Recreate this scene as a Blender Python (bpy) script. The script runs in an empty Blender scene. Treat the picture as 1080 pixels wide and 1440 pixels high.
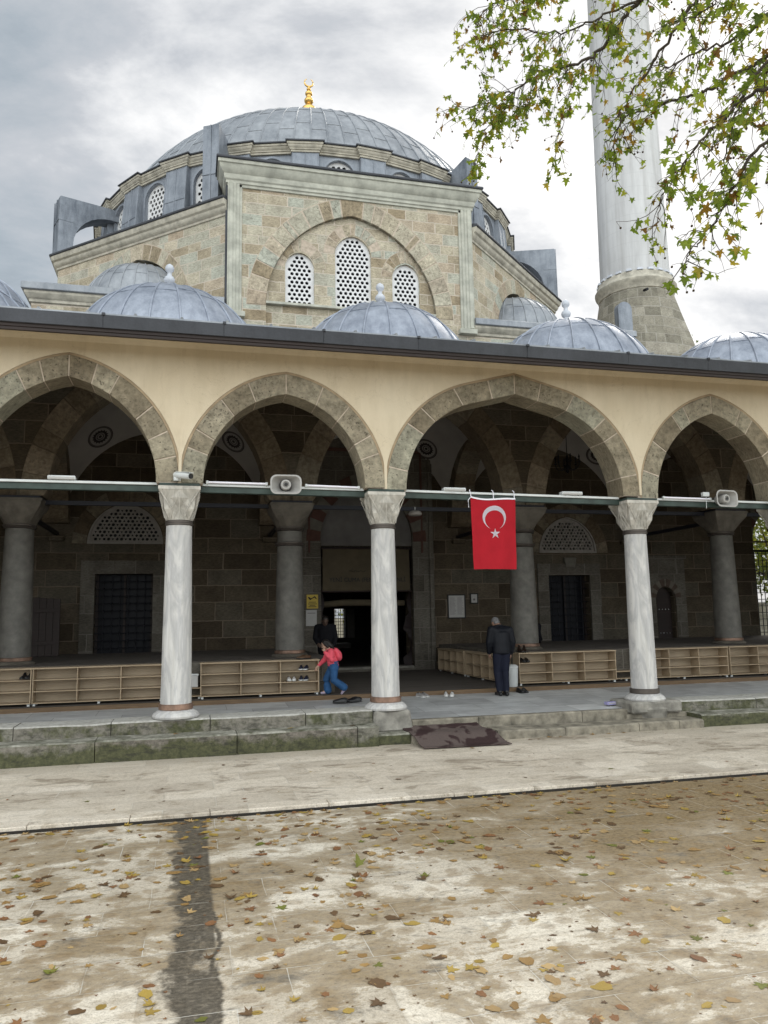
import bpy, bmesh, math, random
from mathutils import Vector, Matrix
R = math.radians
rnd = random.Random(7)
scn = bpy.context.scene
COL = scn.collection

# ------------------------------------------------------------------ camera
CAMR = ((0.96998961, -0.01574172, -0.24263026), (-0.24253030, -0.13363121, -0.96089632), (-0.01729761, 0.99090610, -0.13343872))
CAMP = Vector((0, 0, 2.08))
cam_d = bpy.data.cameras.new('camera')
cam_d.sensor_fit = 'VERTICAL'; cam_d.sensor_height = 36; cam_d.lens = 27
cam_d.clip_start = 0.05; cam_d.clip_end = 3000
cam = bpy.data.objects.new('camera', cam_d); COL.objects.link(cam)
m4 = Matrix(CAMR).to_4x4(); m4.translation = CAMP
cam.matrix_world = m4
scn.camera = cam

# ------------------------------------------------------------------ sky, sun, exposure
SUN_EL, SUN_AZ = R(38), R(40)            # azimuth from +Y towards +X: behind the mosque, to the right
sund = Vector((math.sin(SUN_AZ) * math.cos(SUN_EL), math.cos(SUN_AZ) * math.cos(SUN_EL), math.sin(SUN_EL)))
w = bpy.data.worlds.new('World'); scn.world = w; w.use_nodes = True
nt = w.node_tree; nt.nodes.clear()
def wn(t, **k):
    n = nt.nodes.new(t)
    for a, b in k.items(): setattr(n, a, b)
    return n
wl = nt.links.new
out = wn('ShaderNodeOutputWorld')
sky = wn('ShaderNodeTexSky', sky_type='NISHITA', sun_disc=False, sun_elevation=SUN_EL, sun_rotation=SUN_AZ)
bg1 = wn('ShaderNodeBackground'); bg1.inputs[1].default_value = 0.10
wl(sky.outputs[0], bg1.inputs[0])
tc = wn('ShaderNodeTexCoord')
nrm = wn('ShaderNodeVectorMath', operation='NORMALIZE'); wl(tc.outputs['Generated'], nrm.inputs[0])
sep = wn('ShaderNodeSeparateXYZ'); wl(nrm.outputs[0], sep.inputs[0])
addz = wn('ShaderNodeMath', operation='ADD'); addz.inputs[1].default_value = 0.38; wl(sep.outputs[2], addz.inputs[0])
mx = wn('ShaderNodeMath', operation='MAXIMUM'); mx.inputs[1].default_value = 0.05; wl(addz.outputs[0], mx.inputs[0])
dx = wn('ShaderNodeMath', operation='DIVIDE'); wl(sep.outputs[0], dx.inputs[0]); wl(mx.outputs[0], dx.inputs[1])
dy = wn('ShaderNodeMath', operation='DIVIDE'); wl(sep.outputs[1], dy.inputs[0]); wl(mx.outputs[0], dy.inputs[1])
cmb = wn('ShaderNodeCombineXYZ'); wl(dx.outputs[0], cmb.inputs[0]); wl(dy.outputs[0], cmb.inputs[1])
ns = wn('ShaderNodeTexNoise'); ns.inputs['Scale'].default_value = 2.5; ns.inputs['Detail'].default_value = 9; ns.inputs['Roughness'].default_value = 0.60; ns.inputs['Distortion'].default_value = 0.22
mp = wn('ShaderNodeMapping'); mp.inputs['Location'].default_value = (3.1, 1.7, 0.4); mp.inputs['Rotation'].default_value = (0, 0, R(35)); mp.inputs['Scale'].default_value = (1.0, 1.7, 1)
wl(cmb.outputs[0], mp.inputs[0]); wl(mp.outputs[0], ns.inputs['Vector'])
# brightness towards the hidden sun
dot = wn('ShaderNodeVectorMath', operation='DOT_PRODUCT'); wl(nrm.outputs[0], dot.inputs[0]); dot.inputs[1].default_value = sund
gl = wn('ShaderNodeMapRange'); gl.inputs[1].default_value = 0.76; gl.inputs[2].default_value = 1.0; gl.inputs[3].default_value = -0.07; gl.inputs[4].default_value = 0.26; wl(dot.outputs['Value'], gl.inputs[0])
ad = wn('ShaderNodeMath', operation='ADD'); wl(ns.outputs[0], ad.inputs[0]); wl(gl.outputs[0], ad.inputs[1])
cr = wn('ShaderNodeValToRGB')
e = cr.color_ramp.elements
e[0].position = 0.22; e[0].color = (0.17, 0.205, 0.235, 1)
e[1].position = 0.80; e[1].color = (0.84, 0.83, 0.81, 1)
a = e.new(0.40); a.color = (0.29, 0.325, 0.355, 1)
a = e.new(0.55); a.color = (0.40, 0.415, 0.435, 1)
wl(ad.outputs[0], cr.inputs[0])
# unseen sky overhead and behind the camera, boosted as added light on the facade
bk = wn('ShaderNodeMapRange'); bk.inputs[1].default_value = 0.25; bk.inputs[2].default_value = -0.5; bk.inputs[3].default_value = 1.0; bk.inputs[4].default_value = 4.4; wl(sep.outputs[1], bk.inputs[0])
tf = wn('ShaderNodeMapRange'); tf.inputs[1].default_value = 0.45; tf.inputs[2].default_value = -0.3; tf.inputs[3].default_value = 0.0; tf.inputs[4].default_value = 1.0; wl(sep.outputs[1], tf.inputs[0])
tm = wn('ShaderNodeMix', data_type='RGBA', blend_type='MULTIPLY'); wl(tf.outputs[0], tm.inputs[0]); wl(cr.outputs[0], tm.inputs[6]); tm.inputs[7].default_value = (1.045, 1.0, 0.925, 1)   # warm tint added to the unseen rear sky to warm its light
bg2 = wn('ShaderNodeBackground'); wl(tm.outputs[2], bg2.inputs[0]); wl(bk.outputs[0], bg2.inputs[1])
ms = wn('ShaderNodeMixShader'); ms.inputs[0].default_value = 0.94
wl(bg1.outputs[0], ms.inputs[1]); wl(bg2.outputs[0], ms.inputs[2]); wl(ms.outputs[0], out.inputs[0])

sl = bpy.data.lights.new('sun', 'SUN'); sl.energy = 1.2; sl.angle = R(18); sl.color = (1, 0.95, 0.87)
so = bpy.data.objects.new('sun', sl); COL.objects.link(so)
so.rotation_euler = sund.to_track_quat('Z', 'Y').to_euler()
so.location = (30, 40, 60)
vs = scn.view_settings
vs.view_transform = 'Standard'; vs.look = 'None'; vs.exposure = 0.60; vs.gamma = 1.0

# ------------------------------------------------------------------ node helpers and materials
class NT:
    def __init__(s, name):
        s.m = bpy.data.materials.new(name); s.m.use_nodes = True
        s.t = s.m.node_tree; s.t.nodes.clear()
        s.out = s.t.nodes.new('ShaderNodeOutputMaterial')
        s.b = s.t.nodes.new('ShaderNodeBsdfPrincipled')
        s.l(s.b.outputs[0], s.out.inputs[0])
    def l(s, a, b): s.t.links.new(a, b)
    def n(s, t, ins=None, **k):
        n = s.t.nodes.new('ShaderNode' + t)
        for a, b in k.items(): setattr(n, a, b)
        if ins:
            for a, b in ins.items():
                if hasattr(b, 'is_output'): s.l(b, n.inputs[a])
                else: n.inputs[a].default_value = b
        return n
    def co(s, kind='Object'): return s.n('TexCoord').outputs[kind]
    def map(s, v, scale=(1, 1, 1), loc=(0, 0, 0), rot=(0, 0, 0)):
        return s.n('Mapping', {'Vector': v, 'Scale': scale, 'Location': loc, 'Rotation': rot}).outputs[0]
    def noise(s, v, scale=5, detail=4, rough=0.55, dist=0.0, dim='3D'):
        return s.n('TexNoise', {'Vector': v, 'Scale': scale, 'Detail': detail, 'Roughness': rough, 'Distortion': dist}, noise_dimensions=dim).outputs[0]
    def ramp(s, f, stops, interp='LINEAR'):
        r = s.n('ValToRGB', {'Fac': f}); r.color_ramp.interpolation = interp
        el = r.color_ramp.elements
        while len(el) > 1: el.remove(el[-1])
        for i, (p, c) in enumerate(stops):
            if not isinstance(c, (tuple, list)): c = (c, c, c)
            x = el[0] if i == 0 else el.new(p)
            x.position = p; x.color = (*c[:3], 1)
        return r.outputs[0]
    def mix(s, f, a, b, mode='MIX'):
        n = s.n('Mix', data_type='RGBA', blend_type=mode)
        for i, v in ((0, f), (6, a), (7, b)):
            if hasattr(v, 'is_output'): s.l(v, n.inputs[i])
            else: n.inputs[i].default_value = v if i == 0 else (*v[:3], 1)
        return n.outputs[2]
    def math(s, op, a, b=0.0, clamp=False):
        n = s.n('Math', operation=op, use_clamp=clamp)
        for i, v in ((0, a), (1, b)):
            if hasattr(v, 'is_output'): s.l(v, n.inputs[i])
            else: n.inputs[i].default_value = v
        return n.outputs[0]
    def bump(s, h, strength=0.3, dist=0.02):
        b = s.n('Bump', {'Height': h, 'Strength': strength, 'Distance': dist}); s.l(b.outputs[0], s.b.inputs['Normal'])
    def set(s, **k):
        for a, v in k.items():
            i = s.b.inputs[{'col': 'Base Color', 'rough': 'Roughness', 'metal': 'Metallic', 'spec': 'Specular IOR Level'}.get(a, a)]
            if hasattr(v, 'is_output'): s.l(v, i)
            else: i.default_value = (*v, 1) if isinstance(v, tuple) else v

def simple(name, col, rough=0.6, metal=0.0, var=0.18, scale=6.0, bump=0.15, bscale=40.0, spec=0.4, stretch=(1, 1, 1)):
    t = NT(name); v = t.map(t.co(), stretch)
    f = t.noise(v, scale, 5, 0.6)
    lo = tuple(max(0, c * (1 - var * 1.6)) for c in col); hi = tuple(min(1, c * (1 + var)) for c in col)
    t.set(col=t.ramp(f, [(0.28, lo), (0.72, hi)]), rough=rough, metal=metal, spec=spec)
    if bump: t.bump(t.noise(v, bscale, 4, 0.6), bump, 0.01)
    return t.m

PAL_OUT = [(0.0, (0.31, 0.255, 0.18)), (0.2, (0.41, 0.365, 0.285)), (0.42, (0.49, 0.45, 0.365)), (0.6, (0.43, 0.415, 0.35)), (0.74, (0.43, 0.455, 0.41)), (0.88, (0.42, 0.35, 0.275)), (1.0, (0.53, 0.485, 0.395))]
PAL_IN = [(0.0, (0.052, 0.040, 0.028)), (0.3, (0.080, 0.064, 0.046)), (0.6, (0.100, 0.084, 0.063)), (0.85, (0.098, 0.089, 0.073)), (1.0, (0.124, 0.100, 0.075))]  # porch stone, with the interior shade darkened into its colours
PAL_RING = [(0.0, (0.20, 0.17, 0.125)), (0.35, (0.265, 0.235, 0.18)), (0.7, (0.31, 0.28, 0.22)), (1.0, (0.28, 0.275, 0.225))]
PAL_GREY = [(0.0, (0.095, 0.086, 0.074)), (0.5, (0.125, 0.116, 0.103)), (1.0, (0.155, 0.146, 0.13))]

def masonry(name, pal, mortar, bw=0.85, rh=0.44, island=False, pit=0.8, warp=1.0):
    t = NT(name)
    if island:
        rv = t.n('NewGeometry').outputs['Random Per Island']; v3 = t.co(); fac = None
    else:
        uv = t.co('UV'); sp = t.n('SeparateXYZ', {0: uv})
        wv = t.noise(t.n('CombineXYZ', {1: sp.outputs[1]}).outputs[0], 0.9, 1)
        v2 = t.math('ADD', sp.outputs[1], t.math('MULTIPLY', wv, 0.5 * warp))
        row = t.math('FLOOR', t.math('DIVIDE', v2, rh))
        wu = t.noise(t.n('CombineXYZ', {0: t.math('MULTIPLY', sp.outputs[0], 0.75), 1: t.math('MULTIPLY', row, 5.37)}).outputs[0], 1.0, 1)
        u2 = t.math('ADD', sp.outputs[0], t.math('MULTIPLY', wu, 1.1 * warp))
        wob = t.math('MULTIPLY', t.math('SUBTRACT', t.noise(uv, 5, 3), 0.5), 0.035)
        bv = t.n('CombineXYZ', {0: t.math('ADD', u2, wob), 1: t.math('ADD', v2, wob)}).outputs[0]
        br = t.n('TexBrick', {'Vector': bv, 'Color1': (0, 0, 0, 1), 'Color2': (1, 1, 1, 1), 'Mortar': (0.5, 0.5, 0.5, 1), 'Scale': 1.0,
                              'Mortar Size': 0.013, 'Mortar Smooth': 0.25, 'Brick Width': bw, 'Row Height': rh}, offset=0.43, offset_frequency=2, squash=1.0)
        rv = t.n('SeparateColor', {0: br.outputs[0]}).outputs[0]; fac = br.outputs[1]; v3 = uv
    col = t.ramp(rv, pal)
    big = t.noise(v3, 2.3, 6, 0.65)
    fine = t.noise(t.map(v3, (1, 3.2, 1)), 11, 6, 0.7)
    col = t.mix(1.0, col, t.ramp(big, [(0.25, (0.66, 0.63, 0.60)), (0.75, (1.25, 1.24, 1.2))]), 'MULTIPLY')
    col = t.mix(1.0, col, t.ramp(fine, [(0.30, (0.56, 0.55, 0.53)), (0.5, (0.98, 0.98, 0.97)), (0.68, (1.32, 1.3, 1.28))]), 'MULTIPLY')
    pz = t.noise(t.map(v3, (1, 1.4, 1)), 27, 3, 0.62)
    pm = t.noise(v3, 1.7, 2)
    pits = t.ramp(t.math('ADD', pz, t.math('MULTIPLY', pm, 0.2)), [(0.425, 1.0), (0.475, 0.0)])
    col = t.mix(t.math('MULTIPLY', pits, pit), col, (0.055, 0.046, 0.036))
    h = t.math('SUBTRACT', t.math('ADD', t.math('MULTIPLY', big, 0.5), t.math('MULTIPLY', fine, 0.5)), t.math('MULTIPLY', pits, 0.7))
    if fac is not None:
        mc = t.mix(t.noise(v3, 9, 3), tuple(c * 0.75 for c in mortar), tuple(c * 1.2 for c in mortar))
        col = t.mix(fac, col, mc)
        h = t.math('SUBTRACT', h, t.math('MULTIPLY', fac, 0.55))
    t.set(col=col, rough=0.9, spec=0.2); t.bump(h, 0.55, 0.025)
    return t.m

M = {}
M['ashlar'] = masonry('outer_ashlar', PAL_OUT, (0.56, 0.49, 0.41), bw=0.66, rh=0.335)
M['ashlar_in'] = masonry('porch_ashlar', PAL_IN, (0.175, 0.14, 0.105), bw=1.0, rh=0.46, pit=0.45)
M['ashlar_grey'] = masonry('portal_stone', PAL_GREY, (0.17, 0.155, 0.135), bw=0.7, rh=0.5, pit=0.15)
M['ring'] = masonry('arch_stone', PAL_RING, (0.3, 0.26, 0.2), island=True)
M['ring_hall'] = masonry('hall_arch_stone', [(p, tuple(x * .92 for x in c)) for p, c in PAL_OUT], (0.3, 0.26, 0.2), island=True)
M['ring_in'] = masonry('porch_arch_stone', [(p, tuple(x * 1.9 for x in c)) for p, c in PAL_IN], (0.20, 0.16, 0.12), island=True, pit=0.4)  # porch stone lightened to stand in for light bounced off the ground
M['cone'] = masonry('minaret_base_stone', [(0, (0.2, 0.19, 0.16)), (0.5, (0.29, 0.275, 0.235)), (1, (0.36, 0.34, 0.3))], (0.36, 0.34, 0.3), bw=0.8, rh=0.42)
M['mortar'] = simple('lime_mortar', (0.50, 0.42, 0.34), 0.9, scale=9, bump=0.3, spec=0.2)
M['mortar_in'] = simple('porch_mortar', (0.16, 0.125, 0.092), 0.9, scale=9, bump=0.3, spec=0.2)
M['mould'] = simple('pale_moulding_stone', (0.46, 0.46, 0.40), 0.8, var=0.2, scale=3, bump=0.25, bscale=30, spec=0.25)
M['cornice'] = simple('drum_cornice_stone', (0.47, 0.44, 0.37), 0.8, var=0.25, scale=4, bump=0.3, bscale=25, spec=0.25)
M['white_stucco'] = simple('white_stucco_lattice', (0.70, 0.70, 0.71), 0.7, var=0.08, scale=5, bump=0.1, spec=0.3)
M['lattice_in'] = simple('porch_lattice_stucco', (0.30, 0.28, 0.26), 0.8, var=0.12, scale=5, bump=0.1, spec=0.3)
M['vault'] = simple('vault_whitewash', (0.40, 0.375, 0.36), 0.85, var=0.1, scale=1.5, bump=0.1, spec=0.2)
M['paint_dark'] = simple('painted_ornament', (0.045, 0.035, 0.035), 0.8, bump=0)
M['paint_grey'] = simple('painted_ornament_light', (0.13, 0.115, 0.11), 0.8, bump=0)
M['red_stone'] = simple('red_voussoir_stone', (0.095, 0.046, 0.036), 0.85, scale=5, bump=0.3)
M['pale_stone'] = simple('pale_voussoir_stone', (0.145, 0.135, 0.115), 0.85, scale=5, bump=0.3)
M['wood_dark'] = simple('dark_brown_wood', (0.026, 0.016, 0.014), 0.6, scale=3, bump=0.2, stretch=(0.3, 6, 6))
M['ceiling_wood'] = simple('ceiling_boards', (0.06, 0.043, 0.032), 0.75, scale=3, stretch=(6, 0.4, 1), bump=0.2)
M['iron'] = simple('black_iron', (0.012, 0.013, 0.018), 0.5, metal=0.3, bump=0.1)
M['tie_iron'] = simple('dark_tie_iron', (0.011, 0.012, 0.02), 0.55, bump=0.1)
M['green_paint'] = simple('dark_green_paint', (0.035, 0.055, 0.047), 0.5, var=0.3, scale=4, bump=0.15)
M['white_plastic'] = simple('white_plastic', (0.60, 0.62, 0.62), 0.4, var=0.06, bump=0)
M['grey_plastic'] = simple('grey_speaker_plastic', (0.36, 0.35, 0.335), 0.45, var=0.08, bump=0)
M['dark_plastic'] = simple('dark_plastic', (0.05, 0.05, 0.05), 0.5, bump=0)
M['glass_dark'] = simple('dark_pane', (0.008, 0.009, 0.014), 0.35, bump=0, spec=0.12)
M['gold'] = simple('gilded_copper', (0.78, 0.50, 0.16), 0.3, metal=0.9, var=0.12, bump=0.05)
M['finial_lead'] = simple('pale_finial_marble', (0.52, 0.545, 0.60), 0.45, var=0.1, bump=0.05)
M['bronze'] = simple('bronze_collar', (0.10, 0.085, 0.075), 0.5, metal=0.4, bump=0.2)
M['copper'] = simple('copper_collar', (0.27, 0.17, 0.125), 0.45, metal=0.45, var=0.35, scale=5, bump=0.2)
M['mat_brown'] = simple('brown_carpet', (0.085, 0.058, 0.052), 0.95, bump=0.5, bscale=120, spec=0.1)
M['paper'] = simple('white_paper', (0.42, 0.41, 0.40), 0.6, var=0.06, bump=0)
M['ink'] = simple('faint_ink', (0.16, 0.15, 0.15), 0.8, bump=0)
M['yellow'] = simple('yellow_sign', (0.50, 0.36, 0.045), 0.5, var=0.08, bump=0)
M['black'] = simple('black_print', (0.015, 0.015, 0.015), 0.6, bump=0)
M['canvas'] = simple('beige_canvas', (0.085, 0.067, 0.041), 0.85, var=0.15, scale=2, bump=0.2)
M['curtain'] = simple('dark_leather_curtain', (0.022, 0.014, 0.014), 0.6, scale=3, bump=0.2)
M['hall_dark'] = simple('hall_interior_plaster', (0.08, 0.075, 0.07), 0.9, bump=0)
M['red_flag'] = None

def fabric(name, col, rough=0.85, trans=0.0, fold=0.4, fscale=9, var=0.2):
    t = NT(name); v = t.co()
    f = t.noise(v, 4, 4)
    t.set(col=t.ramp(f, [(0.3, tuple(c * (1 - var) for c in col)), (0.7, tuple(min(1, c * (1 + var)) for c in col))]), rough=rough, spec=0.2)
    weave = t.noise(v, 220, 2); fo = t.noise(t.map(v, (1, 1, 0.55)), fscale, 4, 0.6)
    t.bump(t.math('ADD', t.math('MULTIPLY', weave, 0.1), fo), fold, 0.03)
    return t.m
M['red_flag'] = fabric('red_flag_cloth', (0.35, 0.010, 0.019), fold=0.12, fscale=5, var=0.08)
M['white_cloth'] = fabric('white_flag_cloth', (0.80, 0.78, 0.85), fold=0.05, var=0.04)

# cream render of the arcade wall, streaked and slightly uneven
t = NT('cream_render'); v = t.co()
a = t.noise(v, 0.9, 5, 0.6); b_ = t.noise(t.map(v, (1, 1, 0.18)), 5, 5, 0.65)
c_ = t.mix(1.0, t.ramp(a, [(0.3, (0.58, 0.49, 0.355)), (0.7, (0.65, 0.565, 0.43))]), t.ramp(b_, [(0.3, (0.93, 0.925, 0.91)), (0.65, (1.03, 1.03, 1.03))]), 'MULTIPLY')
pt = t.noise(t.map(v, (1, 1, 1), (3, 0, 9)), 1.7, 6, 0.7, 0.8)
c_ = t.mix(t.ramp(pt, [(0.56, 0.0), (0.66, 0.28)]), c_, (0.66, 0.565, 0.43))
c_ = t.mix(t.ramp(t.noise(t.map(v, (1, 1, 0.30), (7, 0, 2)), 3.1, 6, 0.7), [(0.58, 0.0), (0.72, 0.30)]), c_, (0.36, 0.28, 0.19))
hl = t.math('ABSOLUTE', t.math('SUBTRACT', t.noise(t.map(v, (1, 1, 1), (1, 4, 6)), 1.1, 7, 0.62, 0.6), 0.5))
c_ = t.mix(t.math('MULTIPLY', t.ramp(hl, [(0.0, 1.0), (0.0035, 0.0)]), 0.30), c_, (0.30, 0.23, 0.15))
t.set(col=c_, rough=0.85, spec=0.2); t.bump(t.math('ADD', t.noise(v, 60, 4), t.math('MULTIPLY', pt, 1.5)), 0.22, 0.010); M['cream'] = t.m
M['ring_border'] = simple('arch_border_render', (0.36, 0.275, 0.18), 0.9, scale=4, bump=0.3)

# lead sheet
def lead(name, lo, hi, rough=0.5):
    t = NT(name); v = t.co()
    a = t.noise(v, 0.8, 6, 0.65); b = t.noise(t.map(v, (1, 1, 0.22)), 4.5, 6, 0.7); c = t.noise(v, 26, 4, 0.7)
    f = t.math('ADD', t.math('ADD', t.math('MULTIPLY', a, 0.45), t.math('MULTIPLY', b, 0.42)), t.math('MULTIPLY', c, 0.14))
    t.set(col=t.ramp(f, [(0.36, lo), (0.52, tuple((x + y) / 2 for x, y in zip(lo, hi))), (0.68, hi)]), metal=0.35, rough=t.ramp(b, [(0.3, rough - 0.08), (0.7, rough + 0.15)]))
    t.bump(t.math('ADD', a, t.math('MULTIPLY', c, 0.25)), 0.35, 0.03); return t.m
M['lead'] = lead('lead_sheet', (0.15, 0.165, 0.19), (0.41, 0.43, 0.46), 0.48)
M['lead_porch'] = lead('porch_dome_lead', (0.125, 0.145, 0.19), (0.42, 0.455, 0.53), 0.45)
M['lead_dark'] = lead('dark_lead_edge', (0.03, 0.032, 0.038), (0.085, 0.09, 0.105), 0.6)
M['lead_pier'] = lead('pier_lead', (0.075, 0.09, 0.115), (0.36, 0.39, 0.44), 0.5)

# marble of the shafts
def marble(name, base, vein, stretch):
    t = NT(name); v = t.map(t.co(), stretch)
    n1 = t.noise(v, 2.6, 6, 0.6, 1.2); n2 = t.noise(t.map(v, (3, 3, 0.6)), 3.5, 5, 0.7, 0.5)
    c = t.mix(t.ramp(n1, [(0.40, 0.0), (0.50, 0.7), (0.60, 0.0)]), base, vein)
    c = t.mix(1.0, c, t.ramp(n2, [(0.25, (0.74, 0.72, 0.69)), (0.7, (1.06, 1.05, 1.04))]), 'MULTIPLY')
    spots = t.ramp(t.noise(t.co(), 20, 3), [(0.24, 1.0), (0.30, 0.0)])
    c = t.mix(t.math('MULTIPLY', spots, 0.6), c, (0.15, 0.14, 0.13))
    t.set(col=c, rough=0.55, spec=0.35); t.bump(n2, 0.12, 0.01); return t.m
M['marble'] = marble('grey_white_marble', (0.58, 0.575, 0.565), (0.37, 0.37, 0.385), (1, 1, 0.3))
M['marble_cap'] = marble('capital_marble', (0.57, 0.545, 0.50), (0.34, 0.33, 0.30), (1, 1, 0.7))
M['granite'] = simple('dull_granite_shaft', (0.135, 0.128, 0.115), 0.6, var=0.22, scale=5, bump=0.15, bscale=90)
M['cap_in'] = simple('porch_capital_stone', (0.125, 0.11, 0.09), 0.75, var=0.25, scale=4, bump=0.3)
M['minaret'] = None
t = NT('minaret_limestone'); v = t.co()
n1 = t.noise(t.map(v, (1, 1, 0.25)), 1.2, 6, 0.65); sp = t.n('SeparateXYZ', {0: v})
rowz = t.math('FRACT', t.math('DIVIDE', sp.outputs[2], 0.62)); jl = t.ramp(rowz, [(0.0, 1.0), (0.02, 0.0), (0.985, 0.0), (1.0, 1.0)])
c = t.ramp(n1, [(0.3, (0.47, 0.47, 0.475)), (0.7, (0.64, 0.64, 0.645))])
st_ = t.noise(t.map(v, (2.2, 2.2, 0.09)), 1.6, 6, 0.7)
c = t.mix(1.0, c, t.ramp(st_, [(0.30, (0.80, 0.79, 0.78)), (0.55, (1.0, 1.0, 1.0)), (0.7, (1.05, 1.05, 1.05))]), 'MULTIPLY')
c = t.mix(t.math('MULTIPLY', jl, 0.35), c, (0.34, 0.34, 0.345))
t.set(col=c, rough=0.75, spec=0.25); t.bump(t.math('SUBTRACT', n1, t.math('MULTIPLY', jl, 0.4)), 0.2, 0.03); M['minaret'] = t.m

# mossy kerb blocks: pale worn tread, green and black grown faces
t = NT('mossy_kerb_stone'); v = t.co(); g = t.n('NewGeometry')
nz = t.n('SeparateXYZ', {0: g.outputs['Normal']}).outputs[2]
top = t.ramp(nz, [(0.45, 0.0), (0.8, 1.0)])
n1 = t.noise(v, 3.2, 6, 0.7); n2 = t.noise(v, 14, 5, 0.7); n3 = t.noise(t.map(v, (1, 1, 1), (7, 3, 1)), 1.6, 4, 0.6)
stone = t.mix(1.0, t.ramp(g.outputs['Random Per Island'], [(0, (0.15, 0.142, 0.12)), (0.8, (0.21, 0.198, 0.17)), (1, (0.165, 0.142, 0.125))]), t.ramp(n2, [(0.3, (0.55, 0.55, 0.53)), (0.7, (1.25, 1.25, 1.22))]), 'MULTIPLY')
pz = t.n('SeparateXYZ', {0: v}).outputs[2]
low = t.ramp(pz, [(0.02, 0.22), (0.26, 0.0)])
moss = t.ramp(t.math('ADD', t.math('ADD', t.math('MULTIPLY', n1, 0.62), t.math('MULTIPLY', n3, 0.42)), low), [(0.49, 0.0), (0.60, 1.0)])
face = t.mix(t.math('MULTIPLY', moss, 0.85), stone, t.ramp(n2, [(0.3, (0.025, 0.029, 0.012)), (0.7, (0.088, 0.092, 0.036))]))
blk = t.ramp(t.noise(t.map(v, (1, 1, 3)), 4.5, 5, 0.7), [(0.52, 0.0), (0.66, 1.0)])
face = t.mix(t.math('MULTIPLY', blk, 0.75), face, (0.035, 0.034, 0.026))
hi_ = t.ramp(pz, [(0.33, 0.0), (0.37, 1.0)])
tread = t.mix(1.0, t.mix(hi_, t.ramp(n1, [(0.35, (0.07, 0.072, 0.045)), (0.62, (0.34, 0.33, 0.29))]), t.ramp(n1, [(0.3, (0.36, 0.35, 0.325)), (0.7, (0.50, 0.49, 0.465))])), t.ramp(n2, [(0.28, (0.62, 0.60, 0.57)), (0.6, (1.08, 1.08, 1.07))]), 'MULTIPLY')
t.set(col=t.mix(top, face, tread), rough=0.85, spec=0.25); t.bump(t.math('ADD', n1, t.math('MULTIPLY', n2, 0.6)), 0.5, 0.03); M['kerb'] = t.m
M['plinth'] = simple('plinth_stone', (0.27, 0.255, 0.225), 0.85, var=0.35, scale=4, bump=0.5, bscale=20, spec=0.25)
M['step_edge'] = simple('worn_step_stone', (0.25, 0.225, 0.18), 0.9, var=0.4, scale=5, bump=0.5, bscale=18, spec=0.2)

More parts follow.
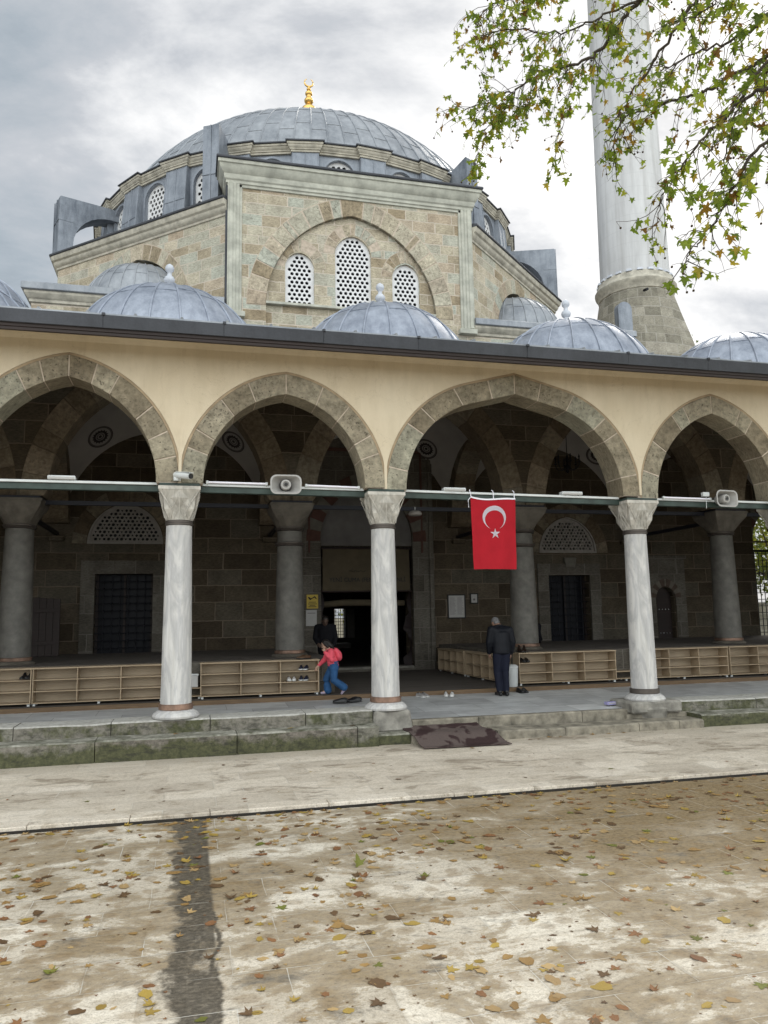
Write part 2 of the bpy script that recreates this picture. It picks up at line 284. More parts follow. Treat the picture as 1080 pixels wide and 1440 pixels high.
# travertine paving with mud stains, joints and a wet drain band
def paving(name, near):
    t = NT(name); v = t.co(); sp = t.n('SeparateXYZ', {0: v}); X, Y = sp.outputs[0], sp.outputs[1]
    wob = t.math('MULTIPLY', t.math('SUBTRACT', t.noise(v, 3, 3), 0.5), 0.02)
    bv = t.n('CombineXYZ', {0: t.math('ADD', X, wob), 1: t.math('ADD', Y, wob)}).outputs[0]
    br = t.n('TexBrick', {'Vector': t.map(bv, loc=(0.26, 0.05, 0)), 'Color1': (0, 0, 0, 1), 'Color2': (1, 1, 1, 1), 'Mortar': (0.5, 0.5, 0.5, 1), 'Scale': 1.0,
             'Mortar Size': 0.0035, 'Mortar Smooth': 0.3, 'Brick Width': 0.86 if near else 0.92, 'Row Height': 0.42 if near else 0.46}, offset=0.37)
    rv = t.n('SeparateColor', {0: br.outputs[0]}).outputs[0]
    br2 = t.n('TexBrick', {'Vector': t.map(bv, loc=(0.26, 0.05, 0)), 'Scale': 1.0, 'Mortar Size': 0.028, 'Mortar Smooth': 1.0, 'Brick Width': 0.86 if near else 0.92, 'Row Height': 0.42 if near else 0.46}, offset=0.37)
    dirt = t.math('MULTIPLY', br2.outputs[1], t.ramp(t.noise(v, 2.3, 5, 0.7), [(0.42, 0.0), (0.62, 0.55 if near else 0.30)]))
    sx = t.map(v, (1, 1.5, 1))
    big = t.noise(sx, 0.8, 7, 0.66, 0.6); mid = t.noise(t.map(v, (1, 1.7, 1), (4, 2, 0)), 2.8, 8, 0.76, 0.5); fine = t.noise(t.map(v, (1, 1.5, 1)), 24, 5, 0.75); grain = t.noise(v, 90, 3, 0.7)
    base = t.mix(1.0, t.ramp(rv, [(0, (0.52, 0.465, 0.385)), (0.5, (0.68, 0.625, 0.54)), (1, (0.77, 0.72, 0.635))] if near else [(0, (0.54, 0.485, 0.415)), (0.5, (0.635, 0.575, 0.495)), (1, (0.71, 0.65, 0.57))]),
                 t.ramp(mid, [(0.30, (0.60, 0.55, 0.48)), (0.46, (0.92, 0.90, 0.87)), (0.66, (1.10, 1.10, 1.10))]), 'MULTIPLY')
    base = t.mix(1.0, base, t.ramp(fine, [(0.30, (0.50, 0.47, 0.42)), (0.45, (0.93, 0.92, 0.90)), (0.65, (1.10, 1.10, 1.09))]), 'MULTIPLY')
    base = t.mix(1.0, base, t.ramp(grain, [(0.3, (0.74, 0.72, 0.70)), (0.5, (1.0, 1.0, 1.0)), (0.7, (1.12, 1.12, 1.12))]), 'MULTIPLY')
    base = t.mix(dirt, base, (0.19, 0.155, 0.11))
    # mud: more of it towards the right-hand far part of the court
    if near:
        bias = t.math('MULTIPLY', t.ramp(X, [(0.0, 0.0), (1.0, 1.0)]), 0.0)
        xr = t.n('MapRange', {0: X, 1: 1.2, 2: 5.5, 3: 0.0, 4: 0.17}).outputs[0]
        yr = t.n('MapRange', {0: Y, 1: 4.9, 2: 7.4, 3: 0.0, 4: 1.0}).outputs[0]
        bias = t.math('MULTIPLY', xr, yr)
        m = t.math('ADD', t.math('ADD', t.math('MULTIPLY', big, 0.55), t.math('MULTIPLY', mid, 0.35)), t.math('ADD', t.math('MULTIPLY', fine, 0.16), bias))
        mud = t.ramp(m, [(0.508, 0.0), (0.535, 0.65), (0.65, 0.95)])
        col = t.mix(mud, base, t.ramp(fine, [(0.3, (0.115, 0.078, 0.036)), (0.5, (0.22, 0.155, 0.078)), (0.7, (0.32, 0.235, 0.125))]))
        dv = t.n('CombineXYZ', {0: t.math('ADD', X, t.math('MULTIPLY', t.math('SUBTRACT', t.noise(v, 6, 3), .5), .14)), 1: t.math('ADD', Y, t.math('MULTIPLY', t.math('SUBTRACT', t.noise(t.map(v, loc=(3, 3, 0)), 6, 3), .5), .14))}).outputs[0]
        vo = t.n('TexVoronoi', {'Vector': dv, 'Scale': 4.6, 'Randomness': 1.0}, voronoi_dimensions='2D')
        keep = t.ramp(t.n('SeparateColor', {0: vo.outputs['Color']}).outputs[0], [(0.42, 0.0), (0.46, 1.0)])
        spot = t.math('MULTIPLY', t.ramp(vo.outputs['Distance'], [(0.20, 1.0), (0.34, 0.0)]), keep)
        col = t.mix(t.math('MULTIPLY', spot, 0.42), col, t.ramp(fine, [(0.3, (0.13, 0.08, 0.035)), (0.7, (0.30, 0.205, 0.10))]))
        gm = t.noise(t.map(v, (1, 1.9, 1), (11, 5, 0)), 1.7, 8, 0.75, 0.5)
        col = t.mix(t.ramp(gm, [(0.57, 0.0), (0.66, 0.75)]), col, t.ramp(fine, [(0.3, (0.09, 0.08, 0.065)), (0.7, (0.21, 0.19, 0.16))]))
        # wet drain band running from the far kerb to the photographer
        nb = t.noise(t.map(v, (1, .55, 1), (2, 7, 0)), 2.4, 7, 0.72, 0.4); nf = t.noise(v, 9, 5, 0.7)
        lw = t.math('ADD', X, t.math('ADD', t.math('MULTIPLY', t.math('SUBTRACT', nb, 0.5), 0.62), t.math('MULTIPLY', t.math('SUBTRACT', nf, 0.5), 0.10)))
        left = t.ramp(t.math('ADD', lw, 0.5), [(0.385, 0.0), (0.45, 1.0)])
        rw = t.math('ADD', X, t.math('MULTIPLY', t.math('SUBTRACT', nf, 0.5), 0.03))
        right = t.ramp(t.math('ADD', rw, 0.5), [(0.685, 1.0), (0.71, 0.0)])
        ho = t.ramp(t.math('ADD', t.noise(t.map(v, (1.1, .75, 1), (5, 1, 0)), 1.9, 6, 0.7, 0.3), t.math('MULTIPLY', nf, 0.12)), [(0.41, 0.0), (0.52, 1.0)])
        edge = t.math('MULTIPLY', t.math('MULTIPLY', left, right), t.math('ADD', t.math('MULTIPLY', ho, 0.82), 0.12))
        ck = t.math('ABSOLUTE', t.math('SUBTRACT', t.math('ADD', X, t.math('MULTIPLY', t.math('SUBTRACT', t.noise(t.n('CombineXYZ', {1: Y}).outputs[0], 1.5, 5, 0.7), 0.5), 0.30)), 0.19))
        crack = t.math('MULTIPLY', t.ramp(ck, [(0.008, 1.0), (0.028, 0.0)]), t.n('MapRange', {0: Y, 1: 6.6, 2: 6.1, 3: 0.0, 4: 1.0}).outputs[0])
        edge = t.math('MAXIMUM', edge, t.math('MULTIPLY', crack, 0.95))
        col = t.mix(edge, col, t.ramp(fine, [(0.30, (0.035, 0.029, 0.022)), (0.5, (0.085, 0.072, 0.054)), (0.68, (0.19, 0.16, 0.12))]))
        rough = t.mix(edge, (0.72, 0.72, 0.72), (0.42, 0.42, 0.42))
        t.l(rough, t.b.inputs['Roughness'])
    else:
        m = t.math('ADD', t.math('ADD', t.math('MULTIPLY', big, 0.5), t.math('MULTIPLY', mid, 0.42)), t.math('MULTIPLY', fine, 0.12))
        col = t.mix(t.ramp(m, [(0.55, 0.0), (0.60, 0.7), (0.70, 0.9)]), base, t.ramp(fine, [(0.3, (0.16, 0.12, 0.08)), (0.7, (0.26, 0.205, 0.145))]))
        foot_dark = t.n('MapRange', {0: Y, 1: 11.6, 2: 12.3, 3: 0.0, 4: 0.5}).outputs[0]  # walkway colour darkens towards the foot of the steps
        col = t.mix(t.math('MULTIPLY', foot_dark, t.ramp(mid, [(0.3, 0.2), (0.6, 1.0)])), col, (0.17, 0.145, 0.11))
        t.set(rough=0.7)
    crumb = t.ramp(grain, [(0.27, 1.0), (0.31, 0.0)])
    col = t.mix(t.math('MULTIPLY', crumb, 0.8), col, (0.05, 0.042, 0.032))
    jm = t.ramp(t.noise(v, 1.7, 4), [(0.40, 0.0), (0.60, 0.85)])
    col = t.mix(t.math('MULTIPLY', br.outputs[1], jm), col, (0.60, 0.57, 0.51))
    t.set(col=col, spec=0.35)
    t.bump(t.math('SUBTRACT', t.math('ADD', t.math('MULTIPLY', mid, 0.5), t.math('MULTIPLY', fine, 0.7)), t.math('MULTIPLY', br.outputs[1], 0.25)), 0.38, 0.02)
    return t.m
M['court'] = paving('courtyard_travertine', True)
M['walk'] = paving('walkway_travertine', False)
M['drain'] = simple('dark_channel', (0.035, 0.03, 0.025), 0.9, scale=6, bump=0.4)
t = NT('portico_marble_floor'); v = t.co()
br = t.n('TexBrick', {'Vector': v, 'Color1': (0, 0, 0, 1), 'Color2': (1, 1, 1, 1), 'Mortar': (0.3, 0.3, 0.3, 1), 'Scale': 1.0, 'Mortar Size': 0.006, 'Brick Width': 1.15, 'Row Height': 0.62}, offset=0.4)
rv = t.n('SeparateColor', {0: br.outputs[0]}).outputs[0]
c = t.mix(1.0, t.ramp(rv, [(0, (0.40, 0.40, 0.405)), (0.5, (0.50, 0.505, 0.51)), (1, (0.58, 0.58, 0.58))]), t.ramp(t.noise(t.map(v, (1, 2, 1)), 2.2, 6, 0.65), [(0.3, (0.68, 0.68, 0.68)), (0.7, (1.1, 1.1, 1.1))]), 'MULTIPLY')
t.set(col=t.mix(t.math('MULTIPLY', br.outputs[1], 0.7), c, (0.14, 0.135, 0.13)), rough=0.45, spec=0.4); t.bump(t.noise(v, 12, 4), 0.08, 0.01); M['floor'] = t.m
M['carpet'] = simple('grey_brown_matting', (0.105, 0.09, 0.078), 0.9, var=0.25, scale=3, stretch=(0.4, 5, 1), bump=0.4, bscale=70)
def timber(name, lo, hi):
    t = NT(name); v = t.co(); f = t.noise(t.map(v, (0.6, 8, 8)), 4, 5, 0.6, 0.6)
    g = t.noise(v, 0.7, 3)
    t.set(col=t.mix(1.0, t.ramp(f, [(0.3, lo), (0.7, hi)]), t.ramp(g, [(0.3, (0.86, 0.85, 0.84)), (0.7, (1.08, 1.08, 1.08))]), 'MULTIPLY'), rough=0.55, spec=0.35); t.bump(f, 0.08, 0.005); return t.m
M['birch'] = timber('birch_board', (0.33, 0.25, 0.165), (0.43, 0.335, 0.23))
M['birch_back'] = timber('birch_back_board', (0.37, 0.295, 0.205), (0.45, 0.365, 0.265))
M['oak'] = timber('oak_edge_board', (0.10, 0.062, 0.034), (0.17, 0.11, 0.06))
M['bark'] = simple('plane_bark', (0.075, 0.06, 0.045), 0.9, var=0.35, scale=9, bump=0.5)

def leafmat(name, stops, trans=0.55, rough=0.6):
    t = NT(name); g = t.n('NewGeometry')
    c = t.ramp(g.outputs['Random Per Island'], stops)
    c = t.mix(1.0, c, t.ramp(t.noise(t.co(), 30, 3), [(0.3, (0.75, 0.75, 0.7)), (0.7, (1.15, 1.15, 1.1))]), 'MULTIPLY')
    t.set(col=c, rough=rough, spec=0.3)
    tr = t.n('BsdfTranslucent', {'Color': t.mix(1.0, c, (1.9, 1.8, 1.0), 'MULTIPLY')})
    mixs = t.n('MixShader', {0: trans, 1: t.b.outputs[0], 2: tr.outputs[0]})
    t.l(mixs.outputs[0], t.out.inputs[0]); return t.m
M['leaf'] = leafmat('autumn_plane_leaf', [(0.0, (0.09, 0.135, 0.025)), (0.3, (0.14, 0.20, 0.033)), (0.64, (0.21, 0.27, 0.045)), (0.80, (0.28, 0.27, 0.05)), (0.90, (0.28, 0.18, 0.04)), (0.96, (0.15, 0.085, 0.025)), (1.0, (0.11, 0.06, 0.02))])
M['bush'] = leafmat('background_leaf', [(0.0, (0.05, 0.075, 0.02)), (0.5, (0.10, 0.125, 0.03)), (1.0, (0.19, 0.19, 0.05))])

# ------------------------------------------------------------------ mesh helpers
ORG = {}
def link(o): COL.objects.link(o); return o
def thing(name, label, cat, loc=(0, 0, 0), group=None):
    o = link(bpy.data.objects.new(name, None)); o.location = loc; o.empty_display_size = 0.2
    o['label'] = label; o['category'] = cat
    if group: o['group'] = group
    ORG[o.name] = Vector(loc); return o
def tag(o, label, cat, group=None, kind=None):
    if label: o['label'] = label
    if cat: o['category'] = cat
    if group: o['group'] = group
    if kind: o['kind'] = kind
    return o
def copy_thing(root, label=None, loc=None, rz=None, group=None):
    c = root.copy(); COL.objects.link(c)
    if loc is not None: c.location = loc
    if rz is not None: c.rotation_euler = (0, 0, rz)
    if label: c['label'] = label
    if group: c['group'] = group
    for ch in root.children:
        d = ch.copy(); COL.objects.link(d); d.parent = c
        for g in ch.children:
            h = g.copy(); COL.objects.link(h); h.parent = d
    return c

class MB:
    def __init__(s): s.v = []; s.f = []; s.mi = []; s.uv = {}
    def add(s, vs, fs, mi=0):
        o = len(s.v); s.v += [tuple(p) for p in vs]
        for f in fs: s.f.append(tuple(i + o for i in f)); s.mi.append(mi)
        return s
    def hexa(s, p, mi=0):     # 8 corners: bottom 4 ccw, top 4 ccw
        return s.add(p, [(3, 2, 1, 0), (4, 5, 6, 7), (0, 1, 5, 4), (1, 2, 6, 5), (2, 3, 7, 6), (3, 0, 4, 7)], mi)
    def box(s, x0, x1, y0, y1, z0, z1, mi=0):
        return s.hexa([(x0, y0, z0), (x1, y0, z0), (x1, y1, z0), (x0, y1, z0), (x0, y0, z1), (x1, y0, z1), (x1, y1, z1), (x0, y1, z1)], mi)
    def fbox(s, fr, u0, u1, v0, v1, d0, d1, mi=0):
        return s.hexa([fr(u0, v0, d0), fr(u1, v0, d0), fr(u1, v0, d1), fr(u0, v0, d1), fr(u0, v1, d0), fr(u1, v1, d0), fr(u1, v1, d1), fr(u0, v1, d1)], mi)
    def lathe(s, cx, cy, prof, n=24, mi=0, a0=0.0, a1=2 * math.pi, cap=True):
        full = abs(a1 - a0 - 2 * math.pi) < 1e-6; k = n if full else n + 1
        vs = []; fs = []
        for r, z in prof:
            for i in range(k):
                a = a0 + (a1 - a0) * i / n; vs.append((cx + r * math.cos(a), cy + r * math.sin(a), z))
        for j in range(len(prof) - 1):
            for i in range(n):
                i2 = (i + 1) % k
                fs.append((j * k + i, j * k + i2, (j + 1) * k + i2, (j + 1) * k + i))
        if cap and full:
            fs.append(tuple(range(k))[::-1]); fs.append(tuple((len(prof) - 1) * k + i for i in range(k)))
        return s.add(vs, fs, mi)
    def tube(s, pts, rad, n=6, mi=0, cap=True):
        pts = [Vector(p) for p in pts]; vs = []; fs = []
        if not hasattr(rad, '__len__'): rad = [rad] * len(pts)
        ref = None
        for i, p in enumerate(pts):
            d = (pts[min(i + 1, len(pts) - 1)] - pts[max(i - 1, 0)])
            if d.length < 1e-9: d = Vector((0, 0, 1))
            d.normalize()
            if ref is None:
                ref = Vector((0, 0, 1)) if abs(d.z) < 0.9 else Vector((1, 0, 0))
            a = d.cross(ref).normalized(); b = d.cross(a).normalized(); ref = -(d.cross(a)) if False else ref
            for k in range(n):
                t_ = 2 * math.pi * k / n; vs.append(p + (a * math.cos(t_) + b * math.sin(t_)) * rad[i])
        for j in range(len(pts) - 1):
            for k in range(n):
                k2 = (k + 1) % n; fs.append((j * n + k, j * n + k2, (j + 1) * n + k2, (j + 1) * n + k))
        if cap: fs.append(tuple(range(n))[::-1]); fs.append(tuple((len(pts) - 1) * n + k for k in range(n)))
        return s.add(vs, fs, mi)
    def ball(s, c, rx, ry=None, rz=None, n=10, m=7, mi=0, rot=None):
        ry = ry or rx; rz = rz or rx; vs = [(0, 0, -1)]; fs = []
        for j in range(1, m):
            ph = -math.pi / 2 + math.pi * j / m
            for i in range(n): a = 2 * math.pi * i / n; vs.append((math.cos(ph) * math.cos(a), math.cos(ph) * math.sin(a), math.sin(ph)))
        vs.append((0, 0, 1)); L = len(vs) - 1
        for i in range(n): fs.append((0, 1 + (i + 1) % n, 1 + i)); fs.append((L, 1 + (m - 2) * n + i, 1 + (m - 2) * n + (i + 1) % n))
        for j in range(m - 2):
            for i in range(n): a = 1 + j * n; fs.append((a + i, a + (i + 1) % n, a + n + (i + 1) % n, a + n + i))
        q = []
        for p in vs:
            p = Vector((p[0] * rx, p[1] * ry, p[2] * rz))
            if rot: p = rot @ p
            q.append(p + Vector(c))
        return s.add(q, fs, mi)
    def build(s, name, mats, parent=None, smooth=0, bevel=0, uv=True, org=None, fixn=True, bang=28):
        if not isinstance(mats, (list, tuple)): mats = [mats]
        o0 = ORG.get(parent.name, Vector((0, 0, 0))) if parent else (Vector(org) if org else Vector((0, 0, 0)))
        me = bpy.data.meshes.new(name)
        me.from_pydata([(p[0] - o0.x, p[1] - o0.y, p[2] - o0.z) for p in s.v], [], s.f)
        for i, m in enumerate(s.mi): me.polygons[i].material_index = m
        for m in mats: me.materials.append(m)
        bm = bmesh.new(); bm.from_mesh(me)
        if fixn: bmesh.ops.recalc_face_normals(bm, faces=bm.faces)
        if bevel:
            ed = [e for e in bm.edges if len(e.link_faces) == 2 and e.calc_face_angle(0) > R(bang)]
            bmesh.ops.bevel(bm, geom=ed, offset=bevel, segments=1, affect='EDGES', clamp_overlap=True)
        if uv:
            L = bm.loops.layers.uv.new('UVMap')
            for f in bm.faces:
                n = f.normal
                if abs(n.z) > 0.75: U, V = Vector((1, 0, 0)), Vector((0, 1, 0))
                else:
                    U = Vector((-n.y, n.x, 0)); U = U.normalized() if U.length > 1e-6 else Vector((1, 0, 0)); V = Vector((0, 0, 1))
                off = 0 if abs(n.y) > 0.9 else 13.37 * round(n.x * 3)
                for lp in f.loops:
                    p = lp.vert.co + o0; lp[L].uv = (p.dot(U) + off, p.dot(V))
        bm.to_mesh(me); bm.free()
        if smooth:
            for p in me.polygons: p.use_smooth = True
            me.set_sharp_from_angle(angle=R(smooth))
        ob = link(bpy.data.objects.new(name, me))
        if parent:
            ob.parent = parent; ORG[ob.name] = o0
        elif org: ob.location = org; ORG[ob.name] = o0
        return ob

def Fr(o, u=(1, 0, 0), v=(0, 0, 1), n=(0, 1, 0)):
    o, u, v, n = map(Vector, (o, u, v, n))
    return lambda a, b, d: o + u * a + v * b + n * d
FY = lambda y: Fr((0, y, 0))

def plate(mb, fr, outer, holes, d0, d1, mi=0):
    cu = bpy.data.curves.new('tmp', 'CURVE'); cu.dimensions = '2D'; cu.fill_mode = 'BOTH'; cu.extrude = 0.5
    for poly in [outer] + list(holes):
        sp = cu.splines.new('POLY'); sp.points.add(len(poly) - 1)
        for i, (a, b) in enumerate(poly): sp.points[i].co = (a, b, 0, 1)
        sp.use_cyclic_u = True
    ob = bpy.data.objects.new('tmp', cu)
    me = ob.to_mesh()
    mb.add([fr(v.co.x, v.co.y, d0 if v.co.z > 0 else d1) for v in me.vertices], [tuple(p.vertices) for p in me.polygons], mi)
    ob.to_mesh_clear(); bpy.data.objects.remove(ob); bpy.data.curves.remove(cu)

def arch_curve(a, h, n=24, haunch=None):
    """half-open pointed arch from (-a,0) over (0,h) to (a,0)"""
    L = []
    if haunch is None:
        Rr = (a * a + h * h) / (2 * a)
        t1 = math.atan2(h, -(Rr - a)) if Rr >= a else math.atan2(h, a - Rr)
        cx = Rr - a
        t1 = math.pi - math.asin(min(1, h / Rr)) if cx >= 0 else math.asin(min(1, h / Rr))
        for i in range(n + 1):
            t_ = math.pi + (t1 - math.pi) * i / n
            L.append((cx + Rr * math.cos(t_), Rr * math.sin(t_)))
    else:
        r = haunch; c = (-(a - r), 0.0)
        d = math.hypot(c[0], h); base = math.atan2(h, -c[0]); off = math.acos(r / d); t1 = base + off
        tl = math.sqrt(d * d - r * r); al = r * (math.pi - t1); na = max(4, int(n * al / (al + tl)))
        for i in range(na + 1):
            t_ = math.pi + (t1 - math.pi) * i / na; L.append((c[0] + r * math.cos(t_), r * math.sin(t_)))
        p = L[-1]; k = n - na
        for i in range(1, k + 1): L.append((p[0] + (0 - p[0]) * i / k, p[1] + (h - p[1]) * i / k))
    return L + [(-x, y) for x, y in L[-2::-1]]

def resample(L, n):
    """n+1 points at equal spacing on each half"""
    H = L[:len(L) // 2 + 1]; d = [0]
    for p, q in zip(H, H[1:]): d.append(d[-1] + math.dist(p, q))
    o = []; j = 0
    for i in range(n + 1):
        s_ = d[-1] * i / n
        while j < len(d) - 2 and d[j + 1] < s_: j += 1
        f = (s_ - d[j]) / max(1e-9, d[j + 1] - d[j]); p, q = H[j], H[j + 1]
        o.append((p[0] + (q[0] - p[0]) * f, p[1] + (q[1] - p[1]) * f))
    return o + [(-x, y) for x, y in o[-2::-1]]

def voussoirs(mb, fr, cu, cv, inn, ext, d0, d1, k, seed, gap=0.010, key=True, mis=None, jit=0.35):
    """ring of k stones per half (plus a keystone) between two matching curves of N points"""
    rr = random.Random(seed); N = len(inn) - 1; seg = N // 2
    cuts = [0.0]
    step = (seg - (seg * 0.06 if key else 0)) / k
    for i in range(1, k): cuts.append(step * (i + rr.uniform(-jit, jit) * 0.6))
    if key: cuts.append(seg * (1 - rr.uniform(0.04, 0.075)))
    else: cuts.append(float(seg))
    right = [N - c for c in cuts]
    rj = [0] + [c + rr.uniform(-jit, jit) * 0.5 * (1 if 0 < i < len(cuts) - 1 else 0) for i, c in enumerate(cuts)][1:]
    right = [N - c for c in rj]
    allc = cuts + (right[::-1] if key else right[::-1][1:])
    def at(L, s_):
        i = min(int(s_), N - 1); f = s_ - i
        return (L[i][0] + (L[i + 1][0] - L[i][0]) * f, L[i][1] + (L[i + 1][1] - L[i][1]) * f)
    tot = sum(math.dist(p, q) for p, q in zip(ext, ext[1:])) / N
    for n_, (a, b) in enumerate(zip(allc, allc[1:])):
        g = gap / tot / 2; a2, b2 = a + g, b - g
        if b2 - a2 < 0.2: continue
        ss = [a2] + [i for i in range(int(a2) + 1, int(math.ceil(b2)))] + [b2]
        ss = [ss[0]] + [x for x in ss[1:-1] if x - a2 > 0.15 and b2 - x > 0.15] + [ss[-1]]
        vs = []; dd = d0 + rr.uniform(-0.006, 0.006)
        for x in ss:
            p, q = at(inn, x), at(ext, x)
            vs += [fr(cu + p[0], cv + p[1], dd), fr(cu + q[0], cv + q[1], dd), fr(cu + q[0], cv + q[1], d1), fr(cu + p[0], cv + p[1], d1)]
        fs = []; m = len(ss)
        for i in range(m - 1):
            for j in range(4): fs.append((i * 4 + j, i * 4 + (j + 1) % 4, (i + 1) * 4 + (j + 1) % 4, (i + 1) * 4 + j))
        fs.append((0, 1, 2, 3)); fs.append(((m - 1) * 4 + 3, (m - 1) * 4 + 2, (m - 1) * 4 + 1, (m - 1) * 4))
        mb.add(vs, fs, mis[n_ % len(mis)] if mis else 0)

def ringfill(mb, fr, cu, cv, inn, ext, d0, d1, mi=0):
    vs = []; N = len(inn)
    for p, q in zip(inn, ext): vs += [fr(cu + p[0], cv + p[1], d0), fr(cu + q[0], cv + q[1], d0), fr(cu + q[0], cv + q[1], d1), fr(cu + p[0], cv + p[1], d1)]
    fs = [(i * 4 + j, i * 4 + (j + 1) % 4, (i + 1) * 4 + (j + 1) % 4, (i + 1) * 4 + j) for i in range(N - 1) for j in range(4)]
    fs += [(0, 1, 2, 3), ((N - 1) * 4 + 3, (N - 1) * 4 + 2, (N - 1) * 4 + 1, (N - 1) * 4)]
    mb.add(vs, fs, mi)
def offset(L, d):
    o = []
    for i, p in enumerate(L):
        a, b = L[max(0, i - 1)], L[min(len(L) - 1, i + 1)]
        if len(L) % 2 and i == len(L) // 2 and abs(p[0]) < 1e-4:
            t_ = Vector((p[0] - a[0], p[1] - a[1])).normalized(); o.append((p[0], p[1] + d / max(.5, t_.x))); continue
        t_ = Vector((b[0] - a[0], b[1] - a[1])).normalized(); o.append((p[0] - t_.y * d, p[1] + t_.x * d))
    return o
def circle(cx, cy, r, n=10, a0=0.0): return [(cx + r * math.cos(a0 + 2 * math.pi * i / n), cy + r * math.sin(a0 + 2 * math.pi * i / n)) for i in range(n)]
def shift(L, a, b): return [(x + a, y + b) for x, y in L]
def rect(a, b, c, d): return [(a, c), (b, c), (b, d), (a, d)]
def inside(p, poly):
    x, y = p; c = False; j = len(poly) - 1
    for i in range(len(poly)):
        if (poly[i][1] > y) != (poly[j][1] > y) and x < (poly[j][0] - poly[i][0]) * (y - poly[i][1]) / (poly[j][1] - poly[i][1]) + poly[i][0]: c = not c
        j = i
    return c
def edist(p, poly):
    m = 9e9; P = Vector(p)
    for i in range(len(poly)):
        a, b = Vector(poly[i]), Vector(poly[(i + 1) % len(poly)]); d = b - a
        t_ = max(0, min(1, (P - a).dot(d) / max(1e-9, d.length_squared))); m = min(m, (P - a - d * t_).length)
    return m

# ================================================================== GROUND
def sheet(name, mat, x0, x1, y0, y1, z, nx=1, ny=1, zf=None):
    mb = MB(); vs = []; fs = []
    for j in range(ny + 1):
        for i in range(nx + 1):
            x = x0 + (x1 - x0) * i / nx; y = y0 + (y1 - y0) * j / ny
            vs.append((x, y, zf(x, y) if zf else z))
    for j in range(ny):
        for i in range(nx): a = j * (nx + 1) + i; fs.append((a, a + 1, a + nx + 2, a + nx + 1))
    mb.add(vs, fs); o = mb.build(name, mat, fixn=False); o['kind'] = 'structure'; return o
KY = 8.88                      # the line where the walkway steps down to the court
earth = simple('garden_earth', (0.16, 0.14, 0.09), 0.95, scale=0.4, bump=0.3)
g = sheet('ground', earth, -400, 400, -300, 900, -0.12)
sheet('courtyard_paving', M['court'], -30, 34, -14, KY - 0.155, -0.03)
MB().box(-30, 34, KY - 0.22, KY - .156, -0.30, -0.032).build('channel_edge', M['court'])['kind'] = 'structure'
sheet('drain_channel', M['drain'], -30, 34, KY - 0.22, KY + 0.02, -0.19)
MB().box(-30, 34, KY - .012, KY + .1, -.2, -.035).build('channel_side', M['drain'])['kind'] = 'structure'
mb = MB(); rr = random.Random(3); x = -30.0
mb.box(-30, 34, KY + 0.17, 12.9, -0.11, 0.0)
wk = mb.build('walkway_paving', M['walk']); wk['kind'] = 'structure'
mb = MB()
while x < 34:
    wd = rr.uniform(0.8, 1.5); mb.box(x + 0.003, x + wd - 0.003, KY + rr.uniform(-0.004, 0.004), KY + 0.166, -0.09, 0.002 + rr.uniform(-0.002, 0.003)); x += wd
ke = mb.build('walkway_kerb', M['walk'], bevel=0.008); ke['kind'] = 'structure'

# steps and kerb blocks under the arcade
steps = thing('stone_steps', 'mossy grey stone kerb blocks and worn steps running below the arcade', 'steps', (3, 12.5, 0))
def blocks(x0, x1, y0, y1, z0, z1, seed, lo, hi, mat='kerb', mossy=True):
    rr = random.Random(seed); x = x0
    while x < x1 - 0.05:
        wd = min(rr.uniform(lo, hi), x1 - x)
        if x1 - x - wd < 0.3: wd = x1 - x
        mb = MB(); j = lambda a: rr.uniform(-a, a)
        f0, f1, t0, t1 = j(.012), j(.012), j(.008), j(.008); n = max(2, int(wd / 0.22)); vs = []; fs = []
        for i in range(n + 1):
            f = i / n; xx = x + 0.006 + (wd - 0.012) * f; yy = y0 + f0 + (f1 - f0) * f + j(.005); zz = z1 + t0 + (t1 - t0) * f + j(.004); ch = 0.016 + abs(j(.012))
            vs += [(xx, yy + j(.006), z0), (xx, yy, zz - ch), (xx, yy + ch * 1.2, zz), (xx, y1, zz), (xx, y1, z0)]
        for i in range(n):
            for q in range(5): fs.append((i * 5 + q, i * 5 + (q + 1) % 5, (i + 1) * 5 + (q + 1) % 5, (i + 1) * 5 + q))
        fs += [(4, 3, 2, 1, 0), tuple(n * 5 + q for q in range(5))]
        mb.add(vs, fs); mb.build('kerb_block' if mossy else 'step_block', M[mat], steps, smooth=35); x += wd
blocks(-9.5, 2.98, 12.36, 12.86, -0.1, 0.312, 5, 1.2, 2.4)
blocks(-9.5, 2.98, 12.80, 13.40, 0.20, 0.512, 8, 0.6, 1.6)
blocks(2.98, 3.52, 12.42, 12.72, -0.1, 0.17, 2, 1, 2)
blocks(8.92, 20.5, 12.33, 12.86, -0.1, 0.222, 6, 1.6, 2.6)
blocks(8.80, 20.5, 12.80, 13.40, 0.1, 0.415, 9, 1.2, 2.2)
blocks(3.52, 8.93, 12.29, 12.80, -0.1, 0.142, 12, 0.8, 2.2, 'step_edge', False)
MB().box(7.7, 9.0, 12.78, 13.4, -.1, .226).build('step_block', M['step_edge'], steps, bevel=.015)
blocks(3.68, 7.78, 12.87, 13.02, 0.05, 0.309, 21, 1.0, 2.2, 'step_edge', False)
fl = sheet('portico_floor', M['floor'], -9.6, 20.5, 13.0, 15.62, 0, 1, 6, lambda x, y: 0.312 + (y - 13.0) / 2.62 * 0.109); 
fl2 = MB().box(-9.6, 20.5, 15.63, 22.02, 0.1, 0.50).build('raised_floor', M['carpet']); fl2['kind'] = 'structure'
MB().box(-9.6, 20.5, 15.59, 15.627, 0.36, 0.506).build('floor_edge_board', M['oak'], bevel=0.004)['kind'] = 'structure'
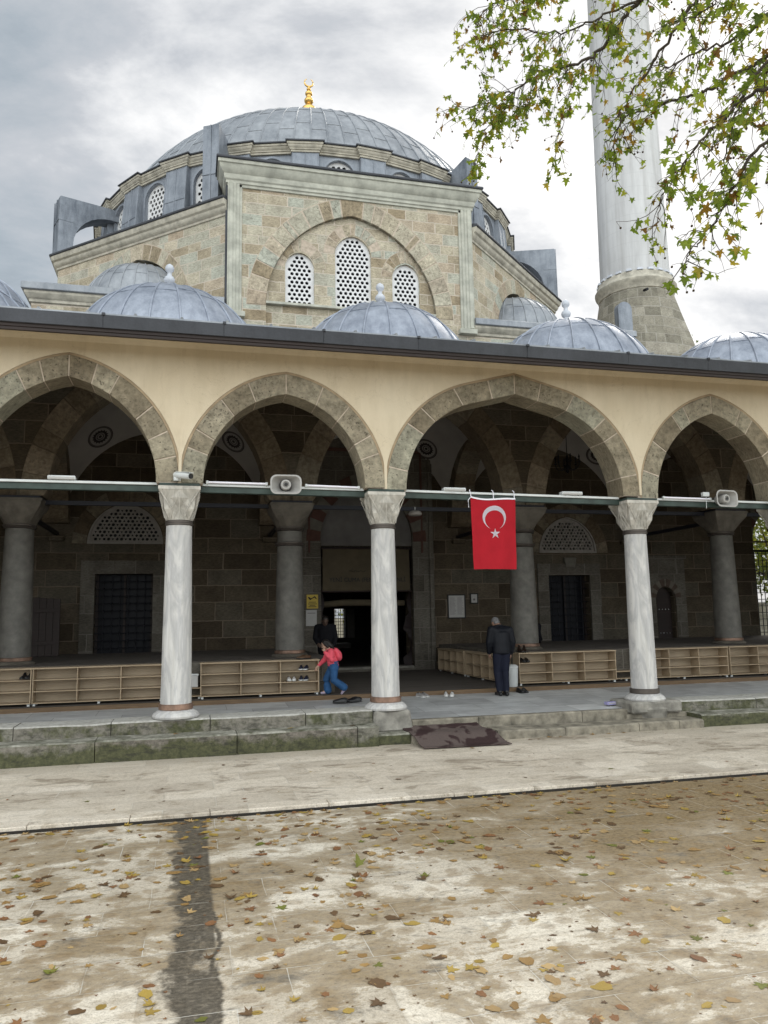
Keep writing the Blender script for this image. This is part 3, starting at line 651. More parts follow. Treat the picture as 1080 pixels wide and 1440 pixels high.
for nm, x0, x1 in (('raised_prayer_platform', -9.6, 2.98), ('raised_prayer_platform', 7.16, 20.5)):
    o = MB().box(x0, x1, 16.28, 22.02, 0.45, 1.20).build(nm, M['ashlar_grey'], bevel=0.02); o['kind'] = 'structure'
    o = MB().box(x0 + 0.1, x1 - 0.1, 16.4, 21.9, 1.195, 1.212).build('platform_matting', M['carpet']); o['kind'] = 'structure'

# ================================================================== OUTER ARCADE
arc = thing('outer_arcade', 'cream rendered arcade with pointed stone arches on white marble columns', 'arcade', (5.7, 13.05, 0.4))
# columns: x, base z, height of capital top
OC = [(-7.2, 0.53, 4.27), (-3.71, 0.53, 4.27), (-0.2, 0.53, 4.27), (3.27, 0.50, 4.25), (8.26, 0.44, 4.20), (11.66, 0.42, 4.18), (15.1, 0.42, 4.18), (18.5, 0.42, 4.18)]
YC = 13.06
for i, (cx, zb, zt) in enumerate(OC):
    c = link(bpy.data.objects.new('column', None)); c.parent = arc; c.location = Vector((cx, YC, zb)) - ORG[arc.name]; ORG[c.name] = Vector((cx, YC, zb)); c.empty_display_size = 0.2
    q = random.Random(i); lean = (0.07 if i == 4 else 0.0)
    mb = MB(); mb.lathe(cx, YC, [(0.36, zb), (0.37, zb + .03), (0.345, zb + .07), (0.29, zb + .105), (0.27, zb + 0.12)], 32)
    mb.build('base_moulding', M['marble'], c, smooth=40)
    mb = MB(); mb.lathe(cx, YC, [(0.255, zb + .12), (0.268, zb + .13), (0.268, zb + .20), (0.25, zb + 0.215)], 32)
    mb.build('collar', M['copper'] if i < 4 else M['bronze'], c, smooth=40)
    mb = MB(); pr = []
    for k in range(15):
        f = k / 14; pr.append((0.243 - 0.036 * f + q.uniform(-.0015, .0015), zb + 0.215 + (zt - 0.67 - zb - 0.215) * f))
    mb.lathe(cx, YC, pr, 36); mb.build('shaft', M['marble'], c, smooth=40)
    mb = MB(); z = zt - 0.67
    mb.lathe(cx, YC, [(0.212, z), (0.228, z + .012), (0.228, z + .035), (0.216, z + .04), (0.222, z + .045), (0.222, z + .075), (0.21, z + .085)], 32)
    mb.build('collar', M['bronze'], c, smooth=40)
    # capital: square above, round below, faceted with a zigzag of raised triangles
    mb = MB(); z0 = z + 0.085; z1 = zt - 0.10; h = 0.33
    sq = lambda a, s_: (cx + s_ * max(-1, min(1, math.tan(0) + 1.42 * math.cos(a))) , YC + s_ * max(-1, min(1, 1.42 * math.sin(a))))
    vs = []; n = 16
    for k in range(n): a = 2 * math.pi * k / n + math.pi / 4; vs.append((cx + 0.218 * math.cos(a), YC + 0.218 * math.sin(a), z0))
    for lv, f in ((1, 0.36), (2, 0.72)):
        for k in range(n):
            a = 2 * math.pi * k / n + math.pi / 4; sx, sy = sq(a, h - 0.02); bx, by = cx + 0.218 * math.cos(a), YC + 0.218 * math.sin(a)
            px, py = bx + (sx - bx) * f, by + (sy - by) * f; ph = (k + (0 if lv == 1 else 2)) % 4
            push = 0.036 if ph in (0,) else (-0.024 if ph == 2 else 0.0)
            vs.append((px + push * math.cos(a), py + push * math.sin(a), z0 + (z1 - z0) * f))
    for k in range(n): a = 2 * math.pi * k / n + math.pi / 4; sx, sy = sq(a, h); vs.append((sx, sy, z1))
    fs = []
    for j in range(3):
        for k in range(n):
            k2 = (k + 1) % n; a_, b_, c_, d_ = j * n + k, j * n + k2, (j + 1) * n + k2, (j + 1) * n + k
            if (k + j * 2) % 4 in (0, 1): fs += [(a_, b_, c_), (a_, c_, d_)]
            else: fs += [(a_, b_, d_), (b_, c_, d_)]
    fs += [tuple(range(n))[::-1], tuple(3 * n + k for k in range(n))]
    mb.add(vs, fs)
    for fa in range(4):
        rm = Matrix.Rotation(fa * math.pi / 2, 3, 'Z')
        def onf(u, t_):
            a = -math.pi / 2 + u * math.pi / 2; bx, by = .218 * math.cos(a), .218 * math.sin(a); sx, sy = u * 2 * h, -h
            p = Vector((bx + (sx - bx) * t_, by + (sy - by) * t_ - .006, z0 + (z1 - z0) * t_)); return rm @ p + Vector((cx, YC, 0))
        for V_ in ([(-.42, .04), (-.2, .45), (0, .86), (.2, .45), (.42, .04)], [(-.24, .04), (0, .50), (.24, .04)], [(-.46, .9), (-.34, .52), (-.25, .30)], [(.46, .9), (.34, .52), (.25, .30)], [(0, .10), (0, .82)]):
            mb.tube([onf(*q_) for q_ in V_], .0095, 5)
    mb.box(cx - h - .004, cx + h + .004, YC - h - .004, YC + h + .004, z1 - 0.002, z1 + 0.055)
    mb.build('capital', M['marble_cap'], c)
    mb = MB(); mb.box(cx - h + .01, cx + h - .01, YC - h + .01, YC + h - .01, z1 + 0.055, zt); mb.build('tie_plate', M['green_paint'], c, bevel=0.006)
    if i == 3:
        MB().hexa([(2.96, 12.70, 0.16), (3.66, 12.72, 0.16), (3.68, 13.45, 0.16), (2.95, 13.45, 0.16), (3.0, 12.74, 0.5), (3.62, 12.76, 0.5), (3.62, 13.4, 0.5), (3.0, 13.4, 0.5)]).build('plinth', M['plinth'], c, bevel=0.03)
    elif i == 4:
        mb = MB(); mb.lathe(cx, YC, [(0.38, 0.10), (0.44, 0.26), (0.46, 0.34)], 8, a0=R(22.5), a1=R(382.5)); mb.box(cx - .5, cx + .53, 12.68, 13.5, 0.23, 0.445); mb.build('plinth', M['plinth'], c, bevel=0.035)

# arches
Y0, Y1 = 12.78, 13.33
WT = 6.62
arches = []
for i in range(len(OC) - 1):
    xa, xb = OC[i][0], OC[i + 1][0]; zs = (OC[i][2] + OC[i + 1][2]) / 2 + 0.01
    cxm = (xa + xb) / 2; half = (xb - xa) / 2 - 0.02
    top = {1: 6.33, 2: 6.22, 3: 6.46, 4: 6.29}.get(i, 6.29)
    if i == 3: ext = resample(arch_curve(half, top - zs, 60, haunch=2.05), 36)
    elif i == 2: ext = resample(arch_curve(half, top - zs, 60), 36)
    else: ext = resample(arch_curve(half, top - zs, 60), 36)
    inn = resample(offset(ext, -0.352), 36)
    inn = [(p[0], max(0, p[1])) for p in inn]
    inn[0] = (-half + 0.352, 0); inn[-1] = (half - 0.352, 0)
    arches.append((cxm, zs, half, ext, inn))
ZS = 4.24
outer = [(-9.6, WT), (-9.6, ZS + .02)]
for cxm, zs, half, ext, inn in arches:
    P_ = shift(offset(ext, 0.045), cxm, zs); P_ = [(max(cxm - half + 0.004, min(cxm + half - 0.004, x)), max(zs + 0.015, z)) for x, z in P_]
    outer += [(P_[0][0], ZS + .02)] + P_[1:-1] + [(P_[-1][0], ZS + .02)]
outer += [(20.5, ZS + .02), (20.5, WT)]
holes = []
mb = MB(); plate(mb, FY(0), outer, holes, Y0, Y1); mb.build('arcade_wall', M['cream'], arc)
for i, (cxm, zs, half, ext, inn) in enumerate(arches):
    ri = link(bpy.data.objects.new('arch', None)); ri.parent = arc; ORG[ri.name] = ORG[arc.name]; ri.empty_display_size = .2
    mb = MB(); voussoirs(mb, FY(0), cxm, zs, inn, ext, Y0 - 0.006, Y1 + 0.005, (6, 6, 5, 6, 5, 5, 5)[i], 40 + i, gap=0.024, key=False, jit=0.55)
    mb.build('arch_ring', M['ring'], ri, bevel=0.007, bang=66)
    mb = MB(); ringfill(mb, FY(0), cxm, zs, offset(inn, 0.008), offset(ext, -0.002), Y0 + 0.004, Y1 - 0.004); mb.build('mortar_joint', M['mortar'], ri)
    e2 = [(max(-half - .012, min(half + .012, x)), z) for x, z in offset(ext, 0.042)]
    e1 = [(max(-half + .004, min(half - .004, x)), z) for x, z in offset(ext, 0.003)]
    mb = MB(); ringfill(mb, FY(0), cxm, zs, e1, e2, Y0 + 0.006, Y1 - 0.02); mb.build('border', M['ring_border'], ri)
# small stone springers over each capital where the two rings meet
for i, (cx, zb, zt) in enumerate(OC):
    MB().box(cx - 0.05, cx + 0.05, Y0 + 0.02, Y1 - 0.02, zt - 0.002, zt + 0.42).build('springer', M['mortar'], arc)
# eaves: render cove, wooden fascia, lead edge, lead roof
EY = 12.03
mb = MB(); prof = [(Y0 + 0.0, WT - .06), (Y0 - 0.03, WT - 0.02), (Y0 - 0.10, WT + 0.01), (Y0 - 0.25, WT + .02), (EY + 0.06, WT + 0.0), (EY + 0.06, WT + .06), (Y0 + .1, WT + .08)]
vs = []
for xx in (-10.2, 20.9):
    for y, z in prof: vs.append((xx, y, z))
n = len(prof); fs = [(k, (k + 1) % n, n + (k + 1) % n, n + k) for k in range(n)] + [tuple(range(n)), tuple(range(n, 2 * n))[::-1]]
mb.add(vs, fs); mb.build('eave_soffit', M['cream'], arc, smooth=40)
mb = MB()
for a, b, z0, z1 in ((EY + .012, EY + .06, 6.425, 6.475), (EY, EY + .058, 6.477, 6.535)): mb.box(-10.25, 20.95, a, b, z0, z1)
mb.build('fascia_board', M['wood_dark'], arc, bevel=0.004)
mb = MB(); rr = random.Random(4); x = -10.3
while x < 20.9:
    wd = rr.uniform(1.5, 2.1); x2 = min(x + wd, 21); j = rr.uniform(-.006, .006)
    mb.hexa([(x, EY - .03 + j, 6.53), (x2, EY - .03 + j, 6.53), (x2, EY + .05, 6.53), (x, EY + .05, 6.53), (x, EY - .055 + j, 6.735 + j), (x2, EY - .055 + j, 6.735 + j), (x2, EY + .05, 6.75), (x, EY + .05, 6.75)])
    mb.box(x - .02, x + .03, EY - .075, EY + .05, 6.72, 6.765); x = x2
mb.build('eave_lead', M['lead_dark'], arc, bevel=0.006)
mb = MB()
mb.hexa([(-10.3, EY - .03, 6.735), (20.95, EY - .03, 6.735), (20.95, 17.0, 7.9), (-10.3, 17.0, 7.9), (-10.3, EY - .03, 6.765), (20.95, EY - .03, 6.765), (20.95, 17.0, 7.95), (-10.3, 17.0, 7.95)])
for k in range(44): xx = -10 + k * 0.7; mb.tube([(xx, EY - .03, 6.775), (xx, 17.0, 7.955)], 0.025, 6)
mb.build('lead_roof', M['lead'], arc)
mb = MB(); mb.hexa([(-9.6, Y1, 6.5), (20.5, Y1, 6.5), (20.5, 17.1, 7.62), (-9.6, 17.1, 7.62), (-9.6, Y1, 6.54), (20.5, Y1, 6.54), (20.5, 17.1, 7.66), (-9.6, 17.1, 7.66)])
mb.build('ceiling', M['ceiling_wood'], arc)
# painted tie beams across the openings
for i in range(len(OC) - 1):
    xa, xb = OC[i][0] + .30, OC[i + 1][0] - .30; za, zb_ = OC[i][2] - .055, OC[i + 1][2] - .055
    mb = MB(); mb.hexa([(xa, 13.0, za - .05), (xb, 13.0, zb_ - .05), (xb, 13.1, zb_ - .05), (xa, 13.1, za - .05), (xa, 13.0, za + .05), (xb, 13.0, zb_ + .05), (xb, 13.1, zb_ + .05), (xa, 13.1, za + .05)])
    tb = mb.build('tie_beam', M['green_paint'], arc, bevel=0.006)
    mb = MB(); mb.hexa([(xa + .05, 12.97, za + .055), (xb - .05, 12.97, zb_ + .055), (xb - .05, 13.04, zb_ + .055), (xa + .05, 13.04, za + .055), (xa + .05, 12.97, za + .095), (xb - .05, 12.97, zb_ + .095), (xb - .05, 13.04, zb_ + .095), (xa + .05, 13.04, za + .095)])
    mb.build('cable_trunking', M['white_plastic'], arc, bevel=0.004)
# unseen solid ends, added to keep light out of the porch
MB().box(-9.95, -9.6, 12.8, 22.0, -0.05, 7.6).build('end_light_block', M['ashlar_in'], arc)
MB().box(20.5, 20.85, 12.8, 22.0, -0.05, 7.6).build('end_light_block', M['ashlar_in'], arc)

# ================================================================== DOMED PORCH
por = thing('domed_porch', 'inner stone porch with heavy columns and small blue grey lead domes', 'porch', (5, 19, 1.2))
IX = [-9.2, -3.5, 2.17, 7.85, 13.55, 19.25]; YI = 17.4; ZT = 4.63; YW = 22.0
for i, cx in enumerate(IX):
    c = link(bpy.data.objects.new('column', None)); c.parent = por; ORG[c.name] = ORG[por.name]; c.empty_display_size = .2
    two = i in (2, 3)
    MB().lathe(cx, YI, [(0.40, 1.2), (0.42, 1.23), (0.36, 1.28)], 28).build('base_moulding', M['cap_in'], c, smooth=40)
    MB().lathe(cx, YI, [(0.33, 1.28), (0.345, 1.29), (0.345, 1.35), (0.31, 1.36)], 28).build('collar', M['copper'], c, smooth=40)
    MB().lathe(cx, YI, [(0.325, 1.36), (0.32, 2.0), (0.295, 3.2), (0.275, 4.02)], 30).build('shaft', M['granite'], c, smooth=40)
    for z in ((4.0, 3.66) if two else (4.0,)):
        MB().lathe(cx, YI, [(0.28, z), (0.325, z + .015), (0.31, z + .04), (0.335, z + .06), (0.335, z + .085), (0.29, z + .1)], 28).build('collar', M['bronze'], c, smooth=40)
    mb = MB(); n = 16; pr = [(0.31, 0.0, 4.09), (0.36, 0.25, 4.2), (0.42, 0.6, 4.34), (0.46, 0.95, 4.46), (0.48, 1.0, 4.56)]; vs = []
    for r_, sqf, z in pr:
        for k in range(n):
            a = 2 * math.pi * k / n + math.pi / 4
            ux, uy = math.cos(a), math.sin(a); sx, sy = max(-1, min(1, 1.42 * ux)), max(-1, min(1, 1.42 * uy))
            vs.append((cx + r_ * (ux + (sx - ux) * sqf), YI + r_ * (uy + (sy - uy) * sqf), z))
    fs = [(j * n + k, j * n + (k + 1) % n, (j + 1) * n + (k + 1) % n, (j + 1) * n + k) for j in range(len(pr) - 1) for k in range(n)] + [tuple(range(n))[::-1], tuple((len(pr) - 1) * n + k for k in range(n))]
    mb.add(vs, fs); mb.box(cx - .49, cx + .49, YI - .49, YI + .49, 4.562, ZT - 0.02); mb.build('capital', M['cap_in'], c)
    MB().box(cx - .45, cx + .45, YI - .45, YI + .45, ZT - .022, ZT + 0.03).build('tie_plate', M['tie_iron'], c)
# front arches
IA = []
outer = [(-9.6, 8.45), (-9.6, ZT + .03)]; holes = []
for i in range(5):
    cxm = (IX[i] + IX[i + 1]) / 2; half = (IX[i + 1] - IX[i]) / 2 - 0.03
    ext = resample(arch_curve(half, 3.25, 50), 32); inn = resample(offset(ext, -0.52), 32); inn = [(p[0], max(0, p[1])) for p in inn]; inn[0] = (-half + .45, 0); inn[-1] = (half - .45, 0)
    IA.append((cxm, half, ext, inn)); P_ = shift(ext, cxm, ZT + 0.04); outer += [(P_[0][0], ZT + .03)] + P_[1:-1] + [(P_[-1][0], ZT + .03)]
outer += [(20.5, ZT + .03), (20.5, 8.45)]
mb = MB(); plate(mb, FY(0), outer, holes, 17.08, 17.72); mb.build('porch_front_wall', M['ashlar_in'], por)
for i, (cxm, half, ext, inn) in enumerate(IA):
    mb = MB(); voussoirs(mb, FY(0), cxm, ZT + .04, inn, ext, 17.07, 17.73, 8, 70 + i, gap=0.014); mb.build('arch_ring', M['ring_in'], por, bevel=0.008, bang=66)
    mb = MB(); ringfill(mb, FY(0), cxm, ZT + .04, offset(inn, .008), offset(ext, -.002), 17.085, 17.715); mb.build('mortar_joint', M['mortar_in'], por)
for cx in IX: MB().box(cx - .35, cx + .35, 17.1, 17.7, ZT + .03, ZT + .35).build('springer', M['ashlar_in'], por)
# arches from column to hall wall
for i, cx in enumerate(IX):
    fr = Fr((cx - 0.32, 0, 0), (0, 1, 0), (0, 0, 1), (1, 0, 0)); yc = (17.7 + YW) / 2; half = (YW - 17.7) / 2 + .0
    ext = resample(arch_curve(half, 2.75, 50), 26); inn = resample(offset(ext, -0.42), 26); inn = [(p[0], max(0, p[1])) for p in inn]; inn[0] = (-half + .3, 0); inn[-1] = (half - .3, 0)
    mb = MB(); voussoirs(mb, fr, yc, ZT + .04, inn, ext, 0, 0.64, 7, 90 + i, gap=0.014); mb.build('arch_ring', M['ring_in'], por, bevel=0.008, bang=66)
    mb = MB(); ringfill(mb, fr, yc, ZT + .04, offset(inn, .008), offset(ext, -.004), 0.01, 0.63); mb.build('mortar_joint', M['mortar_in'], por)
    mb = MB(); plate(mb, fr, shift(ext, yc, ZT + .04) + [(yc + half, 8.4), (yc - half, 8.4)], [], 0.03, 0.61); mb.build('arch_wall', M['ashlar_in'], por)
    # iron tie to the hall wall and along the columns
    MB().box(cx - .045, cx + .045, YI + .3, YW + .05, 4.36, 4.45).build('tie_bar', M['tie_iron'], por)
    MB().box(cx - .2, cx + .2, YW - .16, YW + .02, 4.20, 4.34).build('corbel', M['ashlar_in'], por, bevel=0.02)
for i in range(5): MB().box(IX[i] + .4, IX[i + 1] - .4, YI - .04, YI + .04, 4.535, 4.625).build('tie_bar', M['tie_iron'], por)
# sail vaults of whitewashed plaster with painted medallions at the corners
for i in range(5):
    cxm = (IX[i] + IX[i + 1]) / 2; ycm = (17.7 + YW) / 2; hx = (IX[i + 1] - IX[i]) / 2 - .30; hy = (YW - 17.7) / 2
    RS = 3.44; mb = MB(); n = 26; vs = []; fs = []; zc = ZT
    for j in range(n + 1):
        for k in range(n + 1):
            x = -hx + 2 * hx * k / n; y = -hy + 2 * hy * j / n
            vs.append((cxm + x, ycm + y, zc + math.sqrt(max(0.0, RS * RS - x * x - y * y))))
    for j in range(n):
        for k in range(n): a = j * (n + 1) + k; fs.append((a, a + n + 1, a + n + 2, a + 1))
    mb.add(vs, fs); mb.build('vault', M['vault'], por, smooth=60, fixn=False)
    for az in (44, 136):
        e_ = R(44); a = R(az); nv = -Vector((math.cos(e_) * math.cos(a), math.cos(e_) * math.sin(a), math.sin(e_)))
        ctr = Vector((cxm, ycm, zc)) - nv * (RS - 0.012); U = nv.cross(Vector((0, 0, 1))).normalized(); V = U.cross(nv)
        fr = Fr(ctr, U, V, nv); md = link(bpy.data.objects.new('medallion', None)); md.parent = por; ORG[md.name] = ORG[por.name]; md.empty_display_size = .1
        dish = lambda p: 0.02 + (p[0] ** 2 + p[1] ** 2) * 0.14
        def disc(r0, r1, lift, mat, nm, teeth=0):
            mb = MB(); N = 48; vs = []
            for k in range(N):
                t_ = 2 * math.pi * k / N
                for r_ in (r0, r1 + (teeth * (0.5 + 0.5 * math.cos(16 * t_)) if teeth else 0)):
                    x, y = r_ * math.cos(t_), r_ * math.sin(t_); vs.append(fr(x, y, lift + (x * x + y * y) * 0.145))
            mb.add(vs, [(2 * k, 2 * k + 1, (2 * k + 3) % (2 * N), (2 * k + 2) % (2 * N)) for k in range(N)]); mb.build(nm, M[mat], md, fixn=False)
        disc(0.29, 0.335, 0.006, 'paint_grey', 'ring'); disc(0.335, 0.355, 0.006, 'paint_dark', 'ring')
        disc(0.13, 0.185, 0.006, 'paint_dark', 'rosette', 0.055); disc(0.08, 0.105, 0.006, 'paint_dark', 'ring'); disc(0.0, 0.045, 0.006, 'paint_dark', 'boss')
# roof slab and domes
MB().box(-9.95, 20.85, 17.04, 22.0, 8.45, 8.58).build('roof_slab', M['lead'], por)
def lead_dome(parent, cx, cy, r, zb, rise, nrib, mats, finial=None, ribr=0.022, rings=(0.3,), a0=0, a1=2 * math.pi, sub=None, name='dome', skirt=0.12, nseg=64):
    Rs = (r * r + rise * rise) / (2 * rise); zc = zb + rise - Rs; b0 = math.asin(min(1, (zb - zc) / Rs))
    N = 18; pr = [(r + .0, zb - skirt)] if skirt else []
    ang = [b0 + (math.pi / 2 - b0) * k / N for k in range(N + 1)]
    pr += [(max(0.004, Rs * math.cos(t_)), zc + Rs * math.sin(t_)) for t_ in ang]
    d = MB().lathe(cx, cy, pr, nseg, a0=a0, a1=a1, cap=False).build(name, M[mats], parent, smooth=50)
    mb = MB()
    full = abs(a1 - a0) > 6.2
    for k in range(nrib + (0 if full else 1)):
        a = a0 + (a1 - a0) * k / nrib; top = N - (1 if k % 2 == 0 else 4)
        pts = [(cx + (Rs * math.cos(t_) + .004) * math.cos(a), cy + (Rs * math.cos(t_) + .004) * math.sin(a), zc + (Rs + .004) * math.sin(t_)) for t_ in ang[:top]]
        mb.tube(pts, ribr, 5)
    for q, f in enumerate(rings):
        for k in range(nrib):
            ff = f + (0.05 if k % 2 else 0.0); t_ = b0 + (math.pi / 2 - b0) * ff; pts = []
            for s_ in range(4):
                a = a0 + (a1 - a0) * (k + s_ / 3) / nrib; pts.append((cx + (Rs + .002) * math.cos(t_) * math.cos(a), cy + (Rs + .002) * math.cos(t_) * math.sin(a), zc + (Rs + .002) * math.sin(t_)))
            mb.tube(pts, ribr * 0.5, 4)
    mb.build('seam', M[mats], d, smooth=50)
    return d, zc + Rs
for i in range(5):
    cx = (IX[i] + IX[i + 1]) / 2; cy = 19.85
    mb = MB(); mb.lathe(cx, cy, [(2.66, 8.5), (2.66, 8.62), (2.5, 8.66)], 8, a0=R(22.5), a1=R(382.5)); mb.build('dome_base', M['lead_dark'], por)
    d, za = lead_dome(por, cx - (0 if i else -.3), cy, 2.5, 8.66, 1.88, 22, 'lead_porch', rings=(0.42,), ribr=0.03)
    mb = MB(); mb.lathe(cx, cy, [(r_ * 1.25, za + z * 1.38) for r_, z in ((0.12, -.05), (0.11, .05), (0.06, .12), (0.055, .15), (0.10, .19), (0.115, .24), (0.09, .29), (0.05, .32), (0.045, .38), (0.085, .42), (0.095, .47), (0.07, .52), (0.01, .56))], 16)
    if i < 4: mb.build('finial', M['finial_lead'], d, smooth=50)

# ================================================================== MOSQUE HALL
MC = Vector((4.73, 31.0, 0))
mos = thing('mosque_hall', 'tan ashlar mosque hall with octagonal top and broad ribbed lead dome', 'mosque', MC)
def sweep(mb, path, prof, closed=False, mi=0):
    """profile (out, z) swept along an XY path; out is to the right of travel"""
    n = len(path); rings = []
    for i, p in enumerate(path):
        p = Vector(p)
        a = Vector(path[i - 1]) if (i > 0 or closed) else None; b = Vector(path[(i + 1) % n]) if (i < n - 1 or closed) else None
        d1 = (p - a).normalized() if a is not None else None; d2 = (b - p).normalized() if b is not None else None
        if d1 is None: d1 = d2
        if d2 is None: d2 = d1
        n1 = Vector((d1.y, -d1.x)); n2 = Vector((d2.y, -d2.x)); nn = (n1 + n2); nn = nn / max(0.3, nn.dot(n1))
        rings.append([(p.x + nn.x * o, p.y + nn.y * o, z) for o, z in prof])
    m = len(prof); vs = [q for r_ in rings for q in r_]; fs = []
    for i in range(n if closed else n - 1):
        j = (i + 1) % n
        for k in range(m): fs.append((i * m + k, j * m + k, j * m + (k + 1) % m, i * m + (k + 1) % m))
    if not closed: fs += [tuple(range(m)), tuple((n - 1) * m + k for k in range(m))[::-1]]
    mb.add(vs, fs, mi)
XL, XR = 0.92, 8.58; DL, DR = -4.6, 14.06; YD = 27.0
oct_pts = [(DL, 27.0), (XL, 22.0), (XR, 22.0), (DR, 27.0), (DR, 35.0), (XR, 40.0), (XL, 40.0), (DL, 35.0)]
# --- lower wall with its openings
AP = lambda a, h, cx, z, n=16, hn=None: shift(arch_curve(a, h, n, haunch=hn), cx, z)
tymL = AP(0.99, 1.11, -1.745, 4.14); tymR = AP(0.99, 1.13, 11.51, 3.93)
sdo = [(14.54, 0.97), (14.54, 2.5)] + [(14.87 + x, 2.5 + z) for x, z in arch_curve(0.33, 0.34, 8)] + [(15.2, 2.5), (15.2, 0.97)]
door = rect(3.62, 6.37, 0.5, 4.1)
wL, wR = rect(-2.5, -1.0, 1.13, 3.32), rect(10.77, 12.19, 0.97, 3.23)
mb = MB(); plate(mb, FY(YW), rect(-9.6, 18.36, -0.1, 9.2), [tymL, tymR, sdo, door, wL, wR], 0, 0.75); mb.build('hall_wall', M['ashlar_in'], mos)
# --- upper front wall
bigc, bigz = 4.70, 11.28
bext = resample(arch_curve(3.22, 3.74, 60), 44); binn = resample(arch_curve(2.66, 3.14, 60), 44)
outer = [(DL + .2, 9.2), (DR, 9.2), (DR, 11.2), (XR, 11.2), (XR, 15.1), (XL, 15.1), (XL, 11.2), (DL + .2, 11.2)]
hole = [(bigc - 2.66, 10.6)] + shift(binn, bigc, bigz) + [(bigc + 2.66, 10.6)]
mb = MB(); plate(mb, FY(22.0), outer, [hole], 0, 0.5); mb.build('front_wall', M['ashlar'], mos)
wins = [(3.075, 0.445, 11.46, 12.62, 0.50), (4.74, 0.57, 11.5, 13.18, 0.64), (6.43, 0.445, 11.46, 12.57, 0.50)]
wh = [[(c - a, z0)] + shift(arch_curve(a, h, 12), c, z1) + [(c + a, z0)] for c, a, z0, z1, h in wins]
mb = MB(); plate(mb, FY(22.0), [(bigc - 2.9, 10.5), (bigc + 2.9, 10.5)] + [(bigc + 2.75, 12.8), (bigc + 2.2, 14.0), (bigc, 14.6), (bigc - 2.2, 14.0), (bigc - 2.75, 12.8)], wh, 0.13, 0.48); mb.build('arch_infill', M['ashlar'], mos)
mb = MB(); voussoirs(mb, FY(22), bigc, bigz, binn, bext, -0.012, 0.45, 11, 5, gap=0.034, jit=0.5); mb.build('relieving_arch', M['ring_hall'], mos, bevel=0.012, bang=66)
mb = MB(); ringfill(mb, FY(22), bigc, bigz, offset(binn, .008), offset(bext, .02), -0.003, 0.4); mb.build('mortar_joint', M['mortar'], mos)
mb = MB(); mb.box(bigc - 2.66, bigc + 2.66, 21.985, 22.13, 11.36, 11.44); mb.build('window_sill', M['mould'], mos, bevel=0.01)

def lattice(poly_u, cell, rad, fr, d0, d1, name, mat, parent, margin=0.03, sides=8, hexgrid=True):
    xs = [p[0] for p in poly_u]; ys = [p[1] for p in poly_u]; hs = []
    j = 0; y = min(ys) + margin + rad
    x0 = (min(xs) + max(xs)) / 2
    while y < max(ys):
        k = -30
        while k < 31:
            x = x0 + (k + (0.5 if (j % 2 and hexgrid) else 0)) * cell
            if inside((x, y), poly_u) and edist((x, y), poly_u) > rad + margin: hs.append(circle(x, y, rad, sides, a0=math.pi / sides))
            k += 1
        y += cell * (0.866 if hexgrid else 1); j += 1
    mb = MB(); plate(mb, fr, poly_u, hs, d0, d1); return mb.build(name, mat, parent)
def glass(poly, fr, d, parent, name='pane'):
    mb = MB(); plate(mb, fr, poly, [], d, d + 0.02); return mb.build(name, M['glass_dark'], parent)
for (c, a, z0, z1, h), P_ in zip(wins, wh):
    wdw = link(bpy.data.objects.new('window', None)); wdw.parent = mos; ORG[wdw.name] = ORG[mos.name]; wdw.empty_display_size = .2
    sm = offset(P_, -0.004)
    lattice(P_, 0.152, 0.056, FY(22), 0.22, 0.27, 'lattice', M['white_stucco'], wdw, margin=0.022)
    glass(P_, FY(22), 0.33, wdw)
    e2 = resample(arch_curve(a + 0.34, h + 0.40, 30), 20); e1 = resample(arch_curve(a + .02, h + .02, 30), 20)
    mb = MB(); voussoirs(mb, FY(22), c, z1 + .02, e1, e2, 0.122, 0.3, 5, int(c * 10), gap=0.018); mb.build('window_arch', M['ring_hall'], wdw, bevel=0.01, bang=66)
    mb = MB(); ringfill(mb, FY(22), c, z1 + .02, offset(e1, .006), offset(e2, .02), 0.127, 0.28); mb.build('mortar_joint', M['mortar'], wdw)
# --- front frame: pilasters and cornice
for x0, x1, s in ((XL, XL + 0.43, 1), (XR - 0.43, XR, -1)):
    o = x0 if s > 0 else x1; mb = MB()
    for w0, w1, dd in ((0, .40, .05), (0, .32, .09), (0, .22, .12), (0.02, .13, .15)):
        a, b = sorted((o + s * w0 - (s * .03 if w0 == 0 else 0), o + s * w1)); mb.box(a, b, 22.0 - dd, 22.02, 10.98 + dd * .2, 15.02)
    a, b = sorted((o - s * .08, o + s * .50)); mb.box(a, b, 21.8, 22.02, 10.82, 10.98)
    mb.build('frame_pilaster', M['mould'], mos, bevel=0.012)
mb = MB(); pr = [(0, 14.92), (.05, 14.93), (.05, 15.00), (.09, 15.02), (.09, 15.10), (.13, 15.14), (.15, 15.23), (.15, 15.28), (.20, 15.32), (.27, 15.44), (.29, 15.52), (.33, 15.54), (.33, 15.64), (0, 15.64)]
sweep(mb, [(XL, 24.3), (XL, 22.0), (XR, 22.0), (XR, 24.3)], pr); mb.build('front_cornice', M['mould'], mos, smooth=30)
mb = MB(); sweep(mb, [(XL, 24.3), (XL, 22.0), (XR, 22.0), (XR, 24.3)], [(-.4, 15.642), (.36, 15.642), (.38, 15.66), (.38, 15.71), (.35, 15.74), (-.4, 15.86)])
mb.box(XL - .09, XL - .015, 21.94, 22.1, 10.9, 14.95)
mb.hexa([(XL, 22.1, 15.65), (XR, 22.1, 15.65), (XR, 24.2, 15.1), (XL, 24.2, 15.1), (XL, 22.1, 15.80), (XR, 22.1, 15.80), (XR, 24.2, 15.3), (XL, 24.2, 15.3)])
mb.build('lead_capping', M['lead_dark'], mos, bevel=0.01)
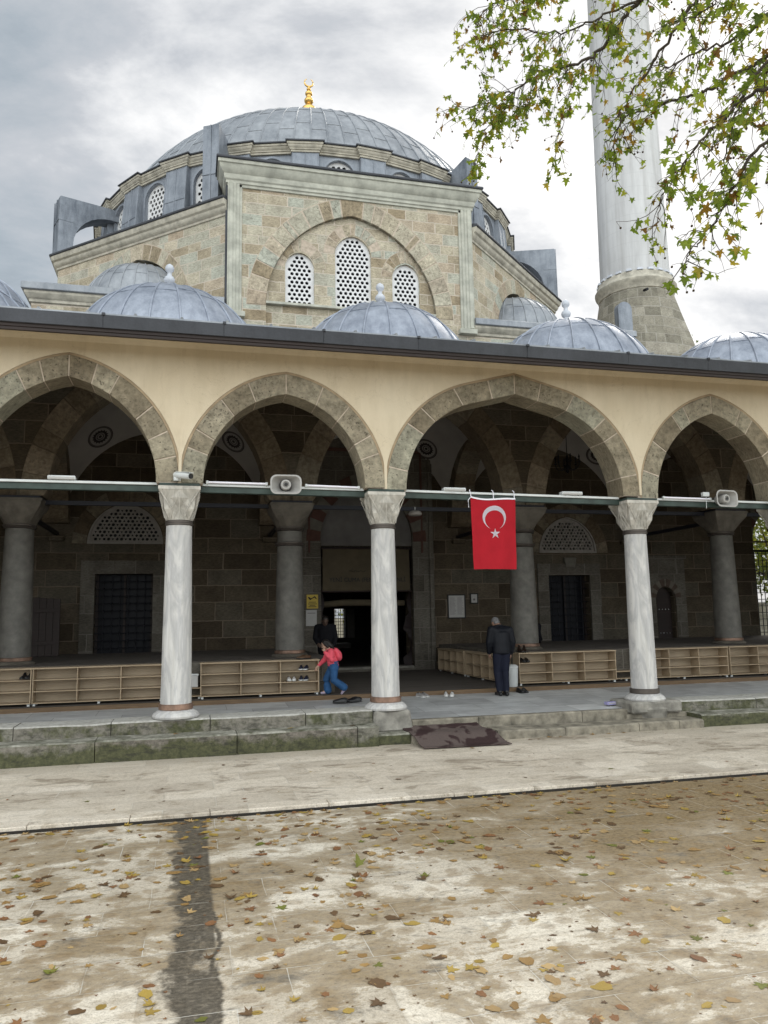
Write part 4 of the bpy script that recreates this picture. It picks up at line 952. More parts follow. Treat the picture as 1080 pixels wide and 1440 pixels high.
mb = MB(); mb.box(XL - .005, XL + .5, 22.5, 24.2, 14.0, 15.55); mb.box(XR - .5, XR + .005, 22.5, 24.2, 14.0, 15.55); mb.build('front_wall_return', M['ashlar'], mos)
# --- diagonal, side and back facets
def facet(p, q, arch, z0=9.2):
    p, q = Vector((*p, 0)), Vector((*q, 0)); L = (q - p).length; u = (q - p) / L; n = Vector((-u.y, u.x, 0))
    fr = Fr(p, u, (0, 0, 1), n)
    if arch:
        c, zz = L / 2, 11.3; e_ = resample(arch_curve(2.32, 2.72, 40), 30); i_ = resample(arch_curve(1.87, 2.2, 40), 30)
        mb = MB(); plate(mb, fr, rect(0, L, z0, 14.2), [[(c - 1.87, 10.6)] + shift(i_, c, zz) + [(c + 1.87, 10.6)]], 0, 0.5); mb.build('octagon_wall', M['ashlar'], mos)
        mb = MB(); voussoirs(mb, fr, c, zz, i_, e_, -0.012, .45, 8, int(p.x * 7) + 99, gap=0.034); mb.build('relieving_arch', M['ring_hall'], mos, bevel=0.012, bang=66)
        mb = MB(); ringfill(mb, fr, c, zz, offset(i_, .006), offset(e_, .02), -0.003, .4); mb.build('mortar_joint', M['mortar'], mos)
        mb = MB(); plate(mb, fr, rect(c - 2, c + 2, 10.5, 13.7), [], .4, .49); mb.build('arch_infill', M['ashlar'], mos)
        m_ = p + u * c + n * 0.25; a = math.atan2(-n.y, -n.x)
        lead_dome(mos, m_.x, m_.y, 1.84, 11.35, 1.95, 14, 'lead', rings=(0.4,), a0=a - math.pi / 2, a1=a + math.pi / 2, name='semi_dome', skirt=0.3, nseg=40)
    else:
        mb = MB(); plate(mb, fr, rect(0, L, z0, 14.2), [], 0, 0.5); mb.build('octagon_wall', M['ashlar'], mos)
for i in (0, 2, 3, 4, 5, 6, 7): facet(oct_pts[i], oct_pts[(i + 1) % 8], i in (0, 2))
cpr = [(0, 14.02), (.04, 14.03), (.04, 14.1), (.10, 14.14), (.14, 14.22), (.14, 14.27), (.20, 14.31), (.24, 14.4), (.24, 14.46), (0, 14.46)]
lpr = [(-.3, 14.462), (.27, 14.462), (.285, 14.48), (.285, 14.53), (.26, 14.55), (-.3, 14.7)]
pathL = [oct_pts[i % 8] for i in range(2, 10)]
mb = MB(); sweep(mb, pathL, cpr); mb.build('octagon_cornice', M['cornice'], mos, smooth=30)
mb = MB(); sweep(mb, pathL, lpr); mb.build('lead_edge', M['lead_dark'], mos, bevel=0.008)
mb = MB(); mb.add([(x, y, 14.45) for x, y in oct_pts] + [(x * .0 + 4.73 + (x - 4.73) * .78, 31 + (y - 31) * .78, 14.62) for x, y in oct_pts], [tuple(range(8))[::-1]] + [(k, (k + 1) % 8, 8 + (k + 1) % 8, 8 + k) for k in range(8)] + [tuple(range(8, 16))]); mb.build('terrace_roof', M['lead'], mos)
# --- hall cornice, roof, side and back walls, floor
hp = [(0, 10.82), (.05, 10.84), (.05, 10.92), (.11, 10.96), (.17, 11.06), (.17, 11.13), (0, 11.13)]; hl = [(-.4, 11.132), (.20, 11.132), (.24, 11.15), (.24, 11.33), (.2, 11.36), (-.4, 11.45)]
for pth in ([(DL + .2, 40.0), (DL + .2, 22.0), (XL - .1, 22.0)], [(XR + .02, 22.0), (DR, 22.0), (DR, 40.0)]):
    mb = MB(); sweep(mb, pth, hp); mb.build('hall_cornice', M['cornice'], mos, smooth=30)
    mb = MB(); sweep(mb, pth, hl); mb.build('lead_edge', M['lead'], mos, bevel=0.01)
mb = MB()
for x in (DL, DR): x += .2 if x < 0 else 0; a, b = sorted((x, x + (.7 if x < 0 else -.7))); mb.box(a, b, 22.76, 40.0, -0.1, 11.2)
mb.build('side_wall', M['ashlar'], mos)
bw = [rect(7.30, 7.92, 0.96, 2.46), rect(-3.5, -2.2, 0.9, 3.0)]
mb = MB(); plate(mb, FY(40), rect(DL, DR, -0.1, 11.2), bw, 0, 0.6); mb.build('back_wall', M['hall_dark'], mos)
MB().box(DL + .7, DR - .7, 22.3, 40.0, 0.3, 0.47).build('hall_floor', M['carpet'], mos)
MB().box(DL + .1, DR - .1, 22.5, 40.0, 11.2, 11.35).build('hall_roof', M['lead'], mos)
mb = MB()
for c, z0, z1 in (((7.30, 7.92), 0.96, 2.46), ((-3.5, -2.2), 0.9, 3.0)):
    for k in range(1, 5): x = c[0] + (c[1] - c[0]) * k / 5; mb.box(x - .012, x + .012, 40.1, 40.13, z0, z1)
    for k in range(1, 9): z = z0 + (z1 - z0) * k / 9; mb.box(c[0], c[1], 40.13, 40.155, z - .012, z + .012)
mb.build('window_grille', M['iron'], mos)
mb = MB(); mb.box(8.0, 8.38, 39.9, 39.96, 0.96, 2.46); mb.build('window_shutter', M['paper'], mos)
MB().box(5.3, 7.9, 38.6, 39.6, 0.47, 0.72).build('carpet_roll', M['paper'], mos)

# --- drum: 24 bays, each a lead clad pier and a lattice window
def radial(mb_): return mb_
RD = 8.32
cx, cy = MC.x, MC.y
PH = R(-2.0); ph_ = R(-90) + PH; uR = Vector((math.cos(ph_), math.sin(ph_), 0)); fr0 = Fr(Vector((cx, cy, 0)) + uR * RD, (-uR.y, uR.x, 0), (0, 0, 1), -uR); hw = RD * math.tan(R(7.5))
wp = [(-.49, 14.85)] + shift(arch_curve(0.49, 0.51, 10), 0, 16.14) + [(.49, 14.85)]
mb = MB(); plate(mb, fr0, rect(-hw - .02, hw + .02, 14.4, 16.85), [wp], 0, 0.3); base_wall = mb.build('drum_wall', M['lead_pier'], mos)
dw = link(bpy.data.objects.new('drum_window', None)); dw.parent = mos; ORG[dw.name] = ORG[mos.name]; dw.empty_display_size = .2
lat = lattice(wp, 0.175, 0.062, fr0, 0.10, 0.14, 'lattice', M['white_stucco'], dw, margin=0.03)
pan = glass(wp, fr0, 0.2, dw)
mb = MB(); e1 = arch_curve(.50, .52, 10); e2 = arch_curve(.57, .59, 10); ringfill(mb, fr0, 0, 16.14, e1, e2, -0.03, 0.09)
mb.fbox(fr0, -.57, -.50, 14.8, 16.14, -.03, .09); mb.fbox(fr0, .50, .57, 14.8, 16.14, -.03, .09); fra = mb.build('window_frame', M['lead_pier'], dw)
# pier centred half a bay to the side
a = R(-90 + 7.5) + PH; ur = Vector((math.cos(a), math.sin(a), 0)); ut = Vector((-math.sin(a), math.cos(a), 0))
frp = lambda t_, z, r_: Vector((cx, cy, 0)) + ur * r_ + ut * t_ + Vector((0, 0, z))
mb = MB(); mb.hexa([frp(-.47, 14.4, 8.66), frp(.47, 14.4, 8.66), frp(.49, 14.4, 8.2), frp(-.49, 14.4, 8.2), frp(-.43, 16.78, 8.48), frp(.43, 16.78, 8.48), frp(.45, 16.78, 8.2), frp(-.45, 16.78, 8.2)])
for t0, t1 in ((-.46, -.41), (0, 0), (.46, .41)): mb.tube([frp(t0, 14.4, 8.665), frp(t1, 16.76, 8.485)], 0.02, 5)
mb.tube([frp(-.45, 15.6, 8.575), frp(.45, 15.6, 8.575)], 0.014, 5)
pier = mb.build('drum_pier', M['lead_pier'], mos, bevel=0.008)
for k in range(1, 24):
    for src in (base_wall, pier):
        o = link(src.copy()); o.rotation_euler = (0, 0, R(15 * k))
    if k not in (0,):
        o = link(dw.copy()); o.rotation_euler = (0, 0, R(15 * k))
        for ch in (lat, pan, fra): c2 = link(ch.copy()); c2.parent = o
# cornice breaking forward over every pier
pth = []; 
for k in range(24):
    c_ = -92 + 7.5 + 15 * k; 
    for da, rr_ in ((-3.1, 8.42), (-3.1, 8.53), (3.1, 8.53), (3.1, 8.42)): pth.append((cx + rr_ * math.cos(R(c_ + da)), cy + rr_ * math.sin(R(c_ + da))))
mb = MB(); sweep(mb, pth, [(-.4, 16.77), (.0, 16.77), (.0, 16.83), (.03, 16.845), (.03, 16.88), (.06, 16.91), (.085, 16.96), (.085, 16.985), (.11, 16.995), (.11, 17.06), (-.4, 17.06)], closed=True); mb.build('drum_cornice', M['cornice'], mos, smooth=30)
mb = MB(); sweep(mb, pth, [(-.4, 17.062), (.13, 17.062), (.155, 17.072), (.155, 17.11), (.13, 17.13), (-.42, 17.30)], closed=True); mb.build('lead_edge', M['lead_dark'], mos)
d, za = lead_dome(mos, cx, cy, 8.1, 17.18, 5.15, 88, 'lead', rings=(0.12, 0.30, 0.48, 0.66), ribr=0.028, nseg=132, skirt=0.1)
z = za + .16
mb = MB(); mb.lathe(cx, cy, [(0.60, z - .4), (0.60, z - .15), (0.66, z + .1), (0.6, z + .5), (0.45, z + .9), (0.34, z + 1.3), (0.29, z + 1.62), (.33, z + 1.70), (.31, z + 1.80), (.18, z + 1.93), (.11, z + 2.02)], 24)
for zc, r_ in ((z + 2.18, .205), (z + 2.52, .165), (z + 2.74, .10)): mb.ball((cx, cy, zc), r_, r_, r_ * .8, 18, 10)
mb.lathe(cx, cy, [(0.11, z + 1.98), (0.08, z + 2.3), (.12, z + 2.345), (.12, z + 2.375), (0.07, z + 2.6), (0.05, z + 2.8), (0.035, z + 2.88)], 14)
pts = []; rad = []
for k in range(25):
    t_ = R(90 + 26) + R(308) * k / 24; pts.append((cx + .19 * math.cos(t_), cy, z + 3.06 + .19 * math.sin(t_))); rad.append(.012 + .032 * math.sin(math.pi * k / 24))
mb.tube(pts, rad, 8); mb.build('finial', M['gold'], d, smooth=60)
# --- lead covered flying buttresses on the corners
def buttress(a, o, zo, zi, th, pw):
    ur = Vector((math.cos(a), math.sin(a), 0)); ut = Vector((-math.sin(a), math.cos(a), 0))
    fr = Fr((cx, cy, 0), ur, (0, 0, 1), ut)
    P_ = [(o, 14.4), (o - .02, zo - .03), (o - .05, zo), (8.55, zi + .01), (8.2, zi), (8.2, 16.25)]
    for k in range(9): t_ = R(90) * (1 - k / 8); P_.append((8.45 + (o - pw - 8.45) * math.cos(t_), 14.95 + 1.30 * math.sin(t_)))
    P_ += [(o - pw, 14.4)]
    mb = MB(); plate(mb, fr, P_, [], -th, th)
    for z in (15.75,): mb.fbox(fr, o - pw - .01, o + .012, z, z + .03, -th - .01, th + .01)
    for t_ in ((-th, 0) if th > .3 else (0,)): mb.fbox(fr, o - .01, o + .012, 14.4, zo - .03, t_ - .015, t_ + .015)
    mb.build('flying_buttress', M['lead_pier'], mos)
for k, p in enumerate(oct_pts):
    q = Vector(p) - Vector((cx, cy))
    if k in (1, 2): buttress(R(-118 if k == 1 else -62), 9.25, 17.45, 17.2, .27, .45)
    else: buttress(math.atan2(q.y, q.x), q.length + .12, 16.62, 16.66, .31, .50)

# --- portal, doors, windows at porch level
prt = link(bpy.data.objects.new('portal', None)); prt.parent = mos; ORG[prt.name] = ORG[mos.name]; prt.empty_display_size = .3
mb = MB(); plate(mb, FY(YW), rect(2.98, 7.02, 0.5, 7.6), [rect(3.62, 6.37, 0.49, 4.1) if False else [(3.62, .56), (3.62, 4.3)] + shift(arch_curve(1.375, 1.6, 16), 4.995, 4.3) + [(6.37, 4.3), (6.37, .56)]], -0.16, -0.001); mb.build('portal_wall', M['ashlar_grey'], prt)
mb = MB(); plate(mb, FY(YW), [(3.6, 4.12), (6.39, 4.12), (6.39, 4.31)] + shift(arch_curve(1.39, 1.61, 16), 4.995, 4.31)[::-1] + [(3.6, 4.31)], [], -0.05, -.002); mb.build('tympanum', simple('portal_plaster', (.15, .143, .14), .85, var=.15, scale=2), prt)
e1 = resample(arch_curve(1.40, 1.62, 40), 26); e2 = resample(arch_curve(1.80, 2.06, 40), 26)
mb = MB(); voussoirs(mb, FY(YW), 4.995, 4.24, e1, e2, -0.19, -.02, 8, 3, gap=0.004, jit=0.05, mis=[0, 1]); mb.build('arch_voussoirs', [M['red_stone'], M['pale_stone']], prt, bevel=0.004)
mb = MB()
for x in (3.02, 6.92): MB().box(x - .05, x + .05, YW - .22, YW - .16, .5, 7.4).build('portal_edge', M['ashlar_grey'], prt, bevel=.01)
for x in (3.28, 6.66): mb.box(x - .03, x + .03, YW - .2, YW - .16, 3.9, 7.0)
mb.box(3.28, 6.66, YW - .2, YW - .16, 6.9, 7.0); mb.build('portal_moulding', M['red_stone'], prt, bevel=0.01)
mb = MB(); rr = random.Random(2)
for k in range(15):
    x = 3.2 + k * .255
    for q in range(5): a = R(90 + (q - 2) * 38); mb.ball((x + .07 * math.cos(a), YW - .165, 7.15 + .07 * math.sin(a)), .03, .02, .045, 6, 5, rot=Matrix.Rotation(-(a - R(90)), 3, 'Y'))
mb.build('palmette_frieze', M['cap_in'], prt)
MB().box(3.62, 6.37, 21.9, 22.5, .47, .62).build('threshold', M['plinth'], prt, bevel=.015)
cur = MB(); N = 60; vs = []
for k in range(N + 1):
    u = k / N; x = 3.62 + 2.75 * u; dz = .26 + .22 * abs(math.sin(u * math.pi * 2.6)) ** .8
    vs += [(x, 22.08 + .02 * math.sin(k * 1.9), 4.12), (x, 22.08 + .02 * math.sin(k * 1.9 + 1), 4.12 - dz)]
cur.add(vs, [(2 * k, 2 * k + 2, 2 * k + 3, 2 * k + 1) for k in range(N)]); vs = []
for sgn, xx in ((0, 3.62), (1, 6.37)):
    vs = []
    for k in range(30):
        z = .62 + 3.4 * k / 29; wd = .10 + .04 * math.sin(k * .9) + (.13 if 8 < k < 13 or k < 3 else 0)
        vs += [(xx, 22.12, z), (xx + (wd if not sgn else -wd), 22.1 + .03 * math.sin(k), z)]
    cur.add(vs, [(2 * k, 2 * k + 2, 2 * k + 3, 2 * k + 1) for k in range(29)])
cur.build('door_curtain', M['curtain'], prt)
MB().tube([(3.75, 22.3, 2.42), (4.4, 22.33, 2.47), (5.2, 22.33, 2.46), (6.2, 22.3, 2.44)], [.09, .10, .10, .09], 10).build('rolled_door_flap', M['canvas'], prt, smooth=50)
def lower_window(o, name):
    x0, x1, z0, z1 = o[0][0], o[1][0], o[0][1], o[2][1]
    wdw = link(bpy.data.objects.new(name, None)); wdw.parent = mos; ORG[wdw.name] = ORG[mos.name]; wdw.empty_display_size = .2
    mb = MB(); plate(mb, FY(YW), rect(x0 - .36, x1 + .36, z0 - .2, z1 + .36), [o], -.07, -.001); mb.build('frame', M['ashlar_grey'], wdw)
    mb = MB(); 
    for k in range(1, 7): x = x0 + (x1 - x0) * k / 7; mb.tube([(x, YW + .16, z0), (x, YW + .16, z1)], .014, 6)
    for k in range(1, 11): z = z0 + (z1 - z0) * k / 11; mb.tube([(x0, YW + .175, z), (x1, YW + .175, z)], .013, 6)
    for k in range(1, 7):
        for q in range(1, 11): mb.ball((x0 + (x1 - x0) * k / 7, YW + .165, z0 + (z1 - z0) * q / 11), .028, n=6, m=4)
    mb.build('grille', M['iron'], wdw, smooth=50)
    mb = MB(); mb.box(x0, x0 + .07, YW + .3, YW + .36, z0, z1); mb.box(x1 - .07, x1, YW + .3, YW + .36, z0, z1); mb.box((x0 + x1) / 2 - .03, (x0 + x1) / 2 + .03, YW + .3, YW + .36, z0, z1); mb.build('sash', M['wood_dark'], wdw)
    glass(o, FY(YW), .38, wdw)
lower_window(wL, 'barred_window'); lower_window(wR, 'barred_window')
def tympanum(P_, cxx, zz, a, h):
    wdw = link(bpy.data.objects.new('tympanum_window', None)); wdw.parent = mos; ORG[wdw.name] = ORG[mos.name]; wdw.empty_display_size = .2
    xs = [p[0] for p in P_]; hs = []; cell = 0.112
    rr = random.Random(1); y = zz + .135; j = 0
    while y < zz + h:
        for k in range(-14, 15):
            x = cxx + (k + (.5 if j % 2 else 0)) * cell
            if inside((x, y), P_) and edist((x, y), P_) > .112:
                kind = (k + j * 2) % 3
                hs.append(circle(x, y, .047 if kind else .043, (3, 4, 6)[kind], a0=[R(90 if j % 2 else 270), R(45 if k % 2 else 0), R(0)][kind]))
        y += cell * .88; j += 1
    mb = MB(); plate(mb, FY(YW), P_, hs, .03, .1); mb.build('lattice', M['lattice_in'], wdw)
    o2 = offset(P_, .0); i2 = [(cxx + (x - cxx) * .93, zz + .055 + (z - zz) * .92) for x, z in P_]
    mb = MB(); plate(mb, FY(YW), P_, [i2], -.03, .029); mb.build('frame', M['lattice_in'], wdw)
    glass(P_, FY(YW), .2, wdw)
    e1 = resample(arch_curve(a + .03, h + .03, 30), 20); e2 = resample(arch_curve(a + .40, h + .44, 30), 20)
    mb = MB(); voussoirs(mb, FY(YW), cxx, zz, e1, e2, -.02, .2, 6, int(cxx * 3) + 50, gap=.014); mb.build('relieving_arch', M['ring_in'], wdw, bevel=.006, bang=66)
tympanum(tymL, -1.745, 4.14, .98, 1.12); tympanum(tymR, 11.51, 3.93, .98, 1.13)
MB().hexa([(11.36, YW - .1, 3.45), (11.68, YW - .1, 3.45), (11.68, YW, 3.45), (11.36, YW, 3.45), (11.3, YW - .12, 3.78), (11.74, YW - .12, 3.78), (11.74, YW, 3.78), (11.3, YW, 3.78)]).build('stone_boss', M['pale_stone'], mos, bevel=.02)
sd = link(bpy.data.objects.new('small_door', None)); sd.parent = mos; ORG[sd.name] = ORG[mos.name]; sd.empty_display_size = .2
mb = MB(); plate(mb, FY(YW), [(x if 14.5 < x else x, z) for x, z in sdo], [], .2, .27); mb.build('door_leaf', M['wood_dark'], sd)
mb = MB()
for z in (2.12, 1.36):
    for k in range(5): mb.ball((14.64 + k * .115, YW + .195, z), .018, n=6, m=4)
mb.build('door_stud', M['white_plastic'], sd)
e1 = resample(arch_curve(.345, .355, 20), 14); e2 = resample(arch_curve(.56, .60, 20), 14)
mb = MB(); voussoirs(mb, FY(YW), 14.87, 2.5, e1, e2, -.05, .15, 5, 8, gap=.006, mis=[0, 1], key=True, jit=.1); mb.build('door_arch', [simple('dull_red_voussoir', (.10, .072, .058), .9), simple('dull_pale_voussoir', (.17, .15, .125), .9)], sd, bevel=.004)
mb = MB(); plate(mb, FY(YW), rect(14.12, 15.62, .97, 3.75), [[(14.5, .98), (14.5, 2.5)] + [(14.87 + x, 2.5 + z) for x, z in arch_curve(.37, .38, 8)] + [(15.24, 2.5), (15.24, .98)]], -.04, -.001); mb.fbox(FY(YW), 14.05, 15.69, 3.75, 3.85, -.08, -.001); mb.build('door_frame', M['ashlar_grey'], sd)
# iron fence panel closing the gap beyond the end of the hall
fen = thing('iron_grille', 'black iron grille closing the bright gap at the right end of the porch', 'grille', (19.4, 22.2, 1.2))
mb = MB()
for k in range(15): x = 18.38 + k * .155; mb.tube([(x, 22.2, 1.2), (x, 22.2, 4.0)], .014, 6)
for k in range(13): z = 1.3 + k * .22; mb.tube([(18.36, 22.22, z), (20.5, 22.22, z)], .012, 6)
mb.build('bars', M['iron'], fen)
MB().box(18.36, 20.5, 22.17, 22.25, 4.0, 4.07).build('top_rail', M['iron'], fen)
mb = MB(); e1 = resample(arch_curve(1.05, 1.2, 30), 20); e2 = resample(arch_curve(1.5, 1.7, 30), 20); voussoirs(mb, FY(YW), 19.42, 4.35, e1, e2, 0, .6, 7, 4, gap=.012, mis=[0, 1], jit=.1); mb.build('grille_arch', [M['red_stone'], M['pale_stone']], por)
mb = MB(); plate(mb, FY(YW), rect(18.37, 20.5, 4.35, 9.2), [[(18.372, 4.36)] + shift(arch_curve(1.04, 1.19, 16), 19.42, 4.36) + [(20.47, 4.36)]], .05, .55); mb.build('end_arch_wall', M['ashlar_in'], por)

# side wing with a further dome on the left
wing = thing('side_wing', 'low stone side wing with a lead dome left of the mosque hall', 'building', (-6.9, 26.5, 0))
MB().box(-9.3, -4.7, 22.76, 29.5, -.1, 10.9).build('wing_wall', M['ashlar'], wing)
d_, z_ = lead_dome(wing, -6.75, 24.8, 2.0, 10.9, 1.8, 20, 'lead_porch', rings=(.25,), ribr=.03)

# ================================================================== MINARET
mnx, mny = 18.45, 28.0
mi_ = thing('minaret', 'tall pale grey limestone minaret on a tapering stone base', 'minaret', (mnx, mny, 0))
mb = MB(); n = 16; vs = []; fs = []
lv = [(0, 1.98, .8), (11.0, 1.96, .7), (12.4, 1.92, .6), (14.4, 1.66, .2), (15.35, 1.53, 0)]
for z, r_, sqf in lv:
    for k in range(n):
        a = 2 * math.pi * k / n + math.pi / 4; ux, uy = math.cos(a), math.sin(a); sx, sy = max(-1, min(1, 1.42 * ux)), max(-1, min(1, 1.42 * uy))
        vs.append((mnx + r_ * (ux + (sx - ux) * sqf), mny + r_ * (uy + (sy - uy) * sqf), z))
fs = [(j * n + k, j * n + (k + 1) % n, (j + 1) * n + (k + 1) % n, (j + 1) * n + k) for j in range(len(lv) - 1) for k in range(n)]
mb.add(vs, fs + [tuple(range(n))[::-1], tuple(4 * n + k for k in range(n))]); mb.build('base', M['cone'], mi_)
mb = MB(); mb.lathe(mnx, mny, [(1.5, 15.3), (1.56, 15.34), (1.6, 15.5), (1.68, 15.6), (1.7, 15.72), (1.64, 15.8), (1.60, 15.86), (1.58, 16.02), (1.5, 16.1)], 32); mb.build('collar', M['cornice'], mi_, smooth=35)
mb = MB()
for k in range(22):
    a = 2 * math.pi * k / 22; c, s = math.cos(a), math.sin(a); rm = Matrix.Rotation(a, 3, 'Z')
    pts = [rm @ Vector(q) + Vector((mnx, mny, 0)) for q in ((1.46, -.13, 16.06), (1.60, -.13, 16.06), (1.60, .13, 16.06), (1.46, .13, 16.06), (1.46, -.09, 16.2), (1.57, -.09, 16.17), (1.57, .09, 16.17), (1.46, .09, 16.2))]
    mb.hexa(pts)
mb.build('corbel_row', M['finial_lead'], mi_, bevel=.01)
mb = MB(); mb.lathe(mnx, mny, [(1.45, 16.0), (1.445, 16.3), (1.30, 30.0), (1.24, 40.0)], 28); mb.build('shaft', M['minaret'], mi_, smooth=14)
mb = MB(); mb.lathe(mnx, mny, [(1.24, 39.6), (1.5, 40.2), (2.1, 41.2), (2.1, 42.4), (2.0, 42.4)], 16); mb.build('balcony', M['minaret'], mi_)
mb = MB(); mb.lathe(mnx, mny, [(1.15, 41.2), (1.1, 47), (1.3, 47.1), (.05, 54)], 16); mb.build('spire', M['lead'], mi_)
MB().tube([(mnx - .62, mny - 1.55, 15.1), (mnx - .62, mny - 1.8, 15.05)], .06, 8).build('spout', M['iron'], mi_)
mb = MB(); plate(mb, Fr((mnx - 2.3, mny - 2.26, 13.0)), [(0, 0), (0, .9)] + shift(arch_curve(.3, .3, 8), .3, .9) + [(.6, .9), (.6, 0)], [], 0, .3); mb.build('dormer', M['lead_pier'], mi_)

# ================================================================== THINGS UNDER AND ON THE ARCADE
# --- shoe racks
FLR = 0.502
def rack(w_, bays, h=0.70, d=0.33, rows=3):
    """prototype shoe rack: left-front-bottom corner at the origin, open side towards -Y"""
    r_ = thing('shoe_rack', 'x', 'shoe rack', (0, 0, 0), 'birch shoe racks in the porch'); t_ = .018; z0 = .045
    for x in (0, w_ - t_): MB().box(x, x + t_, 0, d, z0, h - t_).build('side_panel', M['birch'], r_, bevel=.002)
    MB().box(-.012, w_ + .012, -.012, d, h - t_, h + .008).build('top_board', M['birch'], r_, bevel=.003)
    for k in range(rows): z = z0 + (h - t_ - z0) * k / rows; MB().box(t_, w_ - t_, .004, d - .01, z, z + t_).build('shelf_board', M['birch'], r_, bevel=.002)
    for k in range(1, bays):
        x = w_ * k / bays
        for q in range(rows): a = z0 + (h - t_ - z0) * q / rows + t_; MB().box(x - .009, x + .009, .002, d - .01, a, z0 + (h - t_ - z0) * (q + 1) / rows - .001).build('divider', M['birch'], r_, bevel=.002)
    MB().box(t_, w_ - t_, d - .01, d - .003, z0 + t_, h - t_).build('back_panel', M['birch_back'], r_)
    for x in (.04, w_ / 2, w_ - .04):
        for y in (.05, d - .05): MB().box(x - .022, x + .022, y - .022, y + .022, 0, z0).build('foot', M['white_plastic'], r_, bevel=.003)
    return r_
def place(o, label, loc, rz=0): o['label'] = label; o.location = loc; o.rotation_euler = (0, 0, rz); return o
RY = 15.90
r3 = place(rack(2.37, 3), 'three bay birch shoe rack between the two marble columns left of the doorway', (0.215, RY, FLR))
copy_thing(r3, 'three bay birch shoe rack ending behind the leftmost marble column in view', (-2.86, RY, FLR), R(0.6))
copy_thing(r3, 'birch shoe rack at the left edge of the photo, dark shoes in it', (-5.25, RY - .02, FLR), R(0.6))
copy_thing(r3, 'three bay birch shoe rack beside the man in the black jacket', (7.02, RY + .02, FLR))
copy_thing(r3, 'birch shoe rack starting behind the marble column on the right', (9.98, RY + .03, FLR))
copy_thing(r3, 'birch shoe rack cut off by the right edge of the photo', (12.40, RY + .03, FLR))
ra = place(rack(2.1, 4, h=.62, rows=2), 'low birch shoe rack along the side of the aisle, nearer the man in black', (6.74, 16.6, FLR), 0)
ra.rotation_euler = (0, 0, R(-90)); ra.location = (6.80, 18.75, FLR)
copy_thing(ra, 'low birch shoe rack along the side of the aisle, farther in beside the portal', (6.80, 21.0, FLR), R(-90))
lo_ = place(rack(0.7, 1, h=.22, rows=1), 'small low birch shelf showing between the leftmost column and the middle rack', (-.46, RY + .12, FLR))
copy_thing(lo_, 'small low birch shelf left of the marble column on the right', (9.36, RY + .12, FLR))

# --- shoes
def shoe(name, label, group, upper, sole, loc, rz, s=1.0, high=0.0):
    r_ = thing(name, label, 'shoe', loc, group); r_.rotation_euler = (0, 0, rz)
    st = [(0.0, .020, .055), (.015, .031, .062), (.06, .035, .068 + high), (.10, .034, .072 + high), (.14, .036, .062), (.18, .044, .050), (.22, .046, .042), (.255, .038, .034), (.275, .022, .026), (.283, .006, .02)]
    o = ORG[r_.name]; mb = MB(); vs = []; N = 10
    for y, hw_, h in st:
        for k in range(N):
            a = math.pi * k / (N - 1); vs.append(o + Vector((hw_ * math.cos(a) * (1 if math.sin(a) < .4 else .92), y - .14, .016 + (h) * math.sin(a) ** .8)) * s)
    m = len(st); fs = [(j * N + k, j * N + k + 1, (j + 1) * N + k + 1, (j + 1) * N + k) for j in range(m - 1) for k in range(N - 1)]
    fs += [(j * N, (j + 1) * N, (j + 1) * N + N - 1, j * N + N - 1) for j in range(m - 1)] + [tuple(range(N)), tuple((m - 1) * N + k for k in range(N))[::-1]]
    mb.add(vs, fs); mb.build('upper', upper, r_, smooth=60)
    mb = MB(); q = [(hw_ + .004, y - .14) for y, hw_, h in st]; P_ = q + [(-x, y) for x, y in q[::-1]]
    plate(mb, lambda a, b, d: o + Vector((a, b, d)) * s, P_, [], 0, .022); mb.build('sole', sole, r_)
    mb = MB(); mb.ball(o + Vector((0, -.075, .078 + high)) * s, .024 * s, .05 * s, .012 * s, 10, 6); mb.build('opening', M['black'], r_, smooth=60)
    return r_
LE = simple('black_shoe_leather', (0.012, 0.012, 0.014), 0.35, bump=.05); WH = simple('white_shoe_leather', (0.62, 0.61, 0.60), 0.5, bump=.05); NV = simple('navy_shoe_canvas', (0.015, 0.018, 0.04), 0.7); BR = simple('brown_shoe_leather', (0.10, 0.055, 0.03), 0.5)
WS = simple('white_rubber_sole', (0.6, 0.6, 0.58), 0.6, bump=0); BS = simple('black_rubber_sole', (0.015, 0.015, 0.015), 0.7, bump=0); GY = simple('grey_shoe_mesh', (0.25, 0.24, 0.235), .7)
def pair(x, y, z, rz, name, what, where, up, so_, s=1.0, gap=.105, high=0.0, skew=0.0):
    c, sn = math.cos(rz), math.sin(rz)
    for sd_, k in (('left hand', -.5), ('right hand', .5)):
        shoe(name, '%s shoe of %s %s' % (sd_[:-5], what, where), 'pairs of shoes left at the porch', up, so_, (x + k * gap * c, y + k * gap * sn + (skew if k > 0 else 0), z), rz + (R(5) if k > 0 else R(-4)), s, high)
pair(4.63, 15.36, .418, R(195), 'sneaker', 'worn off white pair', 'on the floor right of the middle column', GY, WS)
pair(5.17, 15.28, .418, R(160), 'sneaker', 'white pair with navy trim', 'on the floor in mid porch', WH, WS, skew=.05)
pair(6.84, 15.40, .418, R(178), 'shoe', 'black leather pair', 'on the floor right of the man in black', LE, BS, 1.05)
pair(2.86, 15.08, .412, R(75), 'sneaker', 'black pair with green lining', "at the girl's feet", LE, BS)
pair(3.14, 15.13, .414, R(110), 'shoe', 'black scuffed pair', 'between the girl and the middle column', LE, BS)
rz_ = FLR + .7
pair(-2.98, 15.98, FLR + .51, R(165), 'shoe', 'black pair', 'on the leftmost rack', LE, BS, .95, high=.03)
pair(2.28, 16.02, FLR + .718, R(120), 'shoe', 'brown leather pair', 'lying on top of the middle rack', BR, BS)
pair(2.28, 16.02, FLR + .505, R(165), 'shoe', 'navy pair with white soles', 'on the top shelf of the middle rack', NV, WS)
